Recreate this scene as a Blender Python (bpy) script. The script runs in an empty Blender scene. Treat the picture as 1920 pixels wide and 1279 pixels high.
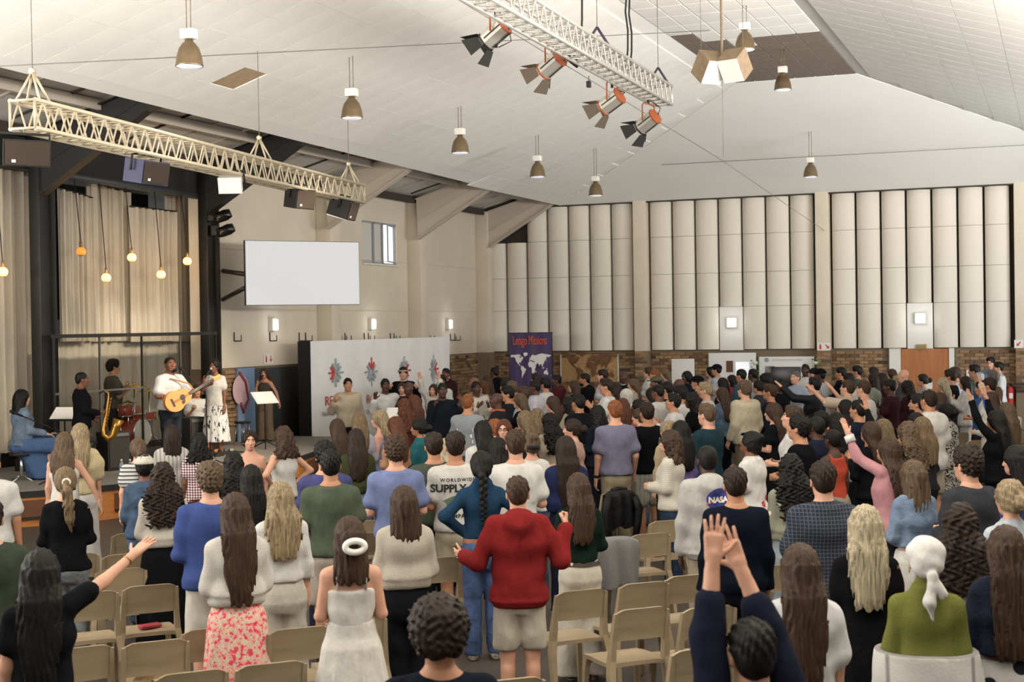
import bpy, bmesh, math, random
import numpy as np
from mathutils import Vector, Matrix, Euler

# ------------------------------------------------------------------ camera, world, light, exposure
SC = bpy.context.scene
COL = SC.collection
W, H = 1920.0, 1279.0
FPX = 2667.0                       # 50 mm lens on a 36 mm sensor
CAM_H = 2.75
YAW, PITCH, ROLL = math.radians(21.3), math.radians(-0.63), 0.0160
CAM = Vector((0.0, 0.0, CAM_H))
_f = Vector((-math.sin(YAW) * math.cos(PITCH), math.cos(YAW) * math.cos(PITCH), math.sin(PITCH)))
_r0 = Vector((math.cos(YAW), math.sin(YAW), 0.0))
_u0 = _r0.cross(_f)
CR = _r0 * math.cos(ROLL) - _u0 * math.sin(ROLL)
CU = _u0 * math.cos(ROLL) + _r0 * math.sin(ROLL)
CF = _f
cam_d = bpy.data.cameras.new('camera')
cam = bpy.data.objects.new('camera', cam_d)
COL.objects.link(cam)
M = Matrix(((CR.x, CU.x, -CF.x, 0), (CR.y, CU.y, -CF.y, 0), (CR.z, CU.z, -CF.z, CAM_H), (0, 0, 0, 1)))
cam.matrix_world = M
cam_d.sensor_width = 36.0
cam_d.lens = 50.0
cam_d.clip_end = 200
cam_d.dof.use_dof = True
cam_d.dof.focus_distance = 15.0
cam_d.dof.aperture_fstop = 4.5
SC.camera = cam

SC.view_settings.view_transform = 'Standard'
SC.view_settings.look = 'None'
SC.view_settings.gamma = 1.0
SC.view_settings.use_curve_mapping = False
SC.view_settings.exposure = -0.18

world = bpy.data.worlds.new('world')
SC.world = world
world.use_nodes = True
world.node_tree.nodes['Background'].inputs[0].default_value = (0.93, 0.96, 1.0, 1)
world.node_tree.nodes['Background'].inputs[1].default_value = 0.22

def area_light(name, loc, aim, sx, sy, power, col):
    d = bpy.data.lights.new(name, 'AREA')
    d.shape = 'RECTANGLE'; d.size = sx; d.size_y = sy; d.energy = power; d.color = col
    o = bpy.data.objects.new(name, d); COL.objects.link(o)
    o.location = loc
    o.rotation_euler = (Vector(aim) - Vector(loc)).to_track_quat('-Z', 'Y').to_euler()
    return o
# added area lights, unseen: three fill the ceiling from below, one the end wall
area_light('rear_ceiling_fill', (-6.5, -5.0, 4.3), (-6.7, -3.2, 10.0), 18.0, 5.0, 2900, (1.0, 0.96, 0.90))
area_light('side_ceiling_fill', (4.3, 17.0, 4.0), (2.6, 17.4, 10.0), 26.0, 2.4, 9000, (1.0, 0.97, 0.92))
area_light('stage_side_ceiling_fill', (-15.0, 6.0, 3.6), (-12.6, 8.0, 9.6), 13.0, 3.0, 4600, (1.0, 0.96, 0.90))
area_light('end_wall_fill', (4.3, 31.0, 1.7), (-7.0, 37.0, 2.8), 7.0, 2.2, 900, (0.86, 0.93, 1.0))  # added to give the lower wall panels a cool glow

# ------------------------------------------------------------------ place helpers
def ray(px, py):
    return (CF + CR * ((px - W / 2) / FPX) - CU * ((py - H / 2) / FPX)).normalized()
def on_x(px, py, x):
    d = ray(px, py); return CAM + d * ((x - CAM.x) / d.x)
def on_y(px, py, y):
    d = ray(px, py); return CAM + d * ((y - CAM.y) / d.y)
def on_z(px, py, z):
    d = ray(px, py); return CAM + d * ((z - CAM.z) / d.z)
def at_s(px, py, s):
    d = ray(px, py); return CAM + d * (FPX / s / d.dot(CF))
def proj(p):
    v = Vector(p) - CAM
    z = v.dot(CF)
    return (W / 2 + FPX * v.dot(CR) / z, H / 2 - FPX * v.dot(CU) / z, FPX / z)

# ------------------------------------------------------------------ materials
MATS = {}
def srgb(h):
    h = h.lstrip('#')
    c = [int(h[i:i + 2], 16) / 255 for i in (0, 2, 4)]
    return tuple(x / 12.92 if x <= 0.04045 else ((x + 0.055) / 1.055) ** 2.4 for x in c)
def col4(c):
    if isinstance(c, str): c = srgb(c)
    return (c[0], c[1], c[2], 1.0)
def mat(name, c=(0.8, 0.8, 0.8), rough=0.6, metal=0.0, noise=0.0, nscale=20.0, bump=0.0, bscale=60.0, stretch=None,
        emit=None, estr=0.0, trans=0.0, alpha=1.0, c2=None, spec=0.4, sheen=0.0, bdist=0.01):
    """plain surface with soft procedural variation of tone and fine relief"""
    if name in MATS: return MATS[name]
    m = bpy.data.materials.new(name); MATS[name] = m
    m.use_nodes = True
    nt = m.node_tree; N = nt.nodes; L = nt.links
    b = N['Principled BSDF']
    c = col4(c)
    b.inputs['Base Color'].default_value = c
    b.inputs['Roughness'].default_value = rough
    b.inputs['Metallic'].default_value = metal
    b.inputs['Specular IOR Level'].default_value = spec
    if sheen: b.inputs['Sheen Weight'].default_value = sheen
    if trans: b.inputs['Transmission Weight'].default_value = trans
    if alpha < 1: b.inputs['Alpha'].default_value = alpha
    if emit is not None:
        b.inputs['Emission Color'].default_value = col4(emit); b.inputs['Emission Strength'].default_value = estr
    tc = None
    def coords(sc):
        nonlocal tc
        if tc is None: tc = N.new('ShaderNodeTexCoord')
        mp = N.new('ShaderNodeMapping'); L.new(tc.outputs['Object'], mp.inputs[0])
        st = stretch or (1, 1, 1)
        mp.inputs['Scale'].default_value = (sc * st[0], sc * st[1], sc * st[2])
        return mp.outputs[0]
    if noise > 0 or c2 is not None:
        n = N.new('ShaderNodeTexNoise'); n.inputs['Scale'].default_value = 1.0; n.inputs['Detail'].default_value = 4
        L.new(coords(nscale), n.inputs['Vector'])
        r = N.new('ShaderNodeValToRGB')
        if c2 is not None:
            k2 = col4(c2); k1 = c
        else:
            k1 = tuple(x * (1 - noise) for x in c[:3]) + (1,); k2 = tuple(min(1, x * (1 + noise)) for x in c[:3]) + (1,)
        r.color_ramp.elements[0].position = 0.32; r.color_ramp.elements[0].color = k1
        r.color_ramp.elements[1].position = 0.68; r.color_ramp.elements[1].color = k2
        L.new(n.outputs['Fac'], r.inputs[0]); L.new(r.outputs[0], b.inputs['Base Color'])
    if bump > 0:
        n2 = N.new('ShaderNodeTexNoise'); n2.inputs['Scale'].default_value = 1.0; n2.inputs['Detail'].default_value = 3
        L.new(coords(bscale), n2.inputs['Vector'])
        bp = N.new('ShaderNodeBump'); bp.inputs['Strength'].default_value = bump; bp.inputs['Distance'].default_value = bdist
        L.new(n2.outputs['Fac'], bp.inputs['Height']); L.new(bp.outputs[0], b.inputs['Normal'])
    return m

def nodes_of(name, rough=0.8):
    m = bpy.data.materials.new(name); MATS[name] = m; m.use_nodes = True
    b = m.node_tree.nodes['Principled BSDF']; b.inputs['Roughness'].default_value = rough; b.inputs['Specular IOR Level'].default_value = 0.3
    return m, m.node_tree.nodes, m.node_tree.links, b

# ------------------------------------------------------------------ mesh builder
class MB:
    def __init__(s): s.v = []; s.f = []; s.sm = []
    def add(s, vs, fs, smooth=False):
        n = len(s.v); s.v.extend([tuple(v) for v in vs]); s.f.extend([tuple(i + n for i in f) for f in fs]); s.sm.extend([smooth] * len(fs)); return s
    def box(s, c, size, R=None, ch=0.0):
        hx, hy, hz = size[0] / 2, size[1] / 2, size[2] / 2
        c = Vector(c)
        if ch <= 0:
            vs = [Vector((x * hx, y * hy, z * hz)) for x in (-1, 1) for y in (-1, 1) for z in (-1, 1)]
            fs = [(0, 1, 3, 2), (4, 6, 7, 5), (0, 4, 5, 1), (2, 3, 7, 6), (0, 2, 6, 4), (1, 5, 7, 3)]
        else:
            bm = bmesh.new(); bmesh.ops.create_cube(bm, size=1.0)
            for v in bm.verts: v.co = Vector((v.co.x * 2 * hx, v.co.y * 2 * hy, v.co.z * 2 * hz))
            bmesh.ops.bevel(bm, geom=list(bm.edges), offset=min(ch, hx * .9, hy * .9, hz * .9), segments=2, affect='EDGES', profile=0.6)
            bm.verts.index_update()
            vs = [v.co.copy() for v in bm.verts]; fs = [tuple(v.index for v in f.verts) for f in bm.faces]; bm.free()
        if R is not None: vs = [R @ v for v in vs]
        return s.add([v + c for v in vs], fs, ch > 0)
    def cyl(s, a, b, r1, r2=None, n=12, cap=True, smooth=True):
        a, b = Vector(a), Vector(b); r2 = r1 if r2 is None else r2
        d = (b - a)
        if d.length < 1e-7: return s
        d = d.normalized()
        t = Vector((1, 0, 0)) if abs(d.x) < .9 else Vector((0, 1, 0))
        e1 = d.cross(t).normalized(); e2 = d.cross(e1)
        vs = []
        for i in range(n):
            w = 2 * math.pi * i / n; o = e1 * math.cos(w) + e2 * math.sin(w)
            vs += [a + o * r1, b + o * r2]
        s.add(vs, [(2 * i, 2 * i + 1, 2 * ((i + 1) % n) + 1, 2 * ((i + 1) % n)) for i in range(n)], smooth)
        if cap:
            n0 = len(s.v) - 2 * n
            s.f.append(tuple(n0 + 2 * i for i in range(n))); s.f.append(tuple(n0 + 2 * i + 1 for i in reversed(range(n)))); s.sm += [False, False]
        return s
    def tube(s, pts, r, n=8, closed=False):
        pts = [Vector(p) for p in pts]; m = len(pts)
        rs = r if isinstance(r, (list, tuple)) else [r] * m
        vs = []; up = None
        for i, p in enumerate(pts):
            d = (pts[(i + 1) % m] - pts[i - 1]) if closed else (pts[min(i + 1, m - 1)] - pts[max(i - 1, 0)])
            d = d.normalized() if d.length > 1e-9 else Vector((0, 0, 1))
            if up is None: up = d.cross(Vector((0, 0, 1)) if abs(d.z) < .9 else Vector((1, 0, 0))).normalized()
            up = (up - d * up.dot(d)).normalized(); e2 = d.cross(up)
            for k in range(n):
                w = 2 * math.pi * k / n; vs.append(p + (up * math.cos(w) + e2 * math.sin(w)) * rs[i])
        fs = []
        for i in range(m if closed else m - 1):
            j = (i + 1) % m
            for k in range(n): fs.append((i * n + k, i * n + (k + 1) % n, j * n + (k + 1) % n, j * n + k))
        if not closed: fs += [tuple(reversed(range(n))), tuple((m - 1) * n + k for k in range(n))]
        return s.add(vs, fs, True)
    def lathe(s, prof, n=20, c=(0, 0, 0), R=None, cap=True):
        c = Vector(c); vs = []
        for r, z in prof:
            for k in range(n):
                w = 2 * math.pi * k / n; v = Vector((r * math.cos(w), r * math.sin(w), z))
                vs.append((R @ v if R is not None else v) + c)
        fs = [(i * n + k, i * n + (k + 1) % n, (i + 1) * n + (k + 1) % n, (i + 1) * n + k) for i in range(len(prof) - 1) for k in range(n)]
        if cap: fs += [tuple(reversed(range(n))), tuple((len(prof) - 1) * n + k for k in range(n))]
        return s.add(vs, fs, True)
    def prism(s, poly, z0, z1, T=None, smooth=False):
        n = len(poly); vs = [Vector((x, y, z0)) for x, y in poly] + [Vector((x, y, z1)) for x, y in poly]
        if T is not None: vs = [T @ v for v in vs]
        return s.add(vs, [tuple(reversed(range(n))), tuple(range(n, 2 * n))] + [(i, (i + 1) % n, n + (i + 1) % n, n + i) for i in range(n)], smooth)
    def quadgrid(s, rows, smooth=True, closed=False):
        a = len(rows); b = len(rows[0]); vs = [p for r in rows for p in r]
        fs = [(i * b + j, i * b + (j + 1) % b, (i + 1) * b + (j + 1) % b, (i + 1) * b + j) for i in range(a - 1) for j in range(b if closed else b - 1)]
        return s.add(vs, fs, smooth)
    def mesh(s, name):
        me = bpy.data.meshes.new(name); me.from_pydata(s.v, [], s.f); me.polygons.foreach_set('use_smooth', s.sm); me.update(); return me
    def build(s, name, m, parent=None, loc=None, R=None):
        return obj(name, s.mesh(name), m, parent, loc, R)

def obj(name, me, m=None, parent=None, loc=None, R=None):
    o = bpy.data.objects.new(name, me); COL.objects.link(o)
    if m is not None:
        if isinstance(m, str): m = MATS[m]
        if len(me.materials) == 0: me.materials.append(m)
        elif me.materials[0] is not m:
            o.material_slots[0].link = 'OBJECT'; o.material_slots[0].material = m
    if parent is not None: o.parent = parent
    if loc is not None: o.location = loc
    if R is not None: o.rotation_euler = R.to_euler() if isinstance(R, Matrix) else R
    return o
def tag(o, label=None, cat=None, group=None, kind=None):
    if label: o['label'] = label
    if cat: o['category'] = cat
    if group: o['group'] = group
    if kind: o['kind'] = kind
    return o
def empty(name, loc=(0, 0, 0), rz=0.0, label=None, cat=None, group=None):
    o = bpy.data.objects.new(name, None); COL.objects.link(o); o.location = loc; o.rotation_euler = (0, 0, rz)
    return tag(o, label, cat, group)
def copy_tree(o, parent=None):
    c = o.copy(); COL.objects.link(c); c.parent = parent
    for ch in list(o.children): copy_tree(ch, c)
    return c
def Rz(a): return Matrix.Rotation(a, 3, 'Z')
def frame3(x, y, z): return Matrix((x, y, z)).transposed()
def text_mesh(txt, size, extrude=0.002, name='lettering', align='CENTER', bold=0.0, space=1.0):
    cu = bpy.data.curves.new(name, 'FONT'); cu.body = txt; cu.size = size; cu.extrude = extrude; cu.align_x = align; cu.space_character = space; cu.resolution_u = 3; cu.offset = bold
    o = bpy.data.objects.new(name, cu); COL.objects.link(o)
    bpy.context.view_layer.update()
    me = bpy.data.meshes.new_from_object(o.evaluated_get(bpy.context.evaluated_depsgraph_get()))
    bpy.data.objects.remove(o); me.name = name
    return me
RND = random.Random(7)
# ------------------------------------------------------------------ the hall
XL, XR, YB = -15.4, 4.7, 37.2           # stage-side wall, right wall, panelled end wall
BAY = 4.65
ZW = 5.83                               # eaves
STG = 0.52                              # stage height
mat('plaster', '#cbbfac', .85, noise=.05, nscale=1.2, bump=.05, bscale=8)
mat('plaster_white', '#d6d2c9', .85, noise=.03, nscale=2)
mat('tile_white', '#eae7df', .9, noise=.03, nscale=1.5, bump=.08, bscale=90)
mat('tile_back', '#e2dfd7', .9)
mat('tile_brown', '#6f6254', .9, c2='#85786a', nscale=14, bump=.3, bscale=60)
mat('tile_bare', '#b39a7c', .9, c2='#a58b6c', nscale=9)
mat('panel_white', '#cfc7b9', .75, noise=.03, nscale=.9, stretch=(3, 3, .3))
mat('gap_dark', '#3a322b', .9)
mat('roof_sheet', '#bcb9b1', .55, noise=.12, nscale=1.6, metal=.2)
mat('steel_black', '#15130f', .5)
mat('steel_cream', '#b9ad9d', .6)
mat('floor_wood', '#4b443d', .45, c2='#3c3630', nscale=1.3, stretch=(9, .8, 1), bump=.03, bscale=40)
mat('black_matt', '#12100e', .85)
mat('black_soft', '#1c1a18', .6)
mat('mortar', '#7d6d58', .95, bump=.2, bscale=90)

def brick_material():
    m, N, L, b = nodes_of('brick', .9)
    oi = N.new('ShaderNodeObjectInfo'); r = N.new('ShaderNodeValToRGB')
    els = r.color_ramp.elements
    els[0].position = 0; els[0].color = col4('#5d4330'); els[1].position = 1; els[1].color = col4('#94765a')
    for p, c in ((.25, '#86684a'), (.5, '#9c7d5c'), (.62, '#423530'), (.78, '#8b6d4e')):
        e = els.new(p); e.color = col4(c)
    L.new(oi.outputs['Random'], r.inputs[0])
    n = N.new('ShaderNodeTexNoise'); n.inputs['Scale'].default_value = 30
    mx = N.new('ShaderNodeMixRGB'); mx.blend_type = 'OVERLAY'; mx.inputs[0].default_value = .35
    L.new(r.outputs[0], mx.inputs[1]); L.new(n.outputs['Fac'], mx.inputs[2]); L.new(mx.outputs[0], b.inputs['Base Color'])
    # joined courses: tone per brick from a cell pattern over the course grid
    m2, N, L, b = nodes_of('brick_far', .9)
    tc = N.new('ShaderNodeTexCoord'); mp = N.new('ShaderNodeMapping'); mp.inputs['Scale'].default_value = (4.3, 4.3, 11.8)
    v = N.new('ShaderNodeTexVoronoi'); r2 = N.new('ShaderNodeValToRGB')
    L.new(tc.outputs['Object'], mp.inputs[0]); L.new(mp.outputs[0], v.inputs['Vector']); v.inputs['Scale'].default_value = 1
    els = r2.color_ramp.elements
    els[0].color = col4('#5d4330'); els[1].color = col4('#94765a')
    for p, c in ((.25, '#86684a'), (.5, '#9c7d5c'), (.62, '#423530'), (.78, '#8b6d4e')):
        e = els.new(p); e.color = col4(c)
    L.new(v.outputs['Color'], r2.inputs[0]); L.new(r2.outputs[0], b.inputs['Base Color'])
brick_material()

def struct(name, mb, m, parent=None):
    o = mb.build(name, m, parent)
    if parent is None: o['kind'] = 'structure'
    return o

floor = struct('floor', MB().box(((XL + XR) / 2 - 1, 15, -.06), (XR - XL + 4, 46, .12)), 'floor_wood')

# --- end wall with brick base, panels above
BT = 2.0                                # top of the brick base
wall_back = struct('wall_back', MB().box(((XL + XR) / 2, YB + .15, BT / 2), (XR - XL + .3, .16, BT)).box(((XL + XR) / 2, YB + .25, (BT + 6.6) / 2), (XR - XL + .3, .2, 6.6 - BT)), 'mortar')
bw, bh = .235, .085
brick_me = MB().box((0, 0, 0), (bw - .014, .05, bh - .014), ch=.004).mesh('brick')
def lay_bricks(wall, axis, const, u0, u1, z0, z1, skip=(), limit=290, out=-1):
    """running bond; the bricks that show largest are objects, the rest one joined part"""
    rest = MB(); cand = []
    for j in range(int(z0 / bh), int(z1 / bh)):
        z = (j + .5) * bh
        k = 0
        u = u0 + (bw / 2 if j % 2 else 0)
        while u < u1:
            c = Vector((u, const, z)) if axis == 'x' else Vector((const, u, z))
            x, y, s = proj(c)
            if not any(a <= u <= b for a, b in skip) and -30 < x < 1950:
                cand.append((abs(y - 672) - s * .2, c))
            u += bw
    cand.sort(key=lambda t: t[0])
    R = Rz(0) if axis == 'x' else Rz(math.pi / 2)
    for i, (q, c) in enumerate(cand):
        if i < limit: obj('brick', brick_me, MATS['brick'], wall, c, R)
        else: rest.box(c, (bw - .014, .05, bh - .014), R)
    if rest.v:
        o = rest.build('brick_courses', 'brick_far', wall); o['kind'] = 'stuff'
    for i in range(0):
        pass
DOOR_X = [on_y(1690, 660, YB).x, on_y(1780, 660, YB).x]
WHITE_X = [on_y(1328, 660, YB).x, on_y(1420, 660, YB).x]
lay_bricks(wall_back, 'x', YB + .05, XL + .1, 0.4, .9, BT + .001, skip=[(DOOR_X[0] - .35, DOOR_X[1] + .2), (WHITE_X[0], on_y(1532, 660, YB).x)])

# curved panels, three bays between flat pilasters
def panel_mesh(w, h, d):
    rows = []
    n = 9
    prof = [(-w / 2, .10)]
    for i in range(n + 1):
        t = i / n; a = math.pi * (.10 + .80 * t)
        prof.append((-math.cos(a) * w / 2 / math.cos(math.pi * .10), .05 - d * (.45 + .55 * (math.sin(a) - math.sin(math.pi * .1)) / (1 - math.sin(math.pi * .1)))))
    prof.append((w / 2, .10))
    m = MB(); k = len(prof)
    vs = [(x, y, z) for z in (0, h) for x, y in prof]
    m.add(vs, [(i, i + 1, k + i + 1, k + i) for i in range(1, k - 2)], True)
    m.add(vs, [(0, 1, k + 1, k), (k - 2, k - 1, 2 * k - 1, 2 * k - 2), tuple(reversed(range(k))), tuple(range(k, 2 * k))], False)
    return m.mesh('panel')
bx = [on_y(x, 500, YB - .1).x for x in (912, 1188, 1219, 1528, 1560, 1897)]
ZP0, ZP1 = BT + .02, 6.0
zs = [ZP0, 3.15, 4.05, 5.05, ZP1]
pan_cache = {}
def panel(x, w, z0, z1):
    key = (round(w, 2), round(z1 - z0, 2))
    if key not in pan_cache: pan_cache[key] = panel_mesh(w, z1 - z0 - .008, .22)
    obj('panel', pan_cache[key], MATS['panel_white'], wall_back, (x, YB, z0 + .006))
mb_dark = MB().box(((bx[0] + 1.2) / 2, YB + .135, (ZP0 + 6.1) / 2), (1.2 - bx[0], .03, 6.1 - ZP0))
mb_dark.build('panel_backing', 'gap_dark', wall_back)
for bi, (a, b) in enumerate(((bx[0], bx[1]), (bx[2], bx[3]), (bx[4], bx[5]))):
    n = 7; p = (b - a) / n
    for i in range(n):
        x = a + (i + .5) * p - .02
        for j in range(4):
            z0, z1 = zs[j], zs[j + 1]
            if bi == 0 and i < 2 and j == 3: continue
            if (bi, i) in ((1, 3), (2, 3)):
                if j == 0: continue
            panel(x, p * .92, z0, z1)
# pilasters: plaster above, brick below
for k, (a, b) in enumerate(((bx[1] + .03, bx[2] - .03), (bx[3] + .03, bx[4] - .03), (bx[5] + .05, bx[5] + .50))):
    x0, x1 = a + .02, b - .02
    t = MB().box(((x0 + x1) / 2, YB - .10, (BT + 6.05) / 2), (x1 - x0, .42, 6.05 - BT), ch=.01)
    for zz in (3.15, 4.05, 5.05): t.box(((x0 + x1) / 2, YB - .312, zz), (x1 - x0 - .02, .006, .01))
    o = struct('trim_%d' % (k + 1), t, 'plaster'); o['label'] = 'plastered pilaster between bays of curved wall panels'
    br = MB(); zz = .9
    base = MB().box(((x0 + x1) / 2, YB - .09, BT / 2), (x1 - x0 - .01, .38, BT)).build('pilaster_base', 'mortar', o)
    j = 0
    while zz < BT - .02:
        off = (j % 2) * bw / 2
        u = x0 + off
        if off > 0: obj('brick', MB().box((0, 0, 0), (bw / 2 - .014, .05, bh - .014)).mesh('brick'), MATS['brick'], o, (x0 + bw / 4, YB - .275, zz + bh / 2))
        while u + bw <= x1 + .05:
            obj('brick', brick_me, MATS['brick'], o, (u + bw / 2, YB - .275, zz + bh / 2)); u += bw
        zz += bh; j += 1
# plain bays under the two short panels
for (bi, a, b) in ((1, bx[2], bx[3]), (2, bx[4], bx[5])):
    p = (b - a) / 7; x = a + 3.5 * p - .02
    MB().box((x, YB + .02, (BT + 3.15) / 2), (p, .14, 3.15 - BT), ch=.005).build('plain_panel', 'plaster_white', wall_back)
# dark rail along the panel heads
MB().box(((bx[0] + 1.3) / 2, YB - .12, 6.03), (1.3 - bx[0], .3, .07)).build('head_rail', 'gap_dark', wall_back)

# --- right wall with a long window band (beyond the frame)
struct('wall_right', MB().box((XR + .1, 16, 1.0), (.2, 43, 2.0)).box((XR + .1, 16, 5.6), (.2, 43, 1.6)).box((XR + .1, 34.5, 3.4), (.2, 5.8, 2.8)).box((XR + .1, -2.5, 3.4), (.2, 5.8, 2.8)), 'plaster')
# --- stage-side wall, columns, window
YS = YB - 3 * BAY                         # bay line where the stage opening ends (23.25)
wins = [on_x(680, 413, XL), on_x(744, 497, XL)]
wy0, wy1 = min(wins[0].y, wins[1].y) - .05, max(wins[0].y, wins[1].y)
wz0, wz1 = wins[1].z, wins[0].z
t = MB()
def wallbox(m, y0, y1, z0, z1, x=XL, th=.3): m.box((x - th / 2, (y0 + y1) / 2, (z0 + z1) / 2), (th, y1 - y0, z1 - z0))
wallbox(t, YS, wy0, BT, 6.1); wallbox(t, wy1, YB + .1, BT, 6.1); wallbox(t, wy0, wy1, BT, wz0); wallbox(t, wy0, wy1, wz1, 6.1)
wall_left = struct('wall_left', t, 'plaster')
m = MB(); wallbox(m, YS, YB + .1, 0, BT, XL - .03); m.build('brick_backing', 'mortar', wall_left)
lay_bricks(wall_left, 'y', XL - .005, YS + .1, YB, .9, BT, skip=[(YS + 1.2, YS + 4.6)], limit=200)
for zz in (3.15, 4.35): MB().box((XL + .004, (YS + YB) / 2, zz), (.01, YB - YS, .014)).build('joint_strip', 'steel_cream', wall_left)
for k, i in enumerate((0, 1, 2)):
    y = YB - i * BAY
    w = .42
    c = MB().box((XL + .19, y - (.2 if i == 0 else 0), (BT + 5.95) / 2), (.38, w, 5.95 - BT), ch=.012)
    o = struct('trim_%d' % (4 + k), c, 'plaster'); o['label'] = ['corner column of the plastered side wall', 'plastered column right of the high window', 'plastered column behind the hanging screen'][k]
    MB().box((XL + .19, y - (.2 if i == 0 else 0), BT / 2), (.37, w - .01, BT)).build('column_base', 'mortar', o)
# high window with an opened sash
mat('window_frame', '#8f949a', .5)
mat('daylight_glass', '#ffffff', .3, emit='#f4f8ff', estr=1.15)
win = empty('window_1', (XL - .08, (wy0 + wy1) / 2, (wz0 + wz1) / 2)); win['kind'] = 'structure'
hw, hh = (wy1 - wy0) / 2, (wz1 - wz0) / 2
m = MB()
for zz in (-hh, hh): m.box((0, 0, zz), (.08, 2 * hw, .06))
for yy in (-hw, -hw * .25, hw * .28, hw): m.box((0, yy, 0), (.08, .05, 2 * hh))
m.build('window_frame', 'window_frame', win)
mat('frosted_blind', '#c4c0b6', .9)
MB().box((-.02, -hw * .62, 0), (.02, hw * .72, 2 * hh - .06)).build('pane', 'frosted_blind', win)
MB().box((-.02, hw * .01, 0), (.02, hw * .5, 2 * hh - .06)).build('pane', 'frosted_blind', win)
MB().box((-.02, hw * .64, 0), (.02, hw * .66, 2 * hh - .06)).build('pane', 'daylight_glass', win)
Rs = Matrix.Rotation(math.radians(14), 3, 'Z')
m = MB(); m.box(Rs @ Vector((.0, -.28, 0)), (.03, .03, 2 * hh - .1), Rs)
for zz in (-hh + .06, hh - .06): m.box((.04, 0, zz), (.03, hw * .62, .03), Rs)
s_ = m.build('sash', 'window_frame', win, (.06, hw * .66, 0))
MB().box((.05, 0, -hh - .03), (.22, 2 * hw + .1, .03)).build('window_sill', 'plaster_white', win)

# --- ceiling: tiled slopes either side of a flat strip, smooth hipped end
CE, CZ = -12.9, 6.02                     # lower edge of the left slope
FL, FR, FZ, FY = -6.7, -4.1, 7.99, 31.0  # flat strip
RE = FR + (FL - CE)
a_sl = math.atan2(FZ - CZ, FL - CE); slen = math.hypot(FZ - CZ, FL - CE)
tile = .62
mat('ceiling_end_white', '#e6e3dc', .9, noise=.02, nscale=.6)
tile_me = MB().box((0, 0, 0), (tile - .008, tile - .008, .02)).mesh('tile')
def edge_u(y): return .016 * (YB - y)
def slope(name, e, sgn):
    T = frame3(Vector((sgn * math.cos(a_sl), 0, math.sin(a_sl))), Vector((0, 1, 0)), Vector((sgn * math.cos(a_sl), 0, math.sin(a_sl))).cross(Vector((0, 1, 0))))
    org = Vector((e, 0, CZ))
    nrm = T @ Vector((0, 0, 1)); up = nrm if nrm.z > 0 else -nrm
    # backing plane reaching the hip line
    v = [org + Vector((0, -3, 0)) + T @ Vector((edge_u(-3), 0, 0)), org + Vector((0, YB, 0)), Vector((FL if sgn > 0 else FR, FY, FZ)), Vector((FL if sgn > 0 else FR, -3, FZ))]
    th = up * .05
    pts = [p + up * .011 for p in v] + [p + up * .06 for p in v]
    o = struct(name, MB().add(pts, [(0, 1, 2, 3), (7, 6, 5, 4), (0, 4, 5, 1), (1, 5, 6, 2), (2, 6, 7, 3), (3, 7, 4, 0)]), 'tile_back')
    cand = []
    nu = int(slen / tile) + 1
    for j in range(-2, int((YB + 3) / tile)):
        for i in range(nu):
            u = (i + .5) * tile; y = (j + .5) * tile
            if u > slen - .1 or u < edge_u(y) + .2: continue
            c = org + T @ Vector((u, y, 0))
            hy = FY + (YB - FY) * (1 - u / slen)
            if y > hy - .35: continue
            x, py, s = proj(c)
            if (c - CAM).dot(CF) < 2 or not (-90 < x < 2010 and -80 < py < 600): continue
            d = (c - CAM).length
            cand.append((d, c, i, j))
    cand.sort(key=lambda q: q[0])
    rest = MB(); R = T.to_euler()
    miss = proj_near(cand, (446, 140)) if sgn > 0 else None
    for k, (d, c, i, j) in enumerate(cand):
        if k < 290:
            b = obj('tile', tile_me, MATS['tile_white'], o, c, R)
            if c is miss:
                b.material_slots[0].link = 'OBJECT'; b.material_slots[0].material = MATS['tile_bare']; b['label'] = 'bare brown ceiling tile'; b.location = c + up * .012
        else: rest.box(c, (tile - .008, tile - .008, .02), T)
    if rest.v:
        q = rest.build('tile_field', 'tile_white', o); q['kind'] = 'stuff'
    return o
def proj_near(cand, p):
    return min(cand, key=lambda q: (proj(q[1])[0] - p[0]) ** 2 + (proj(q[1])[1] - p[1]) ** 2)[1]
ceil_left = slope('ceiling_left', CE, 1)
ceil_right = slope('ceiling_right', RE, -1)
struct('ceiling_end', MB().add([(CE, YB - .25, CZ), (RE, YB - .25, CZ), (FR, FY, FZ), (FL, FY, FZ), (CE, YB - .25, CZ + .08), (RE, YB - .25, CZ + .08), (FR, FY, FZ + .08), (FL, FY, FZ + .08)],
    [(3, 2, 1, 0), (4, 5, 6, 7), (0, 1, 5, 4), (2, 3, 7, 6), (1, 2, 6, 5), (3, 0, 4, 7)]), 'ceiling_end_white')
# flat strip: brown-faced tiles in the last rows
ceil_flat = struct('ceiling_flat', MB().box(((FL + FR) / 2, (FY - 3) / 2, FZ + .045), (FR - FL, FY + 3, .05)), 'tile_white')
cw = (FR - FL) / 6
ft = MB().box((0, 0, 0), (cw - .03, .78, .024)).mesh('tile')
for j in range(14):
    for i in range(6):
        y = FY - .45 - j * .8
        brown = j < 6 + (1 if i == 0 else 0) and not (i == 2 and j == 5)
        b = obj('tile', ft, MATS['tile_white'], ceil_flat, (FL + (i + .5) * cw, y, FZ + .012))
        if brown:
            b.material_slots[0].link = 'OBJECT'; b.material_slots[0].material = MATS['tile_brown']
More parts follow.
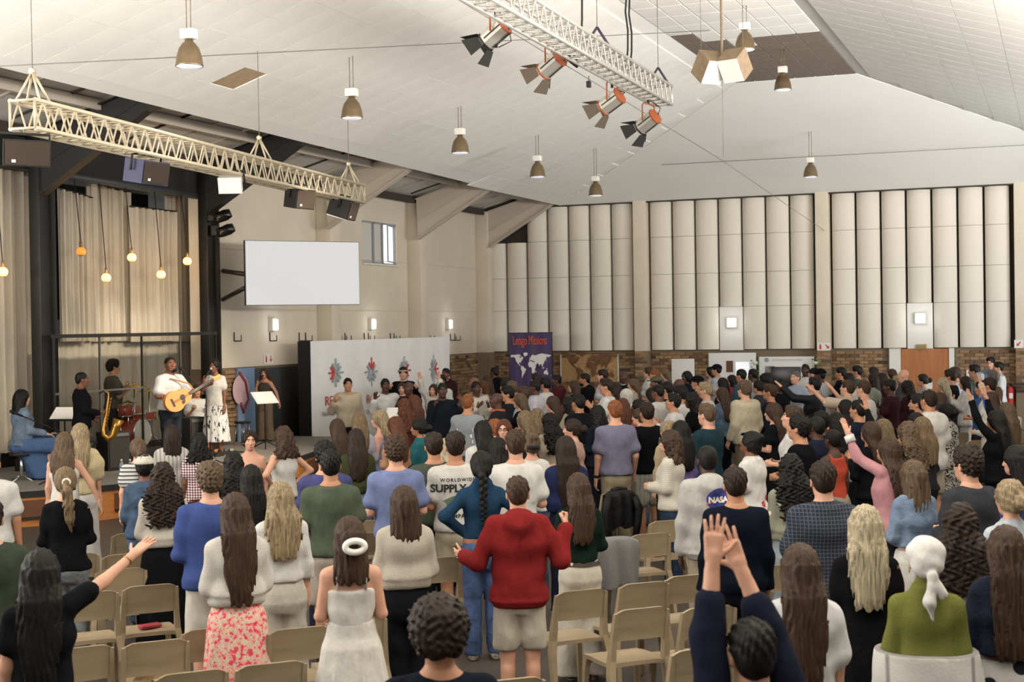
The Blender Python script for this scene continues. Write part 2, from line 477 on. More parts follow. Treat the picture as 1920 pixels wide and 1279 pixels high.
# edge fascia of the left slope
_e0 = Vector((CE, YB, CZ)); _e1 = Vector((CE + edge_u(-3) * math.cos(a_sl), -3, CZ + edge_u(-3) * math.sin(a_sl)))
_ex = (_e1 - _e0).normalized(); _ey = Vector((math.cos(a_sl), 0, math.sin(a_sl))); _ey = (_ey - _ex * _ey.dot(_ex)).normalized()
struct('ceiling_fascia', MB().box((_e0 + _e1) / 2 + _ey * .40 + Vector((0, 0, .012)), ((_e1 - _e0).length, .82, .03), frame3(_ex, _ey, _ex.cross(_ey))), 'ceiling_end_white')

# --- roof strip between ceiling edge and side wall: sheets, purlins, tapered rafters
rs = math.tan(math.radians(15))
def roof_z(x): return ZW + .12 + (x - XL) * rs
roof = struct('roof', MB().add([(XL - 3, 2, roof_z(XL - 3)), (-9.5, 2, roof_z(-9.5)), (-9.5, YB + .3, roof_z(-9.5)), (XL - 3, YB + .3, roof_z(XL - 3))] + [(XL - 3, 2, roof_z(XL - 3) + .05), (-9.5, 2, roof_z(-9.5) + .05), (-9.5, YB + .3, roof_z(-9.5) + .05), (XL - 3, YB + .3, roof_z(XL - 3) + .05)],
    [(3, 2, 1, 0), (4, 5, 6, 7), (0, 1, 5, 4), (1, 2, 6, 5), (2, 3, 7, 6), (3, 0, 4, 7)]), 'roof_sheet')
sheet_rib = MB().box((0, 0, 0), (5.6, .03, .03), Matrix.Rotation(-math.atan(rs), 3, 'Y')).mesh('sheet_joint')
for i in range(30):
    y = 9 + i * .95
    obj('sheet_joint', sheet_rib, MATS['steel_cream'] if i % 3 else MATS['gap_dark'], roof, (-12.3, y, roof_z(-12.3) - .02))
for k, x in enumerate((XL + .25, XL + 1.5)):
    MB().box((x, (YB + 8) / 2, roof_z(x) - .09), (.07, YB - 8, .16)).build('purlin', 'gap_dark' if k == 0 else 'steel_cream', roof)
for i in range(7):
    y = YB - .35 - i * BAY
    black = i >= 3
    z1 = roof_z(XL + .1) - .05
    m = MB()
    hz = 1.0
    pts = [(XL + .35, z1), (-10.6, roof_z(-10.6) - .05), (-10.6, roof_z(-10.6) - .42), (XL + 2.4, roof_z(XL + 2.4) - .48), (XL + .38, z1 - hz)]
    T = Matrix(((1, 0, 0, 0), (0, 0, 1, y), (0, 1, 0, 0), (0, 0, 0, 1)))
    m.prism(pts, -.012, .012, T)
    def fl(a, b, w=.2, th=.018):
        a3, b3 = Vector((a[0], y, a[1])), Vector((b[0], y, b[1])); d = (b3 - a3); c = (a3 + b3) / 2
        ex = d.normalized(); ey = Vector((0, 1, 0)); m.box(c, (d.length, w, th), frame3(ex, ey, ex.cross(ey)))
    fl(pts[4], pts[3]); fl(pts[3], pts[2]); fl(pts[0], pts[1])
    fl(((XL + .36), z1 - .55), (XL + 2.2, roof_z(XL + 2.2) - .30), .05)
    o = tag(m.build('roof_rafter', 'steel_black' if black else 'steel_cream'), kind='structure')
# ------------------------------------------------------------------ smooth solids for people, hair and cloth (distance fields meshed with surface nets)
class Field:
    def __init__(s, lo, hi, h):
        s.h = h; s.lo = np.array(lo, float) - 2 * h; n = np.ceil((np.array(hi) + 2 * h - s.lo) / h).astype(int) + 1
        s.n = n
        s.ax = [s.lo[i] + h * np.arange(n[i]) for i in range(3)]
        s.D = np.full(n, 1.0, np.float32)
    def sub(s, lo, hi):
        sl = []
        for i in range(3):
            a = int(max(0, np.floor((lo[i] - s.lo[i]) / s.h))); b = int(min(s.n[i], np.ceil((hi[i] - s.lo[i]) / s.h) + 1))
            if b - a < 1: return None, None
            sl.append(slice(a, b))
        g = (s.ax[0][sl[0]][:, None, None], s.ax[1][sl[1]][None, :, None], s.ax[2][sl[2]][None, None, :])
        return tuple(sl), g
    def mix(s, sl, d, k, mode='u'):
        A = s.D[sl]
        if mode == 'u':
            if k > 0:
                q = np.clip(.5 + .5 * (A - d) / k, 0, 1); s.D[sl] = A + (d - A) * q - k * q * (1 - q)
            else: s.D[sl] = np.minimum(A, d)
        else:                                  # carve
            d = -d
            if k > 0:
                q = np.clip(.5 - .5 * (A - d) / k, 0, 1); s.D[sl] = A + (d - A) * q + k * q * (1 - q)
            else: s.D[sl] = np.maximum(A, d)
    def cone(s, a, b, ra, rb, k=.03, mode='u'):
        a = np.array(a, float); b = np.array(b, float); r = max(ra, rb) + k + 2 * s.h
        sl, g = s.sub(np.minimum(a, b) - r, np.maximum(a, b) + r)
        if sl is None: return
        ab = b - a; L = max(1e-9, float(ab @ ab))
        t = np.clip(((g[0] - a[0]) * ab[0] + (g[1] - a[1]) * ab[1] + (g[2] - a[2]) * ab[2]) / L, 0, 1)
        d = np.sqrt((g[0] - a[0] - t * ab[0]) ** 2 + (g[1] - a[1] - t * ab[1]) ** 2 + (g[2] - a[2] - t * ab[2]) ** 2) - (ra + t * (rb - ra))
        s.mix(sl, d, k, mode)
    def ell(s, c, r, k=.03, mode='u', R=None):
        m = max(r) + k + 2 * s.h
        sl, g = s.sub([c[i] - m for i in range(3)], [c[i] + m for i in range(3)])
        if sl is None: return
        x, y, z = g[0] - c[0], g[1] - c[1], g[2] - c[2]
        if R is not None:
            x, y, z = (R[0][0] * x + R[1][0] * y + R[2][0] * z, R[0][1] * x + R[1][1] * y + R[2][1] * z, R[0][2] * x + R[1][2] * y + R[2][2] * z)
        k0 = np.sqrt((x / r[0]) ** 2 + (y / r[1]) ** 2 + (z / r[2]) ** 2)
        k1 = np.sqrt((x / r[0] ** 2) ** 2 + (y / r[1] ** 2) ** 2 + (z / r[2] ** 2) ** 2) + 1e-6
        s.mix(sl, k0 * (k0 - 1) / k1, k, mode)
    def stack(s, prof, k=.03, p=2.3, fold=None, mode='u', cx=0.0):
        """solid with elliptic sections: prof = [(z, half width, half depth, y centre)] from the bottom up"""
        prof = sorted(prof); zs = [q[0] for q in prof]; m = k + 2 * s.h + .05
        wm = max(q[1] for q in prof) + m; dm = max(q[2] + abs(q[3]) for q in prof) + m
        sl, g = s.sub((cx - wm, -dm, zs[0] - m), (cx + wm, dm, zs[-1] + m))
        if sl is None: return
        z = g[2]
        w = np.interp(z, zs, [q[1] for q in prof]); d = np.interp(z, zs, [q[2] for q in prof]); cy = np.interp(z, zs, [q[3] for q in prof])
        x = g[0] - cx; y = g[1] - cy
        if fold is not None:
            th = np.arctan2(y, x); f = 1 + fold(th, z); w = w * f; d = d * f
        r = (np.abs(x / w) ** p + np.abs(y / d) ** p) ** (1 / p)
        e = (r - 1) * np.minimum(w, d)
        e = np.maximum(e, np.maximum(z - zs[-1], zs[0] - z))
        s.mix(sl, e, k, mode)
    def cut(s, d_fn):
        g = (s.ax[0][:, None, None], s.ax[1][None, :, None], s.ax[2][None, None, :])
        s.D = np.maximum(s.D, d_fn(*g)).astype(np.float32)
    def warp_out(s, f):
        g = (s.ax[0][:, None, None], s.ax[1][None, :, None], s.ax[2][None, None, :])
        s.D = (s.D - f(*g)).astype(np.float32)
    def nets(s):
        D = s.D; n = D.shape; S = D < 0
        cn = (n[0] - 1, n[1] - 1, n[2] - 1); nc = cn[0] * cn[1] * cn[2]
        ci, pp, quads_src = [], [], []
        for ax in range(3):
            o = [slice(None)] * 3; q = [slice(None)] * 3; o[ax] = slice(0, -1); q[ax] = slice(1, None)
            m = S[tuple(o)] != S[tuple(q)]
            idx = np.argwhere(m)
            if len(idx) == 0: continue
            d0 = D[tuple(o)][m]; d1 = D[tuple(q)][m]
            pos = idx.astype(np.float64); pos[:, ax] += d0 / (d0 - d1)
            b, c = [(1, 2), (2, 0), (0, 1)][ax]
            cells = []
            for ob, oc in ((0, 0), (-1, 0), (-1, -1), (0, -1)):
                e = idx.copy(); e[:, b] += ob; e[:, c] += oc
                ok = (e[:, b] >= 0) & (e[:, c] >= 0) & (e[:, b] < cn[b]) & (e[:, c] < cn[c])
                fl = np.where(ok, (e[:, 0] * cn[1] + e[:, 1]) * cn[2] + e[:, 2], -1)
                cells.append(fl); ci.append(fl[ok]); pp.append(pos[ok])
            qd = np.stack(cells, 1); good = (qd >= 0).all(1); qd = qd[good]
            ins = S[tuple(o)][m][good]
            qd = np.where(ins[:, None], qd, qd[:, ::-1])
            quads_src.append(qd)
        if not ci: return np.zeros((0, 3)), np.zeros((0, 4), int)
        ci = np.concatenate(ci); pp = np.concatenate(pp)
        cnt = np.bincount(ci, minlength=nc)
        used = np.nonzero(cnt)[0]; ids = np.full(nc, -1, np.int64); ids[used] = np.arange(len(used))
        v = np.stack([np.bincount(ci, pp[:, a], minlength=nc)[used] / cnt[used] for a in range(3)], 1)
        return v * s.h + s.lo, ids[np.concatenate(quads_src)]

def np_mesh(name, parts, nmats=1):
    """parts: list of (verts, quads, material index or per-face array)"""
    V = []; F = []; MI = []; n = 0
    for v, f, mi in parts:
        if len(f) == 0: continue
        V.append(v); F.append(f + n); n += len(v)
        MI.append(np.broadcast_to(np.asarray(mi, np.int32), (len(f),)))
    V = np.concatenate(V); F = np.concatenate(F).astype(np.int32); MI = np.concatenate(MI)
    me = bpy.data.meshes.new(name)
    me.vertices.add(len(V)); me.vertices.foreach_set('co', V.astype(np.float32).ravel())
    me.loops.add(F.size); me.loops.foreach_set('vertex_index', F.ravel())
    me.polygons.add(len(F)); me.polygons.foreach_set('loop_start', np.arange(0, F.size, 4, dtype=np.int32))
    me.polygons.foreach_set('use_smooth', np.ones(len(F), bool))
    for i in range(nmats): me.materials.append(None)
    if nmats > 1: me.polygons.foreach_set('material_index', MI.astype(np.int32).copy())
    me.update(calc_edges=True)
    return me

# ---- head: skull, jaw, nose, lips, sockets, ears; eyes are little balls set into it
HEADS = {}
def uv_ball(c, r, n=8):
    v = []; f = []
    for i in range(n + 1):
        a = math.pi * i / n
        for j in range(n): v.append((c[0] + r * math.sin(a) * math.cos(2 * math.pi * j / n), c[1] + r * math.sin(a) * math.sin(2 * math.pi * j / n), c[2] + r * math.cos(a)))
    for i in range(n):
        for j in range(n): f.append((i * n + j, (i + 1) * n + j, (i + 1) * n + (j + 1) % n, i * n + (j + 1) % n))
    return np.array(v), np.array(f)
def head_parts(sex, h):
    key = (sex, h)
    if key in HEADS: return HEADS[key]
    F = Field((-.11, -.13, -.17), (.11, .15, .14), h)
    fm = sex == 'f'
    F.ell((0, -.012, .035), (.076, .096, .085), .02)
    F.ell((0, .030, -.025), (.060, .066, .080), .035)
    F.ell((0, .055, -.075), (.036 if fm else .043, .034, .036 if fm else .040), .03)
    for sx in (-1, 1):
        F.ell((sx * .035, .060, -.018), (.026, .026, .022), .02)
        F.ell((sx * .031, .093, .014), (.017, .012, .011), .012, 'c')
        F.cone((sx * .014, .090, .034), (sx * .045, .082, .032), .008, .006, .012)
        F.cone((sx * .020, .0865, .0225), (sx * .042, .0815, .0215), .0055, .0045, .004)
        F.ell((sx * .079, -.008, -.005), (.010, .021, .031), .008)
        F.ell((sx * .086, .000, -.003), (.006, .010, .017), .005, 'c')
        F.ell((sx * .010, .104, -.032), (.009, .010, .008), .006)
    F.cone((0, .092, .018), (0, .109, -.024), .007, .010, .012)
    F.ell((0, .090, -.064), (.022, .012, .007), .007); F.cone((-.022, .084, -.060), (.022, .084, -.060), .004, .004, .006)
    F.ell((0, .094, -.067), (.026, .006, .002), .003, 'c')
    F.cone((0, -.02, -.04), (0, -.03, -.16), .050 if fm else .058, .052 if fm else .062, .03)
    v, q = F.nets()
    c = v[q].mean(1)
    mi = np.zeros(len(q), int)
    lip = (np.abs(c[:, 0]) < .0245 - .9 * np.abs(c[:, 2] + .064)) & (np.abs(c[:, 2] + .0645) < .0068) & (c[:, 1] > .082)
    mi[lip] = 1
    brow = (np.abs(np.abs(c[:, 0]) - .030) < .019) & (np.abs(c[:, 2] - .035 + .15 * np.maximum(0, np.abs(c[:, 0]) - .036)) < max(.0045, h * .55)) & (c[:, 1] > .05)
    mi[brow] = 4
    out = [(v, q, mi)]
    for sx in (-1, 1):
        out.append(uv_ball((sx * .031, .0755, .012), .0118, 8) + (2,))
        out.append(uv_ball((sx * .031, .0815, .0125), .0072, 6) + (3,))
    HEADS[key] = out
    return out

# ---- hand: palm, four unequal bent fingers, thumb from the side of the palm. wrist at 0, fingers along +x, palm facing -z, thumb towards +y
HANDS = {}
def hand_part(pose, h):
    key = (pose, h)
    if key in HANDS: return HANDS[key]
    F = Field((-.05, -.07, -.12), (.21, .11, .05), h)
    k = .008
    r = max(.0078, h * .85)
    F.cone((-.03, 0, 0), (.02, 0, 0), .027, .026, .01)
    for y in (-.024, -.008, .008, .024): F.cone((.01, y * .7, 0), (.088, y * 1.12, 0), .014, .0125, .012)
    curl = {'relax': (22, 30, 25), 'open': (2, 4, 4), 'fist': (75, 95, 60), 'hold': (50, 60, 35)}[pose]
    spread = {'relax': 2, 'open': 7, 'fist': 0, 'hold': 2}[pose]
    for i, (y, L) in enumerate(((.027, .070), (.009, .080), (-.009, .074), (-.027, .058))):
        p = np.array((.090, y, 0.0)); a = 0; sp = math.radians(spread * (1.5 - i))
        for seg, (fr, cu) in enumerate(zip((.45, .30, .25), curl)):
            a += math.radians(cu); l = L * fr
            q = p + np.array((math.cos(a) * math.cos(sp), math.cos(a) * math.sin(sp), -math.sin(a))) * l
            F.cone(p, q, r * (1.08 - .1 * seg), r * (1.0 - .1 * seg), .004); p = q
    th = {'relax': ((.05, .052, -.018), (.085, .060, -.034)), 'open': ((.045, .062, -.006), (.075, .088, -.008)), 'fist': ((.055, .038, -.035), (.088, .012, -.05)), 'hold': ((.055, .045, -.03), (.085, .035, -.055))}[pose]
    F.cone((.018, .022, -.005), th[0], .016, r * 1.2, .01); F.cone(th[0], th[1], r * 1.15, r, .004)
    v, q = F.nets()
    HANDS[key] = (v, q)
    return HANDS[key]
def hand_at(wrist, d, palm, pose, h, side):
    v, q = hand_part(pose, h)
    d = np.array(d, float); d /= np.linalg.norm(d); palm = np.array(palm, float); palm -= d * (palm @ d); palm /= np.linalg.norm(palm)
    z = -palm; y = np.cross(z, d)
    w = v.copy()
    # right hand: seen from the back with the fingers up the thumb points left; mirror for the other hand
    if side > 0: w[:, 1] *= 1
    else:
        w[:, 1] *= -1; q = q[:, ::-1]
    B = np.stack([d, y, z], 0)
    return w @ B + np.array(wrist), q

# ---- arm positions: (upper arm, forearm, palm normal, hand pose), right side; body faces +y, right is +x
ARMS = {
 'd': ((.16, .02, -1), (.06, .16, -1), (-1, 0, 0), 'relax'),
 'j': ((.20, -.10, -1), (.06, .45, -.85), (-1, 0, 0), 'relax'),
 'c': ((.20, .05, -1), (-.50, .85, .02), (-.5, -.6, 0), 'hold'),
 'x': ((.22, .12, -1), (-.75, .62, .22), (0, -1, 0), 'relax'),
 'k': ((.22, .30, -.92), (-.42, .62, .62), (-1, .1, 0), 'open'),
 'p': ((.18, .18, -1), (-.18, .78, .55), (0, -.6, 1), 'hold'),
 'm': ((.25, .35, -.90), (-.30, .30, .92), (-1, -.2, 0), 'fist'),
 'u': ((.30, .50, .75), (.02, .32, 1), (0, 1, .1), 'open'),
 'v': ((.55, .25, .72), (.15, .18, 1), (0, 1, .1), 'open'),
 'r': ((.40, .85, .10), (.20, .75, .75), (0, .6, -.8), 'open'),
 'w': ((.30, .55, -.65), (.05, .55, .85), (0, 1, .2), 'open'),
 'h': ((.75, -.30, -.70), (-.72, .42, -.60), (0, -.4, 1), 'relax'),
 'e': ((.45, -.15, -.85), (-.10, .75, .70), (-.7, 0, .7), 'hold'),
 's': ((.55, .05, -.85), (.35, .15, -1), (-1, 0, 0), 'relax'),
 'A': ((.68, .58, .40), (.66, .60, .50), (0, .3, -1), 'open'),
 'B': ((-.26, .30, .92), (-.36, .22, .95), (.3, 1, 0), 'open'),
 'R': ((.22, .72, .42), (.04, .42, 1), (0, 1, .1), 'open'),
 'U': ((-.02, .22, 1), (-.10, .12, 1), (0, 1, .1), 'open'),
 'q': ((.48, -.10, -.85), (.16, .45, .85), (-.7, .2, .3), 'fist'),
 'z': ((.46, -.05, -.88), (.34, .85, .02), (-1, 0, .3), 'open'),
 'G': ((.30, .10, -1), (-.62, .72, -.02), (-.3, -1, 0), 'hold'),
 'N': ((.50, .30, -.85), (.60, .62, .38), (0, -1, .5), 'hold'),
 'K': ((.12, .25, -1), (-.05, 1, -.22), (0, 0, -1), 'relax'),
 'S': ((.12, .15, -1), (-.35, .85, -.15), (-1, 0, .3), 'hold'),
 'T': ((.10, .10, -1), (-.45, .80, -.62), (-1, 0, .3), 'hold'),
}
SHZ = 1.40
def skeleton(sex, pose, lean=0.0):
    fm = sex == 'f'
    sw = .143 if fm else .170
    J = {}
    for side, key, arm in ((1, 'R', pose[0]), (-1, 'L', pose[1])):
        up, fo, pn, hp = ARMS[arm]
        m = np.array((side, 1, 1.0))
        sh = np.array((side * sw, -.01, SHZ))
        u = np.array(up, float) * m; u /= np.linalg.norm(u); f = np.array(fo, float) * m; f /= np.linalg.norm(f)
        if u[2] > .3: sh = sh + np.array((-side * .015, .01, .04))
        el = sh + u * (.265 if fm else .285); wr = el + f * (.235 if fm else .25)
        J[key] = (sh, el, wr, f, np.array(pn, float) * m, hp, side)
    return J
def torso_profile(sex, e=0.0, z0=.80, z1=1.49):
    if sex == 'f':
        P = [(.78, .135, .095, -.01), (.86, .172, .118, -.018), (.93, .172, .116, -.015), (1.02, .138, .098, 0), (1.10, .122, .092, .004), (1.20, .134, .102, .010), (1.28, .144, .112, .012), (1.35, .138, .100, .0), (1.40, .118, .084, -.012), (1.44, .080, .066, -.018), (1.49, .054, .054, -.02)]
    else:
        P = [(.78, .140, .095, -.005), (.86, .166, .115, -.012), (.93, .164, .112, -.008), (1.02, .150, .104, 0), (1.10, .148, .102, .004), (1.20, .162, .110, .006), (1.28, .176, .118, .004), (1.35, .168, .110, -.004), (1.40, .142, .094, -.012), (1.44, .098, .074, -.018), (1.49, .062, .06, -.02)]
    zs = [p[0] for p in P]
    out = []
    for z in sorted(set([z0, z1] + [p[0] for p in P if z0 < p[0] < z1])):
        out.append((z, np.interp(z, zs, [p[1] for p in P]) + e, np.interp(z, zs, [p[2] for p in P]) + e, np.interp(z, zs, [p[3] for p in P])))
    return out
LEGS = {'stand': ((.085, 0), (.095, .005), (.10, -.01)), }
def leg_pts(sex, side, wide=0.0, seat=False):
    if seat: return [np.array((side * .085, 0, .50)), np.array((side * .12, .40, .50)), np.array((side * .11, .36, .08))]
    return [np.array((side * .085, -.005, .86)), np.array((side * (.09 + wide), .012, .47)), np.array((side * (.095 + wide * 1.6), -.015, .08))]
MESHES = {}
def bounds_arms(J, m=.13):
    P = np.array([p for k in 'RL' for p in J[k][:3]])
    return P.min(0) - m, P.max(0) + m
def body_mesh(sex, pose, lod, pitch, yaw, seat=False):
    key = ('body', sex, pose, lod, pitch, yaw, seat)
    if key in MESHES: return MESHES[key]
    h = (.018, .026, .034)[lod]; fm = sex == 'f'; g = .90 if fm else 1.0
    J = skeleton(sex, pose); lo, hi = bounds_arms(J)
    off = -.40 if seat else 0.0
    F = Field(np.minimum(lo, (-.3, -.25, (.35 if seat else 0))), np.maximum(hi, (.3, .55 if seat else .25, 1.62)), h)
    F.stack(torso_profile(sex), .04)
    F.cone((0, -.02, 1.45), (0, .0, 1.60), .060 * g, .054 * g, .03)
    for k in 'RL':
        sh, el, wr, f, pn, hp, sd = J[k]
        F.cone((sd * .04, -.02, 1.455), sh, .040, .050 * g, .05)
        F.cone(sh, el, .054 * g, .041 * g, .03); F.cone(el, wr, .042 * g, .028 * g, .02); F.cone(wr, wr + f * .03, .027 * g, .026, .01)
        a, b, c = leg_pts(sex, sd, 0, seat)
        if seat: a[2] += .40; b[2] += .40; c[2] += .40
        F.cone(a, b, .084, .056, .04); F.cone(b, c, .058, .038, .02)
        F.cone((b + c) / 2 + np.array((0, -.012, .08)), c, .044, .034, .03)
        F.cone(c + np.array((0, -.03, -.03)), c + np.array((sd * .02, .15, -.05)), .036, .028, .02)
    parts = [F.nets() + (0,)]
    hh = (.0068, .0078, .0115)[lod]; R = rot_yp(yaw, pitch); hc = np.array((0, .015, 1.628))
    for v, q, mi in head_parts(sex, hh):
        parts.append(((v * (.97 if fm else 1.0)) @ R.T + hc, q, mi))
    for k in 'RL':
        sh, el, wr, f, pn, hp, sd = J[k]
        v, q = hand_at(wr + f * .01, f, pn, hp, (.0055, .009, .012)[lod], sd)
        parts.append((v, q, 0))
    me = np_mesh('person', parts, 5)
    MESHES[key] = me
    return me
def rot_yp(yaw, pitch):
    a, b = math.radians(yaw), math.radians(pitch)
    return np.array([[math.cos(a), -math.sin(a), 0], [math.sin(a), math.cos(a), 0], [0, 0, 1]]) @ np.array([[1, 0, 0], [0, math.cos(b), -math.sin(b)], [0, math.sin(b), math.cos(b)]])

# ---- hair
def hair_mesh(style, sex, lod, pitch, yaw):
    key = ('hair', style, sex, lod, pitch, yaw)
    if key in MESHES: return MESHES[key]
    h = (.0088, .0135, .019)[lod]
    g = .97 if sex == 'f' else 1.0
    tail = {'long': -.48, 'longw': -.46, 'longc': -.44, 'xlong': -.62, 'mid': -.30, 'bob': -.20, 'pony': -.42, 'braid': -.52, 'half': -.30, 'braids': -.60, 'curlm': -.26, 'halfl': -.45}.get(style, -.16)
    F = Field((-.22, -.26, tail - .06), (.22, .16, .22), h)
    seed = sum(map(ord, style)) % 97
    def strands(amp, n, wav=0.0):
        return lambda th, z: amp * np.sin(n * th + seed + wav * np.sin(z * 26 + 2 * th)) + amp * .6 * np.sin((n * 1.7) * th + 4 + z * 9)
    def cap(e=.012, up=.0, back=0.0):
        F.ell((0, -.018, .036), (.078 * g + e, .098 * g + e, .088 * g + e + up), .0)
        if back: F.ell((0, -.05, -.02), (.070 * g + e * .7, .070 * g + e, .075), .03)
    def face(y0=.055, zf=.082, w=.064):
        # open the face: an egg-shaped hollow in front, below the hairline
        F.ell((0, .118, -.036), (w, .088, .130), .010, 'c')
    def below(z0, ylim=-.02):
        F.cut(lambda x, y, z: np.minimum(z0 - z, y - ylim + 0 * x))
    if style in ('short', 'buzz', 'quiff', 'curly', 'afro', 'crop'):
        e = {'short': .014, 'buzz': .005, 'quiff': .014, 'curly': .026, 'afro': .048, 'crop': .008}[style]
        es = {'short': .007, 'buzz': .004, 'quiff': .006, 'curly': .016, 'afro': .045, 'crop': .005}[style]   # sides are cut closer than the crown
        F.ell((0, -.018, .036), (.078 * g + es, .098 * g + e * .8, .088 * g + e), .0)
        F.ell((0, -.012, .072), (.066 * g + e, .086 * g + e, .056 * g + e), .02)
        F.ell((0, -.060, -.018), (.058 + es * .6, .044 + es, .058), .03)
        if style == 'quiff': F.ell((.012, .048, .112), (.056, .044, .030), .03)
        if style == 'curly': F.ell((0, .035, .108), (.070, .050, .032), .03)
        face(w=.066)
        F.cut(lambda x, y, z: np.minimum(-.004 - z + .0 * x, y + .030 + .0 * x))       # clear of the ears
        F.ell((.088, -.008, -.012), (.020, .030, .034), .004, 'c'); F.ell((-.088, -.008, -.012), (.020, .030, .034), .004, 'c')
        F.cut(lambda x, y, z: -.072 + .012 * np.sin(60 * x) - z + 0 * y)                # nape
        if style in ('curly', 'afro'):
            a = .013 if style == 'curly' else .013
            fr = 88.0
            F.warp_out(lambda x, y, z: a * (np.sin(fr * x + 3 * np.sin(40 * z)) * np.sin(fr * y + 2 * np.sin(45 * x)) * np.sin(fr * z + 1)) + .005 * np.sin(170 * x + 60 * y) * np.sin(150 * z))
        elif style != 'buzz':
            F.warp_out(lambda x, y, z: (.0055 * np.sin(26 * np.arctan2(x, y + .02) + 45 * z) + .004 * np.sin(140 * x + 90 * z + 40 * y)) * np.clip((z + .03) / .08, .15, 1))
    else:
        cap(.020, .006, 1)
        if style in ('long', 'longw', 'longc', 'xlong', 'mid', 'bob', 'curlm', 'half', 'halfl', 'braids'):
            zb = tail
            wide = {'longc': .165, 'curlm': .160, 'longw': .135, 'bob': .110, 'mid': .118, 'half': .112, 'braids': .105}.get(style, .115)
            amp, n, wv = {'longc': (.10, 15, 2.6), 'curlm': (.11, 15, 2.6), 'longw': (.06, 13, 1.4), 'braids': (.09, 17, .2)}.get(style, (.055, 14, .45))
            end = .75 if style in ('long', 'xlong', 'longw', 'halfl') else .92
            prof = [(zb, wide * end * .80, .030, -.150), (zb * .8, wide * end, .042, -.150), (zb * .55, wide, .050, -.138), (-.12, wide * 1.0, .070, -.105), (-.03, .100, .100, -.045), (.04, .096, .108, -.02)]
            if style in ('bob', 'mid', 'half', 'curlm'): prof = [(zb, wide * .98, .062, -.085), (zb * .7, wide, .075, -.078), (-.06, .104, .098, -.05), (.04, .094, .106, -.02)]
            F.stack(prof, .03, 2.2, strands(amp, n, wv)); F.cut(lambda x, y, z: np.where(y < .2, tail + .012 + .022 * np.abs(np.sin(37 * x + seed)) + .010 * np.sin(120 * x) - z, -1.0))
        if style in ('half', 'halfl'): F.ell((0, -.118, .02), (.045, .03, .045), .02)
        if style == 'pony':
            F.ell((0, -.115, .02), (.030, .032, .030), .02)
            pts = [(0, -.13, .02), (.0, -.165, -.06), (.012, -.170, -.18), (.02, -.165, -.30), (.03, -.155, -.40)]
            for i in range(4): F.cone(pts[i], pts[i + 1], (.022, .040, .046, .036)[i], (.040, .046, .036, .012)[i], .02)
            F.warp_out(lambda x, y, z: np.where(z < -.03, .005 * np.sin(150 * x + 5 * np.sin(18 * z)), 0 * x))
        if style == 'bun':
            F.ell((0, -.158, .005), (.058, .050, .056), .006)
            F.warp_out(lambda x, y, z: .003 * np.sin(120 * z + 80 * x))
        if style == 'updo':
            F.ell((0, -.09, .10), (.060, .055, .045), .02); F.warp_out(lambda x, y, z: .006 * np.sin(90 * z + 5) * np.sin(90 * x) * np.sin(80 * y))
        if style == 'braid':
            F.ell((0, -.11, -.03), (.05, .04, .05), .03)
            z = -.06; i = 0
            while z > tail:
                t = (z + .06) / (tail + .06); r = .030 * (1 - .45 * t)
                F.ell(((.010 if i % 2 else -.010), -.150 - .01 * math.sin(3 * t), z), (r, r * .8, r * 1.05), .006); z -= r * 1.05; i += 1
        face(w=.064)
        F.cut(lambda x, y, z: np.minimum(-.02 - z + .0 * x, y + .012 + .0 * x) if style in ('pony', 'bun', 'updo', 'braid') else np.minimum(-.035 - z + 0 * x, y - .040 + 0 * x))
        if style in ('pony', 'bun', 'updo', 'braid'):
            F.cut(lambda x, y, z: np.minimum(-.07 - z + 0 * x, y + .10 + 0 * x))
            F.cut(lambda x, y, z: np.minimum(np.minimum(-.085 - z + 0 * x, y + .145), .2 + 0 * x) if style != 'pony' else -1 + 0 * (x + y + z))
        if style not in ('longc', 'curlm'): F.warp_out(lambda x, y, z: .0028 * np.sin(210 * x + 4 * np.sin(14 * z)) + .0022 * np.sin(90 * np.arctan2(x, -y - .01) + 9 * z))
        if style in ('longc', 'curlm'):
            F.warp_out(lambda x, y, z: .010 * np.sin(75 * x + 3 * np.sin(50 * z)) * np.sin(85 * z + 40 * y))
    v, q = F.nets()
    if yaw or pitch:
        if tail < -.25:
            w = np.clip((v[:, 2] - (-.16)) / .14, 0, 1)[:, None]
            v = v * (1 - w) + (v @ rot_yp(yaw, pitch).T) * w
        else: v = v @ rot_yp(yaw, pitch).T
    v = v + np.array((0, .015, 1.628))
    me = np_mesh('hair', [(v, q, 0)]); MESHES[key] = me
    return me

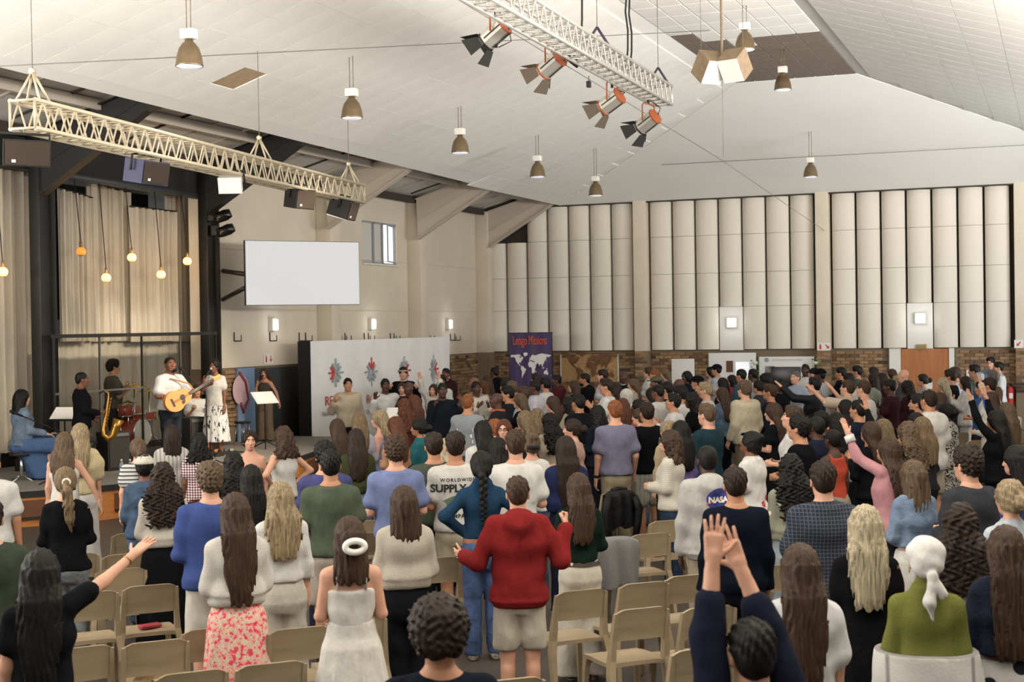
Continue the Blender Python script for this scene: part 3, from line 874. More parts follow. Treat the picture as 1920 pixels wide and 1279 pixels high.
# ---- garments
def cloth_fold(n, a, z0, z1):
    return lambda th, z: a * np.clip((z1 - z) / (z1 - z0), 0, 1) * (np.sin(n * th + .7) + .5 * np.sin((n * 1.6) * th + 2 + 3 * z))
def wrinkle(F, a, seed=0.0):
    F.warp_out(lambda x, y, z: a * .8 * np.maximum(0, np.sin(34 * x + 6 * z + 2 * np.sin(9 * z + seed)))  * np.clip((1.25 - z) / .3, 0, 1) + a * (np.sin(22 * z + 9 * x + seed + 2 * np.sin(7 * y + seed)) * np.sin(11 * x - 8 * z + seed) + .6 * np.sin(31 * z - 14 * np.abs(x) + 2 * seed)))
TOPS = {  # ease, sleeve: (fraction along the arm 0..2, radius at the shoulder, radius at the end), hem height, hem ease, neck height
 'tee': (.026, (.66, .076, .080), .90, .030, 1.475), 'ftee': (.022, (.55, .076, .074), .92, .016, 1.47), 'long': (.024, (1.93, .070, .045), .88, .020, 1.475),
 'sweat': (.036, (1.95, .082, .052), .86, .022, 1.48), 'cjacket': (.036, (1.95, .080, .055), 1.06, .036, 1.485), 'cblouse': (.030, (1.90, .080, .060), 1.02, .034, 1.475), 'fsweat': (.034, (1.95, .078, .056), 1.02, .030, 1.475), 'hood': (.040, (1.95, .086, .056), .82, .024, 1.48),
 'shirt': (.026, (1.93, .074, .046), .82, .034, 1.485), 'sshirt': (.034, (.78, .084, .092), .80, .040, 1.485), 'blouse': (.030, (1.90, .080, .062), .90, .030, 1.475),
 'puff': (.022, (.80, .085, .088), .95, .018, 1.47), 'elbow': (.03, (1.42, .080, .060), .84, .03, 1.475), 'tank': (.010, None, .93, .012, 1.44), 'strapless': (.012, None, 1.07, .012, 1.33), 'crop': (.016, (1.9, .072, .046), 1.0, .012, 1.49),
 'jacket': (.038, (1.95, .080, .055), .92, .034, 1.485), 'oversize': (.055, (1.80, .100, .066), .84, .035, 1.475), 'turtle': (.016, (1.94, .072, .048), 1.03, .012, 1.53), 'blazer': (.034, (1.95, .078, .052), .78, .045, 1.48),
}
def top_mesh(style, sex, pose, lod, seat=False):
    key = ('top', style, sex, pose, lod)
    if key in MESHES: return MESHES[key]
    h = (.0165, .024, .032)[lod]
    e, sl, hem, he, nk = TOPS[style]
    J = skeleton(sex, pose); lo, hi = bounds_arms(J, .15)
    F = Field(np.minimum(lo, (-.32, -.28, hem - .05)), np.maximum(hi, (.32, .28, 1.62)), h)
    prof = torso_profile(sex, e + .006 + .004 * lod, hem, nk - .012)
    prof = [(z, w + (he - e) * max(0, (1.05 - z) / .25), d + (he - e) * max(0, (1.05 - z) / .25), c) for z, w, d, c in prof]
    if style in ('sweat', 'fsweat', 'hood'):
        prof = [(z, w + .022 * math.exp(-((z - hem - .07) / .05) ** 2), d + .02 * math.exp(-((z - hem - .07) / .05) ** 2), c) for z, w, d, c in prof + [(hem + .035, prof[0][1], prof[0][2], prof[0][3]), (hem + .08, prof[0][1], prof[0][2], prof[0][3])]]
    F.stack(prof, .03, 2.4)
    g = .9 if sex == 'f' else 1.0
    for k in 'RL':
        sh, el, wr, f, pn, hp, sd = J[k]
        if sl is not None:
            fr, r0, r1 = sl; r0 *= g * .90; r1 *= g; r0 += .003 * lod; r1 += .004 * lod
            F.cone((sd * .05, -.02, 1.435), sh, .038 + e * .6, r0 * .88, .05)
            if fr <= 1: F.cone(sh, sh + (el - sh) * fr, r0, r1, .03)
            else:
                rm = (r0 + r1) / 2 * .98
                F.cone(sh, el, r0, rm, .03); F.cone(el, el + (wr - el) * (fr - 1), rm, r1, .02)
            if style == 'puff': F.ell(sh + (el - sh) * .42, (.10, .10, .13), .04)
        elif style == 'tank':
            F.cone((sd * .075, -.06, 1.36), (sd * .082, -.035, 1.455), .030, .022, .02); F.cone((sd * .082, -.035, 1.455), (sd * .075, .06, 1.36), .022, .026, .02)
    if style == 'hood':
        F.ell((0, -.105, 1.44), (.115, .070, .075), .04); F.ell((0, -.07, 1.50), (.095, .075, .04), .03); F.cone((0, -.14, 1.40), (0, -.15, 1.30), .055, .02, .04)
    if style in ('shirt', 'sshirt', 'jacket', 'blazer'):
        F.stack([(1.455, .078, .080, -.012), (1.505, .070, .074, -.012)], .015, 2.0)
    if style == 'turtle': F.cone((0, -.015, 1.46), (0, -.005, 1.545), .066 * g, .063 * g, .03)
    wrinkle(F, .0065, len(style))
    F.cut(lambda x, y, z: np.where(np.abs(x) < .30, hem - z, -1.0) if style not in ('none',) else -1 + 0 * x)
    me = np_mesh('top', [F.nets() + (0,)]); MESHES[key] = me
    return me
def bottom_mesh(style, sex, lod, hemz=None, wz=1.04):
    key = ('bot', style, sex, lod, hemz, wz)
    if key in MESHES: return MESHES[key]
    h = (.0175, .026, .034)[lod]
    F = Field((-.36, -.34, 0), (.36, .34, 1.07), h)
    if style in ('trousers', 'jeans', 'wide', 'shorts', 'slim'):
        F.stack(torso_profile(sex, .016, .775, wz), .03, 2.3)
        for sd in (-1, 1):
            a, b, c = leg_pts(sex, sd)
            if style == 'shorts':
                m = a + (b - a) * .80; F.cone(a, m + np.array((sd * .012, 0, 0)), .105, .098, .015)
                F.cut(lambda x, y, z: .50 - z + 0 * x)
            else:
                rk, ra = {'trousers': (.080, .075), 'jeans': (.072, .066), 'wide': (.098, .125), 'slim': (.070, .054)}[style]
                c = c + np.array((0, 0, -.02)); F.cone(a, b, .100, rk, .018); F.cone(b, c, rk, ra, .02); F.cone((b + c) / 2 + np.array((0, -.012, .08)), c, .058, ra, .03)
        if style != 'shorts': F.cut(lambda x, y, z: .05 - z + 0 * x)
        wrinkle(F, .004, 1.3)
    else:
        hz = hemz if hemz else {'skirt': .10, 'midi': .28, 'kneeskirt': .42, 'dress': .40, 'longdress': .12}[style]
        top = {'dress': 1.12, 'longdress': 1.10}.get(style, wz)
        fl = {'skirt': .26, 'midi': .26, 'kneeskirt': .23, 'dress': .29, 'longdress': .28}[style]
        w0 = .128 if sex == 'f' else .15
        prof = [(hz, fl, fl * .82, -.01), ((hz + .9) / 2, (fl + .19) / 2 + .005, (fl + .14) / 2 - .01, -.012), (.88, .202, .150, -.016), (.95, .192, .140, -.012), (1.02, .164, .120, 0), (max(top, 1.03), w0 + .018 + (.012 if top < 1.05 else 0), .112, .004)]
        F.stack(prof, .01, 2.1, cloth_fold(11, .055, hz, 1.02))
    me = np_mesh('bottom', [F.nets() + (0,)]); MESHES[key] = me
    return me
SHOE = None
def shoe_mesh():
    global SHOE
    if SHOE is None:
        F = Field((-.07, -.12, -.02), (.07, .22, .14), .011)
        F.cone((0, -.05, .045), (0, .12, .035), .046, .040, .02); F.cone((0, -.05, .07), (0, .0, .10), .042, .040, .02); F.ell((0, .13, .03), (.046, .06, .03), .02)
        F.cut(lambda x, y, z: .002 - z + 0 * x)
        v, q = F.nets(); c = v[q].mean(1)
        SHOE = np_mesh('shoe', [(v, q, (c[:, 2] < .022).astype(int))], 2)
    return SHOE
# ------------------------------------------------------------------ skin, hair and cloth
SKIN = {'l': ('#bf9079', '#a06055'), 'm': ('#a8785c', '#8c5246'), 't': ('#96674a', '#7a453a'), 'b': ('#6b4430', '#562f27'), 'd': ('#472c20', '#3a211b')}
HAIRC = {'k': '#17120f', 'db': '#33241b', 'br': '#513a2a', 'lb': '#705a44', 'bl': '#b09a78', 'pb': '#cbbb9c', 'gi': '#a05f34', 'gr': '#7b7268', 'au': '#6e4029', 'wh': '#cfc9c0', 'sb': '#8a7356'}
def skin_mat(k): return mat('skin_' + k, SKIN[k][0], .55, noise=.06, nscale=9, spec=.35)
def lip_mat(k): return mat('lips_' + k, SKIN[k][1], .45)
mat('eye_white', '#b3a99f', .3); mat('eye_dark', '#1a120d', .25)
def hair_mat(k):
    nm = 'hair_' + k
    if nm in MATS: return MATS[nm]
    m, N, L, b = nodes_of(nm, .58); b.inputs['Specular IOR Level'].default_value = .22
    c = tuple(x * .48 for x in srgb(HAIRC[k]))
    tc = N.new('ShaderNodeTexCoord'); mp = N.new('ShaderNodeMapping'); mp.inputs['Scale'].default_value = (75, 75, 5)
    n = N.new('ShaderNodeTexNoise'); n.inputs['Scale'].default_value = 1; n.inputs['Detail'].default_value = 4; n.inputs['Distortion'].default_value = .6
    L.new(tc.outputs['Object'], mp.inputs[0]); L.new(mp.outputs[0], n.inputs['Vector'])
    r = N.new('ShaderNodeValToRGB'); r.color_ramp.elements[0].position = .35; r.color_ramp.elements[1].position = .68
    r.color_ramp.elements[0].color = tuple(x * .55 for x in c) + (1,); r.color_ramp.elements[1].color = tuple(min(1, x * 1.5) for x in c) + (1,)
    L.new(n.outputs['Fac'], r.inputs[0]); L.new(r.outputs[0], b.inputs['Base Color'])
    bp = N.new('ShaderNodeBump'); bp.inputs['Strength'].default_value = .55; bp.inputs['Distance'].default_value = .008
    L.new(n.outputs['Fac'], bp.inputs['Height']); L.new(bp.outputs[0], b.inputs['Normal'])
    return m
def cloth(c, pat=''):
    """c: sRGB hex; pat: knit, denim, stripe, vstripe, gingham, floral, dots, check, print, lace, flowers"""
    nm = 'cloth_%s_%s' % (c.replace('#', ''), pat or 'plain')
    if nm in MATS: return MATS[nm]
    k = srgb(c); g_ = .3 * k[0] + .55 * k[1] + .15 * k[2]
    c = tuple((x * .84 + g_ * .16) * .68 for x in k)                # swatches greyed and darkened evenly to offset the strong lighting
    if pat == '': return mat(nm, c, .9, noise=.07, nscale=14, bump=.30, bscale=11, spec=.06, bdist=.05, stretch=(1.3, 1.3, .8))
    if pat == 'knit': return mat(nm, c, .95, noise=.10, nscale=120, bump=.5, bscale=150, spec=.06)
    if pat == 'denim': return mat(nm, tuple(x * .62 for x in c), .9, c2=tuple(min(1, x * 1.25) for x in c), nscale=7, bump=.45, bscale=14, spec=.08, bdist=.04)
    if pat == 'glossy': return mat(nm, c, .55, noise=.1, nscale=10, bump=.4, bscale=14, spec=.2, bdist=.03)
    m, N, L, b = nodes_of(nm, .9)
    tc = N.new('ShaderNodeTexCoord'); mp = N.new('ShaderNodeMapping'); L.new(tc.outputs['Object'], mp.inputs[0])
    def ramp(src, stops, interp='LINEAR'):
        r = N.new('ShaderNodeValToRGB'); r.color_ramp.interpolation = interp
        els = r.color_ramp.elements
        els[0].position, els[0].color = stops[0][0], col4(stops[0][1]); els[1].position, els[1].color = stops[-1][0], col4(stops[-1][1])
        for p, k in stops[1:-1]:
            e = els.new(p); e.color = col4(k)
        L.new(src, r.inputs[0]); return r.outputs[0]
    def wave(sc, axis):
        w = N.new('ShaderNodeTexWave'); w.bands_direction = axis; w.inputs['Scale'].default_value = sc; L.new(mp.outputs[0], w.inputs['Vector']); return w.outputs['Fac']
    if pat == 'stripe': out = ramp(wave(7.0, 'Z'), [(0, '#2b2f3c'), (.22, '#2b2f3c'), (.3, c), (1, c)])
    elif pat == 'vstripe': out = ramp(wave(6.5, 'X'), [(0, '#8b857c'), (.22, '#8b857c'), (.35, c), (1, c)])
    elif pat == 'gingham':
        m1 = N.new('ShaderNodeMath'); m1.operation = 'ADD'; L.new(wave(10, 'Z'), m1.inputs[0]); L.new(wave(10, 'X'), m1.inputs[1])
        m2 = N.new('ShaderNodeMath'); m2.operation = 'MULTIPLY'; L.new(m1.outputs[0], m2.inputs[0]); m2.inputs[1].default_value = .5
        out = ramp(m2.outputs[0], [(0, '#4a2d38'), (.4, c), (.75, '#d6c6c2'), (1, '#e0d6d0')])
    elif pat == 'check':
        m1 = N.new('ShaderNodeMath'); m1.operation = 'MAXIMUM'; L.new(wave(13, 'Z'), m1.inputs[0]); L.new(wave(13, 'X'), m1.inputs[1])
        out = ramp(m1.outputs[0], [(0, c), (.82, c), (1, '#454a55')])
    elif pat == 'plaid':
        m1 = N.new('ShaderNodeMath'); m1.operation = 'MAXIMUM'; L.new(wave(.95, 'Z'), m1.inputs[0]); L.new(wave(.7, 'X'), m1.inputs[1])
        out = ramp(m1.outputs[0], [(0, c), (.990, c), (.9975, '#8f8c88'), (1, '#7a7774')])
    elif pat == 'dots':
        mp.inputs['Rotation'].default_value = (.3, .5, .7)
        v = N.new('ShaderNodeTexVoronoi'); v.inputs['Scale'].default_value = 6.5; v.inputs['Randomness'].default_value = .3; L.new(mp.outputs[0], v.inputs['Vector'])
        out = ramp(v.outputs['Distance'], [(0, '#16151a'), (.27, '#16151a'), (.30, c), (1, c)])
    elif pat == 'floral':
        v = N.new('ShaderNodeTexVoronoi'); v.inputs['Scale'].default_value = 42; L.new(mp.outputs[0], v.inputs['Vector'])
        n = N.new('ShaderNodeTexNoise'); n.inputs['Scale'].default_value = 30; n.inputs['Detail'].default_value = 5; L.new(mp.outputs[0], n.inputs['Vector'])
        a = ramp(n.outputs['Fac'], [(0, '#b82f47'), (.40, '#d0455c'), (.47, '#e09a94'), (.53, c), (.60, '#cfc3a0'), (.68, '#d8707a'), (1, '#c23a50')])
        d = ramp(v.outputs['Distance'], [(0, '#b82a40'), (.18, '#c84a5a'), (.3, '#ffffff'), (1, '#ffffff')])
        mx = N.new('ShaderNodeMixRGB'); mx.blend_type = 'MULTIPLY'; mx.inputs[0].default_value = .7; L.new(a, mx.inputs[1]); L.new(d, mx.inputs[2]); out = mx.outputs[0]
    elif pat == 'print':
        n = N.new('ShaderNodeTexNoise'); n.inputs['Scale'].default_value = 22; n.inputs['Detail'].default_value = 2; n.inputs['Distortion'].default_value = 2.2; L.new(mp.outputs[0], n.inputs['Vector'])
        out = ramp(n.outputs['Fac'], [(0, '#1d1a19'), (.47, '#1d1a19'), (.5, c), (1, c)])
    elif pat == 'leaf':
        mp.inputs['Rotation'].default_value = (.0, .7, 0); mp.inputs['Scale'].default_value = (1, 1, .4)
        n = N.new('ShaderNodeTexNoise'); n.inputs['Scale'].default_value = 22; n.inputs['Detail'].default_value = 1; n.inputs['Distortion'].default_value = 1.0; L.new(mp.outputs[0], n.inputs['Vector'])
        out = ramp(n.outputs['Fac'], [(0, '#26262b'), (.38, '#26262b'), (.42, c), (1, c)])
    elif pat == 'flowers':
        v = N.new('ShaderNodeTexVoronoi'); v.inputs['Scale'].default_value = 9; L.new(mp.outputs[0], v.inputs['Vector'])
        out = ramp(v.outputs['Distance'], [(0, '#cfc8b6'), (.20, '#c8c2ae'), (.24, c), (1, c)])
    elif pat == 'lace':
        w = wave(16, 'Z'); out = ramp(w, [(0, tuple(x * .78 for x in c)), (.4, c), (1, c)])
    elif pat == 'varsity':
        out = c
    else: out = None
    if out is not None and not isinstance(out, (str, tuple)): L.new(out, b.inputs['Base Color'])
    n2 = N.new('ShaderNodeTexNoise'); n2.inputs['Scale'].default_value = 60; L.new(tc.outputs['Object'], n2.inputs['Vector'])
    bp = N.new('ShaderNodeBump'); bp.inputs['Strength'].default_value = .25; bp.inputs['Distance'].default_value = .01; L.new(n2.outputs['Fac'], bp.inputs['Height']); L.new(bp.outputs[0], b.inputs['Normal'])
    return m

def dress_up(o, m_list):
    for i, m in enumerate(m_list):
        o.material_slots[i].link = 'OBJECT'; o.material_slots[i].material = m
def spec(t):
    q = t.split(':'); return q[0], '#' + q[1] if len(q) > 1 else None, q[2] if len(q) > 2 else ''
TOPN = {'cjacket': 'jacket', 'cblouse': 'blouse', 'elbow': 'sweater', 'tee': 't_shirt', 'ftee': 't_shirt', 'long': 'long_sleeve_top', 'sweat': 'sweater', 'fsweat': 'sweater', 'hood': 'hoodie', 'shirt': 'shirt', 'sshirt': 'shirt', 'blouse': 'blouse', 'puff': 'blouse', 'tank': 'tank_top',
        'strapless': 'bodice', 'crop': 'top', 'jacket': 'jacket', 'oversize': 't_shirt', 'turtle': 'turtleneck', 'blazer': 'blazer'}
BOTN = {'trousers': 'trousers', 'jeans': 'jeans', 'wide': 'trousers', 'shorts': 'shorts', 'slim': 'trousers', 'skirt': 'skirt', 'midi': 'skirt', 'kneeskirt': 'skirt', 'dress': 'skirt', 'longdress': 'skirt'}
PEOPLE = []
def person(px, py, h, face, who, hair, top, bot, arms, label, base=0.0, s=None, pitch=0, yaw=0, group='people standing in the crowd', lod=None, seat=False, shoes=None, wx=1.0, pos=None):
    sex, skin = who[0], who[1]
    if pos is not None: p = Vector(pos)
    elif s: p = at_s(px, py, s); h = p.z - base
    else: p = on_z(px, py, base + h * 1.012)
    sc = h / 1.77
    loc = Vector((p.x, p.y, base))
    d = Vector((p.x, p.y, 0)).normalized(); a = math.atan2(d.y, d.x) + math.radians(face)
    spx = proj(p)[2]
    if lod is None: lod = 0 if spx > 205 else (1 if spx > 118 else 2)
    o = bpy.data.objects.new('person', body_mesh(sex, arms, lod, pitch, yaw, seat)); COL.objects.link(o)
    o.location = loc; o.rotation_euler = (0, 0, a - math.pi / 2); o.scale = (sc * wx, sc * wx, sc)
    hs, hc = hair.split(':')
    dress_up(o, [skin_mat(skin), lip_mat(skin), MATS['eye_white'], MATS['eye_dark'], hair_mat(hc)])
    tag(o, label, 'person', group)
    def child(name, me, ms):
        c = bpy.data.objects.new(name, me); COL.objects.link(c); c.parent = o; dress_up(c, ms); return c
    if hs != 'bald': child('hair', hair_mesh(hs, sex, lod, pitch, yaw), [hair_mat(hc)])
    ts, tcol, tp = spec(top)
    if ts != 'none': child(TOPN[ts], top_mesh(ts, sex, arms, lod), [cloth(tcol, tp)])
    bs, bcol, bp = spec(bot)
    if bs != 'none': child(BOTN[bs], bottom_mesh(bs, sex, lod, None, round(min(1.04, TOPS[ts][2] + .05), 2) if ts != 'none' and TOPS[ts][2] < .95 and bs in ('trousers', 'jeans', 'wide', 'shorts', 'slim') else 1.04), [cloth(bcol, bp)])
    shoes = shoes or ('#3d3833' if lod < 2 and not seat else None)
    if shoes:
        for sd in (-1, 1):
            q = child('shoe', shoe_mesh(), [cloth(shoes), mat('sole', '#d9d6cf', .7)]); q.location = (sd * .097, .02, 0)
    PEOPLE.append((o, label, spx))
    return o
def part(o, name, mb, m, loc=None, label=None):
    c = mb.build(name, m, o, loc)
    if label: c['label'] = label
    return c
# ------------------------------------------------------------------ stage, curtains and the wall behind it
mat('carpet', '#7d7870', .95, noise=.12, nscale=60, bump=.4, bscale=120)
mat('stage_wood', '#b9783c', .5, c2='#a3662f', nscale=3, stretch=(1, 1, 6))
mat('stage_edge', '#1d1b1a', .7)
mat('recess_wood', '#5d3a22', .6)
mat('curtain', '#aca292', .95, noise=.06, nscale=30, stretch=(1, 1, .1))
SP = [(-17.4, 13.2), (-15.4, 14.4), (-14.2, 15.7), (-13.2, 16.9), (-12.7, 18.4), (-12.5, 20.2), (-12.6, 22.0), (-13.0, 23.6), (-13.5, 25.0), (-14.1, 25.9), (-17.4, 25.9)]
SP = [(max(x, XL + .02) if y > 23.2 else x, y) for x, y in SP]
stage = empty('stage', (-14, 20, 0), 0, 'low curved stage with orange timber front and grey carpet', 'stage')
stage.location = (0, 0, 0)
MB().prism(SP, STG - .012, STG).build('carpet', 'carpet', stage)
MB().prism(SP, STG - .10, STG - .013).build('deck', 'stage_edge', stage)
for i in range(len(SP) - 2):
    a, b = Vector((*SP[i], 0)), Vector((*SP[i + 1], 0)); d = (b - a); c = (a + b) / 2
    ex = d.normalized(); n = Vector((ex.y, -ex.x, 0))
    if n.dot(Vector((0, 0, 0)) - c) < 0: n = -n
    R = frame3(ex, n, Vector((0, 0, 1))) if ex.cross(n).z > 0 else frame3(-ex, n, Vector((0, 0, 1)))
    f = MB().box(c - n * .06 + Vector((0, 0, .21)), (d.length - .02, .06, .42), R).build('front_panel', 'stage_wood', stage)
    MB().box(c - n * .02 + Vector((0, 0, .255)), (d.length * .42, .03, .24), R).build('recess', 'recess_wood', f)
    MB().box(c + n * .0 + Vector((0, 0, .125)), (d.length * .42, .06, .03), R).build('ledge', 'stage_edge', f)
    MB().box(c + n * .004 + ex * d.length * .36 + Vector((0, 0, .09)), (.12, .03, .10), R).build('socket_box', 'black_matt', f)
# back of the stage: black void, columns, cloth panels
XR_ = XL - 1.75
wall_stage = struct('wall_stage', MB().box((XR_ - .1, 17, 3.2), (.2, 14, 6.4)).box(((XL - .3 + XR_) / 2, YS + 1.6, 3.1), (XL - .3 - XR_, .2, 6.2)), 'black_soft')
for k, y in enumerate((YS + .12, YS - BAY)):
    o = struct('trim_%d' % (7 + k), MB().box((XL + .05, y, 3.0), (.20, .34, 6.0), ch=.01).box((XL + .18, y + .12, 3.0), (.08, .05, 6.0)), 'steel_black')
    o['label'] = ['black steel column at the right of the stage', 'black steel column left of the drum screen'][k]
lintel = struct('trim_9', MB().box((XL - .2, 17, 5.62), (.3, 14, .5)), 'black_soft')
def curtain(x0, x1, ytop0, ytop1, ybot, X, label, amp=.05, nf=9, seed=0):
    a, b = on_x(x0, ytop0, X), on_x(x1, ytop1, X); zb = on_x((x0 + x1) / 2, ybot, X).z
    n = 90; rows = []
    m = MB()
    for layer in (0, 1):
        rr = []
        for t in (0, .33, .66, 1):
            row = []
            for i in range(n + 1):
                u = i / n; y = a.y + (b.y - a.y) * u; zt = a.z + (b.z - a.z) * u
                w = amp * (math.sin(u * nf * 6.28 + seed) + .5 * math.sin(u * nf * 2.3 * 6.28 + 1 + seed) + .35 * math.sin(u * nf * 4.1 * 6.28)) * (1.0 - .25 * math.sin(t * 3))
                row.append((X + w - layer * .012, y, zt + (zb - zt) * t))
            rr.append(row)
        m.quadgrid(rr if layer == 0 else [list(reversed(r)) for r in rr])
    o = empty('stage_curtain', (0, 0, 0), 0, label, 'curtain')
    m.build('cloth', 'curtain', o)
    dd = Vector((0, b.y - a.y, b.z - a.z)); MB().cyl((X, a.y - .02, a.z + .01), (X, b.y + .02, b.z + .01), .018).build('batten', 'steel_black', o)
    return o
XC = XL - .62
curtain(-60, 72, 303, 316, 850, XL - .45, 'broad beige cloth panel left of the black stage column', .035, 7, 1)
curtain(108, 172, 353, 372, 640, XC + .16, 'short pleated beige cloth panel beside the left stage column', .045, 6, 2)
curtain(163, 243, 342, 362, 640, XC, 'tall beige cloth panel above the drummer', .05, 5, 3)
curtain(246, 330, 388, 398, 640, XC + .16, 'lower pleated beige cloth panel left of centre behind stage', .05, 7, 4)
curtain(311, 388, 365, 375, 640, XC, 'flat beige cloth panel next to the right stage column', .025, 3, 5)
curtain(105, 388, 600, 600, 850, XC - .12, 'beige backdrop cloth behind the drum kit', .03, 12, 6)
# steel beam above the curtains
m = MB(); pa, pb = on_x(75, 322, XL - .1), on_x(390, 370, XL - .1)
o = tag(m.cyl(pa, pb, .07).build('curtain_beam', mat('beam_grey', '#3a3c40', .5)), 'dark grey pipe beam running above the stage curtains', 'beam')

# pendant bulbs in front of the curtains
mat('bulb_glass', '#e0a860', .15, emit='#ffb45e', estr=6.0)
mat('bulb_glass_dim', '#8a5a28', .15, emit='#ff9d40', estr=1.2)
mat('cable', '#171412', .7)
mat('brass', '#8a7048', .45, metal=.3)
for i, (bx_, by_, lit, lab) in enumerate(((5, 510, 1, 'glowing globe bulb at the far left over the keyboard player'), (152, 472, 0, 'smoked globe bulb hanging highest beside left column'), (199, 521, 1, 'brightest globe bulb hanging lowest left of centre'), (247, 483, 1, 'amber globe bulb hanging between the cloth panels'),
                                (302, 515, 1, 'pale glowing globe bulb hanging low right of centre'), (351, 490, 1, 'globe bulb with mirrored base next to right column'))):
    X = XL + .05
    p = on_x(bx_, by_, X)
    o = empty('pendant_bulb', (p.x, p.y, p.z), 0, lab, 'lamp', 'globe bulbs over the stage')
    r = .078
    MB().lathe([(r * math.sin(math.pi * k / 10) + .001, -r * math.cos(math.pi * k / 10)) for k in range(11)], 18).build('globe', 'bulb_glass' if lit else 'bulb_glass_dim', o)
    MB().cyl((0, 0, r * .9), (0, 0, r * .9 + .1), .028, .022).build('socket', 'brass', o)
    MB().lathe([(r * .8, -r * .62), (r * .5, -r * .9), (.001, -r * 1.03)], 16).build('mirror_cap', 'brass', o)
    MB().cyl((0, 0, r + .08), (-.12, 0, 5.42 - p.z), .008, n=6).build('cable', 'cable', o)
    if lit:
        d = bpy.data.lights.new('bulb_light', 'POINT'); d.energy = 9; d.color = (1, .68, .36); d.shadow_soft_size = .10
        l = bpy.data.objects.new('bulb_light', d); COL.objects.link(l); l.parent = o; l.location = (.26, 0, 0)

# ------------------------------------------------------------------ trusses
mat('truss_cream', '#b5a890', .45, metal=.25, noise=.05)
mat('truss_grey', '#b5b1a8', .4, metal=.4)
mat('strap', '#3c3040', .8)
mat('steel_wire', '#6a655e', .5)
def truss(name, a, b, label, m, pitch=.30, w=.29, ends=True):
    a, b = Vector(a), Vector(b); d = b - a; L = d.length; ex = d.normalized(); ey = Vector((0, 0, 1)).cross(ex).normalized(); ez = ex.cross(ey)
    R = frame3(ex, ey, ez)
    o = empty(name, (a + b) / 2, 0, label, 'truss'); o.rotation_euler = R.to_euler()
    h = w / 2
    ch = MB().cyl((-L / 2, 0, 0), (L / 2, 0, 0), .025, n=10).mesh('chord')
    for sy in (-h, h):
        for sz in (-h, h): obj('chord', ch, m, o, (0, sy, sz))
    n = int(L / pitch); p = L / n
    dv = MB().cyl((-p / 2, 0, -h), (0, 0, h), .011, n=6, cap=False).cyl((0, 0, h), (p / 2, 0, -h), .011, n=6, cap=False).mesh('brace')
    dh = MB().cyl((-p / 2, -h, 0), (0, h, 0), .011, n=6, cap=False).cyl((0, h, 0), (p / 2, -h, 0), .011, n=6, cap=False).mesh('brace')
    for i in range(n):
        x = -L / 2 + (i + .5) * p
        obj('brace', dv, m, o, (x, -h, 0)); obj('brace', dv, m, o, (x, h, 0)); obj('brace', dh, m, o, (x, 0, -h)); obj('brace', dh, m, o, (x, 0, h))
    fr = MB()
    for sy in (-h, h): fr.cyl((0, sy, -h), (0, sy, h), .015, n=8)
    for sz in (-h, h): fr.cyl((0, -h, sz), (0, h, sz), .015, n=8)
    fm = fr.mesh('end_frame')
    for x in (-L / 2, L / 2): obj('end_frame', fm, m, o, (x, 0, 0))
    return o, R, L
TA, TB = Vector((-10.15, 11.3, 5.02)), Vector((-11.15, 21.4, 5.02))
TA = at_s(42, 218, 182); TB = at_s(668, 362, 111); TB.z = TA.z = (TA.z + TB.z) / 2
tr1, R1, L1 = truss('stage_truss', TA, TB, 'long cream box truss hung over the front of the stage', MATS['truss_cream'])
# A-frame hangers with wires
for i, (f, hy) in enumerate(((0.02, 0), (.60, 0), (.965, 0))):
    x = -L1 / 2 + L1 * f; h = .145
    hg = MB()
    for sx in (-.10, .10):
        for sy in (-h, h): hg.cyl((x + sx, sy, h), (x, 0, h + .33), .014, n=8)
    hg.cyl((x - .03, 0, h + .33), (x + .03, 0, h + .33), .03, n=8)
    hb = hg.build('hanger', 'truss_cream', tr1)
    pw = TA + (TB - TA) * f
    zc = CZ + (pw.x - CE) * math.tan(a_sl)
    MB().cyl((x, 0, h + .34), (x, 0, zc - TA.z), .006, n=6).build('wire', 'steel_wire', hb)
UB = on_z(1243, 180, 6.32); UA = on_z(940, 0, 6.32); UA = UA - (UB - UA) * .3
tr2, R2, L2 = truss('lighting_truss', UA, UB, 'grey box truss high under the ceiling carrying four lamps', MATS['truss_grey'])
for f in (.62, .97):
    x = -L2 / 2 + L2 * f; hb = MB().cyl((x - .09, .145, .145), (x, 0, .40), .018, n=6).cyl((x + .09, -.145, .145), (x, 0, .40), .018, n=6).build('strap', 'strap', tr2)
    MB().cyl((x, 0, .4), (x, 0, 1.72), .006, n=6).build('wire', 'steel_wire', hb)
for f, q in ((.80, .02), (.55, -.05), (.78, .0)):
    x = -L2 / 2 + L2 * f
    pts = [(x + q * math.sin(k), .02 * math.cos(k * 2), .1 + k * .27) for k in range(7)]
    MB().tube(pts, .014, 6).build('power_cable', 'cable', tr2)

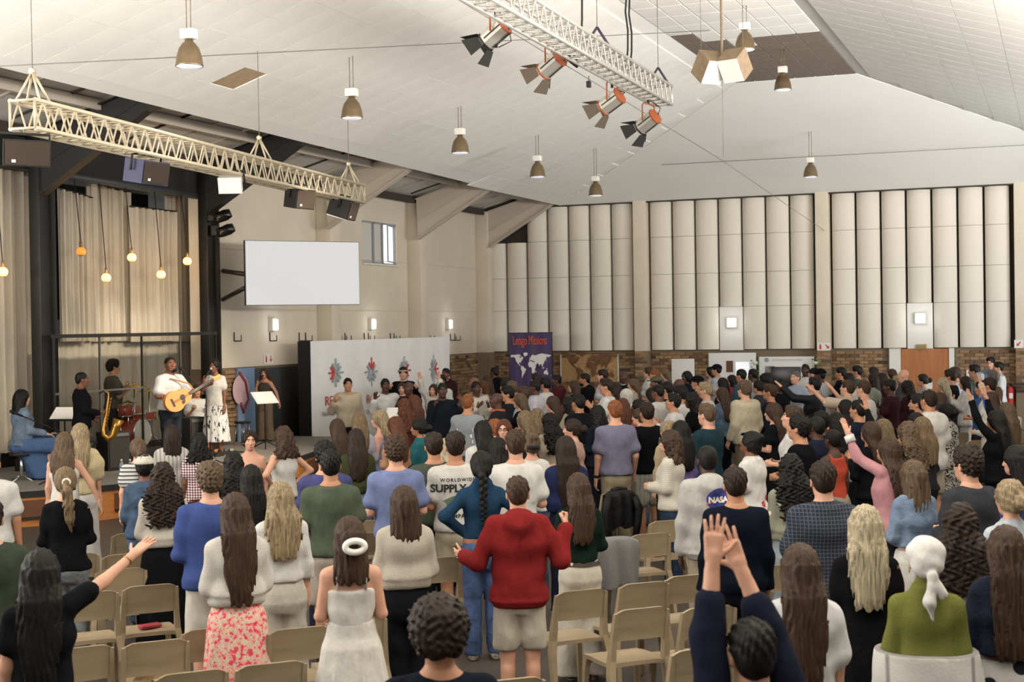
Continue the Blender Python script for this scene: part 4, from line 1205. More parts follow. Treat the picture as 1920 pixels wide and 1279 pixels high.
# ------------------------------------------------------------------ lamps with barn doors on the lighting truss
mat('lamp_silver', '#b9b4aa', .35, metal=.6)
mat('lamp_orange', '#8f4a2a', .55)
mat('lamp_black', '#191715', .6)
mat('door_brown', '#4f4337', .7)
mat('lamp_glow', '#fff0d8', .4, emit='#ffe6c0', estr=9)
def stage_lamp(px, py, s, aim, lit, label):
    c = at_s(px, py, s)
    aim = Vector(aim)
    d = (aim - c).normalized(); side = d.cross(Vector((0, 0, 1))).normalized(); up = side.cross(d)
    o = empty('stage_lamp', c, 0, label, 'lamp', 'barn door lamps on the lighting truss')
    B = frame3(side, up, -d)                         # lamp looks along local -z
    T = Matrix.Translation((0, 0, 0))
    def bl(mb, nm, m, parent=None):
        q = mb.build(nm, m, o if parent is None else parent)
        if parent is None: q.rotation_euler = B.to_euler()
        return q
    r = .125
    oct_ = [(r * math.cos(math.pi / 8 + k * math.pi / 4), r * math.sin(math.pi / 8 + k * math.pi / 4)) for k in range(8)]
    hs = bl(MB().prism(oct_, -.16, .13), 'housing', MATS['lamp_silver'])
    MB().prism([(x * 1.05, y * 1.05) for x, y in oct_], .13, .155).build('rear_plate', 'lamp_orange', hs)
    MB().prism([(x * 1.06, y * 1.06) for x, y in oct_], -.185, -.16).build('front_ring', 'lamp_orange' if lit else 'lamp_black', hs)
    for k in range(0, 8, 2): MB().box((r * .97 * math.cos(k * math.pi / 4), r * .97 * math.sin(k * math.pi / 4), 0), (.012, .012, .26)).build('cooling_fin', 'lamp_black', hs)
    MB().cyl((0, 0, -.19), (0, 0, -.186), r * .86, n=20).build('lens', 'lamp_glow' if lit else 'lamp_black', hs)
    for k in range(4):
        w = .11 if k % 2 else .13
        a = k * math.pi / 2
        R = Matrix.Rotation(a, 3, 'Z') @ Matrix.Rotation(math.radians(-(38 if k % 2 else 50)), 3, 'X')
        base = Matrix.Rotation(a, 3, 'Z') @ Vector((0, r, -.19))
        pts = [(-w * .62, 0), (w * .62, 0), (w * 1.1, .2), (-w * 1.1, .2)]
        # flap hinged on the ring
        F = Matrix.Rotation(a, 3, 'Z'); tl = math.radians(38 if k % 2 else 25)
        vs = []
        for th in (0, .006):
            for x, l in pts: vs.append(F @ Vector((x, r + l * math.sin(tl) + th * math.cos(tl), -.19 - l * math.cos(tl) + th * math.sin(tl))))
        MB().add(vs, [(0, 1, 2, 3), (7, 6, 5, 4), (0, 4, 5, 1), (1, 5, 6, 2), (2, 6, 7, 3), (3, 7, 4, 0)]).build('barn_door', 'door_brown' if lit else 'lamp_black', hs)
    # yoke up to the truss
    zt = 6.32 - .14 - c.z
    sx = side * .155
    y = MB().tube([sx * 1.0, sx * 1.0 + Vector((0, 0, .24)), sx * .8 + Vector((0, 0, .27)), -sx * .8 + Vector((0, 0, .27)), -sx + Vector((0, 0, .24)), -sx], .012, 8).build('yoke', 'lamp_orange', o)
    MB().cyl((0, 0, .27), (0, 0, zt), .02, n=8).build('clamp_post', 'lamp_black', y)
    MB().tube([Vector((.03, 0, zt)), Vector((.18, .05, zt * .6)), -d * .15 + Vector((.04, 0, .02))], .007, 6).build('lead', 'cable', o)
    if lit:
        L = bpy.data.lights.new('stage_beam', 'SPOT'); L.energy = 2600; L.color = (1, .86, .68); L.spot_size = math.radians(34); L.spot_blend = .6; L.shadow_soft_size = .11
        l = bpy.data.objects.new('stage_beam', L); COL.objects.link(l); l.location = c + d * .34; l.rotation_euler = d.to_track_quat('-Z', 'Y').to_euler()
        l.parent = o; l.location = d * .34
    return o
stage_lamp(930, 62, 152, (-13.8, 17.0, 1.4), False, 'unlit lamp with black barn doors, nearest on the high truss')
stage_lamp(1036, 120, 141, (-14.2, 20.4, 1.6), True, 'glowing lamp with orange yoke, second along the high truss')
stage_lamp(1148, 190, 129, (-14.0, 21.6, 1.6), True, 'brightly lit lamp facing the stage, third along the high truss')
stage_lamp(1216, 228, 122, (-13.6, 24.0, 1.5), False, 'unlit lamp with brown barn doors at the truss end')
# small accessories hanging on the truss
p = at_s(1104, 158, 135); o = tag(MB().box(p, (.06, .06, .09), ch=.01).cyl(p + Vector((0, 0, .04)), (p.x, p.y, 6.2), .005, n=6).build('hanging_sensor', 'lamp_black'), 'small black box dangling on a lead below the high truss', 'sensor')
p = at_s(1075, 112, 140); o = empty('led_lamp', p, 0, 'flat black lamp panel tilted between two barn door lamps', 'lamp'); MB().box((0, 0, 0), (.22, .05, .12), Matrix.Rotation(.7, 3, 'Y'), ch=.01).build('panel', 'lamp_black', o); MB().tube([(-.06, 0, .06), (-.03, 0, .16), (.06, 0, .16), (.08, 0, .0)], .008, 6).build('bracket', 'lamp_black', o)

# ------------------------------------------------------------------ loudspeakers
mat('speaker_black', '#1b1917', .7, bump=.2, bscale=200)
mat('speaker_grille', '#33271d', .8, noise=.2, nscale=150)
mat('speaker_blue', '#3b3a52', .7)
mat('speaker_white', '#d3d0c9', .6)
mat('cone_grey', '#2a2724', .7)
def speaker(px, py, s, w, h, d, face_to, label, body='speaker_black', front='speaker_grille', tilt=-8, hang=None, under=None):
    f = min((k / 200 for k in range(201)), key=lambda k: abs(proj(TA + (TB - TA) * k)[0] - px)); s = proj(TA + (TB - TA) * f)[2]
    c = at_s(px, py, s); hang = TA.z - .13 - c.z if hang else None; dirv = Rz(math.radians(face_to)) @ Vector((CAM.x - c.x, CAM.y - c.y, 0)); a = math.atan2(dirv.y, dirv.x) - math.pi / 2
    o = empty('loudspeaker', c, 0, label, 'speaker')
    o.rotation_euler = Euler((math.radians(tilt), 0, a))
    t = .78
    poly = [(-w / 2, d / 2), (w / 2, d / 2), (w / 2 * t, -d / 2), (-w / 2 * t, -d / 2)]
    MB().prism([(x, y) for x, y in reversed(poly)], -h / 2, h / 2).build('cabinet', body, o)
    g = MB(); rows = []
    for zz in (-h / 2 + .015, h / 2 - .015): rows.append([(w / 2 * .95 * (k / 6 * 2 - 1), d / 2 + .012 + .025 * (1 - (k / 3 - 1) ** 2), zz) for k in range(7)])
    g.quadgrid(rows); gr = g.build('grille', front, o)
    MB().box((w * .3, d / 2 + .035, -h * .3), (.04, .006, .03)).build('badge', 'speaker_white', gr)
    if under: MB().box((0, 0, -h / 2 - .006), (w * .9, d * .9, .012)).build('base_plate', under, o)
    if hang: 
        k = MB().tube([(-w / 2 - .02, 0, 0), (-w / 2 - .02, 0, h / 2 + .06), (w / 2 + .02, 0, h / 2 + .06), (w / 2 + .02, 0, 0)], .018, 6).build('bracket', 'speaker_black', o)
        MB().cyl((0, 0, h / 2 + .05), (0, 0, hang), .012, n=6).build('hook', 'steel_wire', k)
    return o
speaker(45, 287, 172, .47, .27, .30, 12, 'wide dark loudspeaker hanging at the left end of the stage truss', hang=.35)
speaker(272, 322, 145, .46, .28, .34, 48, 'loudspeaker with blue side and brown grille under the stage truss', body='speaker_blue', hang=.36, tilt=-10)
speaker(434, 344, 130, .32, .22, .26, -10, 'small white loudspeaker under the middle of the stage truss', body='speaker_white', front='speaker_white', hang=.30, tilt=-20)
speaker(560, 372, 118, .40, .30, .30, 45, 'dark loudspeaker above the blank screen', body='speaker_black', hang=.34, tilt=-10)
speaker(642, 391, 113, .42, .30, .38, 70, 'grey loudspeaker with pale underside at the right truss end', body='speaker_black', hang=.34, tilt=-18, under='speaker_white')
# paired horn speakers hung from the roof
mat('kraft', '#7d6a54', .8, noise=.15, nscale=12)
cl = at_s(1354, 124, 142)
o = empty('speaker_cluster', cl, 0, 'pair of splayed wooden speakers with white fronts hung by wires', 'speaker')
for sd, an in ((-1, .55), (1, -.55)):
    R = Rz(math.radians(-165) + an)
    Q = R @ Matrix.Rotation(math.radians(-38), 3, 'X')
    b = MB().box(Q @ Vector((0, 0, 0)), (.30, .30, .34), Q).build('cabinet', 'kraft', o, (sd * .17, 0, 0))
    MB().box(Q @ Vector((0, .155, 0)), (.29, .012, .33), Q).build('white_front', 'speaker_white', b)
MB().cyl((0, 0, .1), (0, 0, FZ - cl.z), .018, n=8).build('pole', 'kraft', o)
for sx in (-.28, .28): MB().cyl((sx, 0, .1), (sx, 0, FZ - cl.z), .004, n=6).build('wire', 'steel_wire', o)
MB().cyl((0, 0, -.1), (.0, 0, -1.2), .004, n=6).build('wire', 'steel_wire', o)
# tie wires under the roof
def wire(p, q, label): return tag(MB().cyl(p, q, .006, n=6).build('tie_wire', 'steel_wire'), label, 'wire', 'tie wires under the roof')
wk = on_y(1353, 300, 27.0)
wire(on_y(860, 0, 18.0), wk, 'taut tie wire sloping behind the barn door lamps to a knot')
wire(wk, on_y(1545, 432, YB - .33), 'tie wire running from the knot down to the wall pilaster')
wire(on_x(0, 124, -11.3), on_y(1330, 57, 24.0), 'long thin tie wire crossing under the tiled left slope')
wire(on_y(1240, 309, YB - 2.5), on_y(1925, 272, YB - 2.5), 'thin tie wire low across the smooth end ceiling')

# ------------------------------------------------------------------ bell pendants
mat('bell_metal', '#7a6850', .35, metal=.55, noise=.15, nscale=6)
mat('bell_glass', '#dfe4e6', .2, emit='#eaf2ff', estr=.55)
mat('gear_box', '#dcd8cf', .6)
bell_parts = {}
def bell(px, pyb, zb, label, s=None, dia=.33):
    p = on_z(px, pyb, zb)
    o = empty('pendant_lamp', p, 0, label, 'lamp', 'bell pendant lamps under the ceiling')
    r = dia / 2
    if not bell_parts:
        bell_parts['shade'] = MB().lathe([(r, 0), (r * 1.04, .012), (r, .03), (r * .93, .12), (r * .74, .22), (r * .46, .285), (r * .32, .30), (r * .30, .335), (r * .001, .336)], 24, cap=False).mesh('shade')
        bell_parts['glass'] = MB().lathe([(.001, -.016), (r * .7, -.012), (r * .97, .004), (r * .9, .012)], 24, cap=False).mesh('glass')
        bell_parts['gear_box'] = MB().box((0, 0, .395), (.17, .14, .12), ch=.01).mesh('gear_box')
        bell_parts['cord'] = MB().cyl((0, 0, 0), (0, 0, 1), .006, n=6).mesh('cord')
    obj('shade', bell_parts['shade'], MATS['bell_metal'], o); obj('glass', bell_parts['glass'], MATS['bell_glass'], o); obj('gear_box', bell_parts['gear_box'], MATS['gear_box'], o)
    x, y = p.x, p.y
    zc = min(FZ, CZ + (x - CE) * math.tan(a_sl), CZ + (RE - x) * math.tan(a_sl)) if y < FY else min(CZ + (YB - y) * (FZ - CZ) / (YB - FY), CZ + (x - CE) * math.tan(a_sl))
    L = max(.12, zc - zb - .45)
    for sx in (-.03, .03):
        c = obj('cord', bell_parts['cord'], MATS['kraft'], o, (sx, 0, .45)); c.scale = (1, 1, L)
    d = bpy.data.lights.new('pendant_light', 'SPOT'); d.energy = 75; d.color = (1, .95, .88); d.spot_size = math.radians(125); d.spot_blend = .5; d.shadow_soft_size = .12
    l = bpy.data.objects.new('pendant_light', d); COL.objects.link(l); l.parent = o; l.location = (0, 0, -.04)
    return o
for px, pyb, zb, lab in ((355, 125, 5.95, 'largest bell pendant lamp, beside the bare brown ceiling tile'), (660, 222, 5.95, 'bell pendant lamp above the middle of the stage truss'), (863, 287, 5.95, 'bell pendant lamp third along the row on left slope'),
                         (1008, 332, 5.9, 'bell pendant lamp fourth along the row on left slope'), (1117, 367, 5.75, 'smallest bell pendant lamp near the hip of the ceiling'), (1397, 94, 7.25, 'bell pendant lamp next to the hung speaker pair'),
                         (1468, 169, 7.2, 'dark bell pendant lamp below the brown ceiling tiles'), (1520, 332, 6.1, 'bell pendant lamp before the smooth end ceiling')):
    bell(px, pyb, zb, lab)

# ------------------------------------------------------------------ screen, wall lights, hooks, signs
mat('screen_white', '#3a3a3a', .6, emit='#fffdfa', estr=.72)
sl, sr = at_s(459, 448, 100), at_s(673, 456, 96)
zb = at_s(459, 573, 100).z
sl.z = sr.z = (sl.z + sr.z) / 2
c = (sl + sr) / 2; ex = Vector((sr.x - sl.x, sr.y - sl.y, 0)); wd = ex.length; ex.normalize(); ny = Vector((ex.y, -ex.x, 0))
if ny.dot(CAM - c) < 0: ny = -ny
hgt = sl.z - zb
o = empty('screen', (c.x, c.y, (sl.z + zb) / 2), 0, 'large blank white screen on a black side frame', 'screen')
Rm = frame3(ex, -ny, Vector((0, 0, 1))) if ex.cross(-ny).z > 0 else frame3(-ex, -ny, Vector((0, 0, 1)))
o.rotation_euler = Rm.to_euler()
MB().box((0, .05, 0), (wd, .08, hgt)).build('housing', mat('screen_edge', '#2a2738', .6), o)
MB().box((0, .004, 0), (wd - .02, .012, hgt - .02)).build('display', 'screen_white', o)
inv = Matrix.Translation(o.location) @ Rm.to_4x4(); inv = inv.inverted()
for yy in (508, 550):
    a = inv @ on_x(418, yy + (12 if yy == 550 else 0), XL + .15); b = Vector((-wd / 2, .06, -.02 if yy == 508 else -.28))
    MB().cyl(a, b, .045, n=8).build('bracket_arm', 'steel_black', o)
mat('wall_lamp_glow', '#ffffff', .4, emit='#f6fbff', estr=2.2)
def wall_lamp(p, n, w, h, label, glow='wall_lamp_glow'):
    o = empty('wall_lamp', p, math.atan2(n[1], n[0]) - math.pi / 2, label, 'lamp', 'square bulkhead wall lamps')
    MB().box((0, .05, 0), (w + .05, .10, h + .05), ch=.01).build('housing', 'gear_box', o)
    MB().box((0, .115, 0), (w, .05, h), ch=.015).build('diffuser', glow, o)
    d = bpy.data.lights.new('wall_light', 'POINT'); d.energy = 4; d.color = (.95, .98, 1); d.shadow_soft_size = .1
    l = bpy.data.objects.new('wall_light', d); COL.objects.link(l); l.parent = o; l.location = (0, .28, 0)
for px, py, lab in ((508, 609, 'lit wall lamp below the blank screen'), (693, 608, 'lit wall lamp between the two plastered columns'), (838, 608, 'lit wall lamp near the corner of the side wall')):
    wall_lamp(on_x(px, py, XL), (1, 0), .14, .22, lab)
for px, py, lab in ((1373, 605, 'square lit wall lamp under a shortened panel, left of the door sign'), (1726, 597, 'square lit wall lamp above the brown door')):
    wall_lamp(on_y(px, py, YB - .05), (0, -1), .22, .22, lab)
mat('hook_steel', '#3a3632', .5)
hk = MB().cyl((0, 0, -.06), (0, 0, .12), .012, n=6).cyl((0, 0, -.06), (.16, 0, -.06), .012, n=6).cyl((.16, 0, -.06), (.16, 0, .06), .010, n=6).mesh('wall_hook')
NTH = 'first second third fourth fifth sixth seventh eighth ninth tenth eleventh twelfth thirteenth fourteenth fifteenth last'.split()
for kk, px in enumerate((438, 505, 560, 572, 628, 637, 646, 682, 690, 731, 738, 788, 796, 803, 844, 852)):
    o = obj('wall_hook', hk, MATS['hook_steel'], None, on_x(px, 634, XL) + Vector((.015, 0, 0)))
    tag(o, 'bent steel hook on the side wall, %s from the stage column' % NTH[kk], 'hook', 'steel hooks along the side wall')
mat('sign_red', '#c23a34', .6); mat('sign_white', '#d8d5ce', .6)
def arrow_poly(s): return [(-.5 * s, .1 * s), (.05 * s, .1 * s), (.05 * s, .38 * s), (.5 * s, 0), (.05 * s, -.38 * s), (.05 * s, -.1 * s), (-.5 * s, -.1 * s)]
def fire_sign(p, n, label, bottle, ang):
    o = empty('fire_sign', p, math.atan2(n[1], n[0]) - math.pi / 2 + math.pi, label, 'sign')
    T0 = Matrix(((1, 0, 0, 0), (0, 0, -1, 0), (0, 1, 0, 0), (0, 0, 0, 1)))
    MB().box((0, 0, 0), (.34 if bottle else .2, .012, .2)).build('plate', 'sign_white', o)
    MB().prism(arrow_poly(.14), .007, .012, T0 @ Matrix.Translation((.09 if bottle else 0, 0, 0)) @ Matrix.Rotation(math.radians(ang), 4, 'Z')).build('arrow', 'sign_red', o)
    if bottle: MB().prism([(-.025, -.07), (.025, -.07), (.025, .03), (.01, .05), (.01, .075), (-.01, .075), (-.01, .05), (-.025, .03)], .007, .012, T0 @ Matrix.Translation((-.09, 0, 0))).build('bottle_symbol', 'sign_red', o)
fire_sign(on_y(1545, 650, YB - .33), (0, -1), 'white sign with red extinguisher and arrow on the middle pilaster', True, -45)
fire_sign(on_y(1910, 645, YB - .33), (0, -1), 'white sign with red arrow pointing down left at the right edge', False, -135)
fire_sign(on_x(503, 673, XL + .01), (1, 0), 'faded sign with red disc and arrow left of the banner wall', True, -90)

# things on the end wall
def panel_on_back(name, x0, x1, y0, y1, depth, m, label, cat, yoff=.0):
    a, b = on_y(x0, y0, YB - .05 - yoff), on_y(x1, y1, YB - .05 - yoff)
    o = empty(name, ((a.x + b.x) / 2, YB - .02 - yoff, (a.z + b.z) / 2), 0, label, cat)
    q = MB().box((0, -depth / 2, 0), (b.x - a.x, depth, a.z - b.z), ch=.006).build('board', m, o)
    return o, b.x - a.x, a.z - b.z
mat('board_white', '#d3d2cf', .5); mat('door_wood', '#a86a38', .45, c2='#97592c', nscale=2.5, stretch=(6, 6, .5)); mat('tv_black', '#0c0c0e', .25)
# double door
d0, d1 = on_y(1690, 657, YB), on_y(1780, 657, YB)
door = empty('door_1', ((d0.x + d1.x) / 2, YB, 0)); door['kind'] = 'structure'; door['label'] = 'tall brown timber door below a brass plaque'
dw = d1.x - d0.x
MB().box((0, -.02, 1.0), (dw, .06, 1.99)).build('leaf', 'door_wood', door)
m = MB().box((-dw / 2 - .15, -.02, 1.0), (.28, .12, 2.02)).box((dw / 2 + .06, -.02, 1.0), (.12, .12, 2.02)); m.build('frame', 'plaster_white', door)
MB().cyl((-dw / 2 + .08, -.10, 1.0), (-dw / 2 + .08, -.10, 1.18), .015, n=8).build('handle', 'brass', door)
mat('paper_white', '#dcdad5', .8)
o, w_, h_ = panel_on_back('door_plaque', 1718, 1737, 646, 656, .03, 'brass', 'small brass plaque above the brown door', 'plaque', .06)
p = on_y(1738, 722, YB - .12); MB().box((p.x, YB - .06, p.z), (.26, .01, .2)).build('notice', 'paper_white').parent = None
bpy.data.objects['notice']['label'] = 'white paper notice stuck low on the brown door'; bpy.data.objects['notice']['category'] = 'notice'
# white kitchen hatch surround with screen
o, w_, h_ = panel_on_back('white_door', 1329, 1419, 662, 760, .07, 'board_white', 'white double door set into the brick wall with a small window', 'door')
MB().box((w_ * .22, -.08, h_ * .18), (.36, .02, .40)).build('door_window', mat('pane_light', '#e8ecee', .3, emit='#f2f6ff', estr=.5), o)
MB().box((-w_ * .05, -.08, h_ * .24), (.18, .015, .30)).build('notice', 'recess_wood', o)
o, w_, h_ = panel_on_back('hatch_surround', 1424, 1529, 669, 770, .10, 'board_white', 'white hatch surround with lettered header and black screen', 'hatch')
MB().box((w_ * -.30, -.11, h_ * .22), (.24, .02, .3)).build('poster', mat('poster_grey', '#8e8a8c', .7, c2='#4c4450', nscale=14), o)
t = obj('header_emblem', MB().cyl((0, 0, 0), (0, -.01, 0), .06, n=20).mesh('header_emblem'), mat('emblem_blue', '#8a8fa0', .6), o, (-w_ * .36, -.102, h_ * .44))
MB().box((.02, -.105, h_ * .44), (w_ * .55, .006, .05)).build('header_band', mat('header_band', '#c9b9b4', .7, c2='#bfc0c4', nscale=30), o)
o, w_, h_ = panel_on_back('television', 1446, 1502, 688, 735, .06, 'tv_black', 'black television screen inside the white hatch surround', 'television', .09)
mat('leaf_green', '#6f9a58', .6)
for px, lab in ((1416, 'trailing green plant left of the hatch surround'), (1530, 'trailing green plant at the right of the hatch surround')):
    p = on_y(px, 682, YB - .30); o = empty('hanging_plant', p, 0, lab, 'plant')
    MB().lathe([(.05, -.02), (.07, .06), (.06, .06)], 12).build('pot', 'board_white', o)
    lf = MB()
    for k in range(26):
        a = RND.uniform(0, 6.28); z = RND.uniform(-.34, .14); rr = RND.uniform(.03, .11)
        R = Euler((RND.uniform(-1, 1), RND.uniform(-1, 1), a)).to_matrix(); q = Vector((math.cos(a) * rr, math.sin(a) * rr, z))
        lf.add([q + R @ Vector(v) for v in ((-.03, 0, 0), (0, -.05, .01), (.03, 0, 0), (0, .05, -.01))], [(0, 1, 2, 3)])
    lf.build('foliage', 'leaf_green', o)
panel_on_back('white_board', 1259, 1303, 673, 760, .04, 'board_white', 'plain white board leaning on the brick wall', 'board', .0)
# fire extinguisher
p = on_y(1896, 742, YB - .12); o = empty('fire_extinguisher', p, 0, 'red fire extinguisher hung on the brick wall at far right', 'fire extinguisher')
MB().lathe([(.001, -.25), (.075, -.25), (.08, -.23), (.08, .15), (.05, .22), (.02, .24), (.001, .24)], 16).build('cylinder', 'sign_red', o)
MB().box((0, 0, .27), (.05, .12, .05), ch=.01).build('valve', 'black_matt', o); MB().tube([(0, -.06, .27), (.1, -.04, .15), (.09, 0, -.1)], .012, 6).build('hose', 'black_matt', o); MB().box((0, -.08, 0), (.09, .01, .13)).build('sticker', 'sign_white', o)
o, _, _ = panel_on_back('wall_notice', 1812, 1822, 694, 707, .01, 'paper_white', 'small white notice on the brick wall right of door', 'notice')

# ------------------------------------------------------------------ world maps and banners
CONT = [
 [(-168, 66), (-156, 71), (-128, 70), (-110, 73), (-95, 72), (-82, 70), (-80, 62), (-94, 60), (-92, 56), (-82, 55), (-79, 52), (-76, 57), (-78, 62), (-66, 60), (-56, 52), (-66, 49), (-65, 44), (-70, 42), (-76, 36), (-81, 31), (-80, 25), (-84, 30), (-94, 29), (-97, 23), (-91, 18), (-88, 21), (-88, 16), (-83, 14), (-83, 9), (-78, 8), (-85, 10), (-96, 16), (-106, 23), (-112, 30), (-118, 34), (-124, 42), (-124, 49), (-134, 57), (-148, 60), (-158, 56), (-164, 60)],
 [(-78, 8), (-72, 12), (-60, 9), (-50, 1), (-35, -6), (-39, -14), (-48, -26), (-57, -36), (-65, -42), (-68, -52), (-74, -52), (-73, -40), (-71, -18), (-81, -5)],
 [(-45, 60), (-22, 70), (-20, 80), (-35, 83), (-58, 80), (-54, 68)],
 [(-17, 15), (-16, 27), (-6, 35), (10, 37), (20, 32), (32, 31), (43, 12), (51, 12), (40, -4), (40, -16), (35, -24), (27, -34), (18, -34), (12, -18), (13, -6), (9, 4), (-8, 4)],
 [(-9, 37), (-9, 43), (-2, 44), (-4, 48), (4, 52), (8, 57), (5, 60), (12, 66), (25, 71), (40, 66), (45, 68), (60, 69), (72, 73), (100, 77), (130, 73), (160, 70), (178, 67), (178, 63), (162, 60), (157, 51), (155, 58), (140, 58), (135, 54), (141, 50), (130, 42), (127, 35), (122, 39), (121, 30), (115, 22), (108, 20), (109, 12), (103, 9), (104, 1), (99, 8), (97, 17), (90, 22), (80, 14), (77, 8), (72, 20), (66, 25), (57, 26), (59, 22), (45, 13), (35, 28), (36, 36), (27, 37), (22, 37), (19, 42), (13, 45), (18, 40), (15, 38), (8, 44), (0, 40)],
 [(-6, 50), (1, 52), (-2, 57), (-5, 58)], [(130, 32), (140, 36), (144, 44), (140, 42), (136, 35)],
 [(114, -22), (122, -17), (130, -12), (136, -12), (142, -11), (147, -20), (153, -28), (149, -38), (140, -37), (131, -32), (116, -35)],
 [(96, 5), (105, -6), (112, -8), (106, -4)], [(109, 1), (117, 6), (117, -3), (111, -3)], [(132, -1), (150, -7), (146, -9), (136, -6)], [(44, -16), (50, -15), (47, -25), (44, -24)], [(167, -46), (174, -41), (178, -38), (173, -36), (172, -41)],
]
def world_map(w, y, th=.004):
    """continents as thin flat shapes w metres wide"""
    m = MB(); k = w / 345.0
    for c in CONT:
        pts = [(lo * k, (la * 1.18 - 8) * k) for lo, la in c]
        if sum(pts[i][0] * pts[(i + 1) % len(pts)][1] - pts[(i + 1) % len(pts)][0] * pts[i][1] for i in range(len(pts))) < 0: pts.reverse()
        n = len(pts); m.add([(a, y, b) for a, b in pts] + [(a, y - th, b) for a, b in pts], [tuple(range(n)), tuple(reversed(range(n, 2 * n)))] + [(i, (i + 1) % n, n + (i + 1) % n, n + i) for i in range(n)])
    return m
mat('banner_purple', '#453a5c', .8, noise=.12, nscale=5, stretch=(4, 4, .5)); mat('banner_orange', '#d8552c', .7); mat('map_white', '#d2d0cc', .8); mat('map_brown', '#6d4c33', .85, noise=.25, nscale=9)
bl, br = on_y(955, 625, 34.6), on_y(1033, 625, 34.6)
o = empty('missions_banner', ((bl.x + br.x) / 2, 34.6, 0), math.radians(4), 'purple standing banner with white world map and orange heading', 'banner')
bwid = br.x - bl.x; bz1 = bl.z; bz0 = bz1 - 1.55
g = MB(); rows = []
for j in range(9):
    z = bz1 + (bz0 - bz1) * j / 8
    rows.append([((i / 16 - .5) * bwid, .018 * math.sin(i * 1.3 + j * .25), z) for i in range(17)])
g.quadgrid(rows); g.quadgrid([[(x, y + .01, z) for x, y, z in reversed(r)] for r in rows]); g.build('cloth', 'banner_purple', o)
MB().cyl((-bwid / 2 - .02, .03, bz1), (bwid / 2 + .02, .03, bz1), .015, n=8).build('top_bar', 'black_matt', o)
for sx in (-1, 1): MB().cyl((sx * bwid / 2, .03, 0), (sx * bwid / 2, .03, bz1), .014, n=8).build('pole', 'black_matt', o)
q = world_map(bwid * .95, 0).build('map', 'map_white', o, (0, -.026, (bz0 + bz1) / 2 - .10)); q.scale = (1, 1, 1.3)
t = obj('heading', text_mesh('Letsgo Missions', .33, .002), MATS['banner_orange'], o, (0, -.03, bz1 - .30), (math.pi / 2, 0, 0)); t.scale = (.44, 1, 1)
# brown map on the brick
a, b = on_y(1052, 665, YB), on_y(1160, 716, YB)
o = empty('wall_map', ((a.x + b.x) / 2, YB - .02, (a.z + b.z) / 2), 0, 'brown timber world map fixed on the brick wall', 'map')
MB().box((0, .0, 0), (b.x - a.x, .02, a.z - b.z)).build('backing', mat('map_back', '#a8855c', .9, noise=.15, nscale=14), o)
q = world_map((b.x - a.x) * .98, -.012, .02).build('continents', 'map_brown', o); q.scale = (1, 1, 1.05)
m = MB().box((-(b.x - a.x) / 2, 0, 0), (.025, .05, a.z - b.z)).box(((b.x - a.x) / 2, 0, 0), (.025, .05, a.z - b.z)); m.build('frame_side', 'board_white', o)

# white backdrop with arrow emblems on the side wall, men stand before it
mat('banner_white', '#e2e1df', .85, noise=.02, nscale=3); mat('emblem_grey', '#9aa3a8', .8); mat('emblem_red', '#c8443c', .8); mat('print_red', '#b9483c', .8); mat('print_grey', '#8d8f90', .8)
XB = XL + .75
e0, e1 = on_x(580, 640, XB), on_x(842, 643, XB)
o = empty('arrow_backdrop', (XB, (e0.y + e1.y) / 2, 0), math.pi / 2, 'wide white cloth backdrop printed with arrow emblems', 'banner')
blen = e1.y - e0.y; bz = e0.z; bb = .05
g = MB(); rows = []
for j in range(5):
    z = bz + (bb - bz) * j / 4
    rows.append([((i / 48 - .5) * blen, .012 * math.sin(i * .9 + j * .6) + .008 * math.sin(i * 2.3), z) for i in range(49)])
g.quadgrid(rows); g.quadgrid([[(x, y + .012, z) for x, y, z in reversed(r)] for r in rows]); g.build('cloth', 'banner_white', o)
MB().box((-blen / 2 - .015, .12, (bz + bb) / 2), (.04, .28, bz - bb)).build('frame_end', 'black_matt', o)
for k in range(5): MB().cyl(((k / 4 - .5) * blen, .1, 0), ((k / 4 - .5) * blen, .1, bz), .02, n=8).build('frame_post', 'black_matt', o)
def emblem(xc, zc, w, h, red, bad=0):
    T0 = Matrix(((1, 0, 0, xc), (0, 0, -1, -.03), (0, 1, 0, zc), (0, 0, 0, 1)))
    for k in range(4):                              # arrows pointing to the centre from left, top, right, bottom
        a = k * math.pi / 2
        sh = [(-.50, .035), (-.20, .035), (-.36, .20), (-.27, .24), (-.04, .0), (-.27, -.24), (-.36, -.20), (-.20, -.035), (-.50, -.035)]
        pts = []
        for x, y in sh:
            c_, s_ = math.cos(-a), math.sin(-a); X, Y = x * c_ - y * s_, x * s_ + y * c_
            pts.append((X * w, Y * h))
        MB().prism(pts, 0, .003, T0).build('emblem_arrow', 'emblem_red' if k == red else 'emblem_grey', o)
def along(px, py):
    p = on_x(px, py, XB); return p.y - (e0.y + e1.y) / 2, p.z
for px, py, red, wpx in ((628, 699, 0, 30), (695, 697, 1, 24), (757, 695, 2, 24), (812, 692, 2, 18)):
    x, z = along(px, py); x1, _ = along(px + wpx, py); w = abs(x1 - x) * .95
    emblem(x, z, w * .98, along(px, py - 27)[1] - along(px, py + 27)[1], red)
for px, py, txt, sz, mm, sx in ((607, 761, 'REA', .28, 'print_red', 1.25), (685, 757, 'ROO', .28, 'print_red', 1.12), (602, 780, 'Nations &', .13, 'print_grey', 1.3), (684, 776, 'Oral &', .13, 'print_grey', 1.2)):
    x, z = along(px, py); t = obj('lettering', text_mesh(txt, sz, .002, align='LEFT'), MATS[mm], o, (x, -.032, z), (math.pi / 2, 0, 0)); t.scale = (sx, 1, 1)

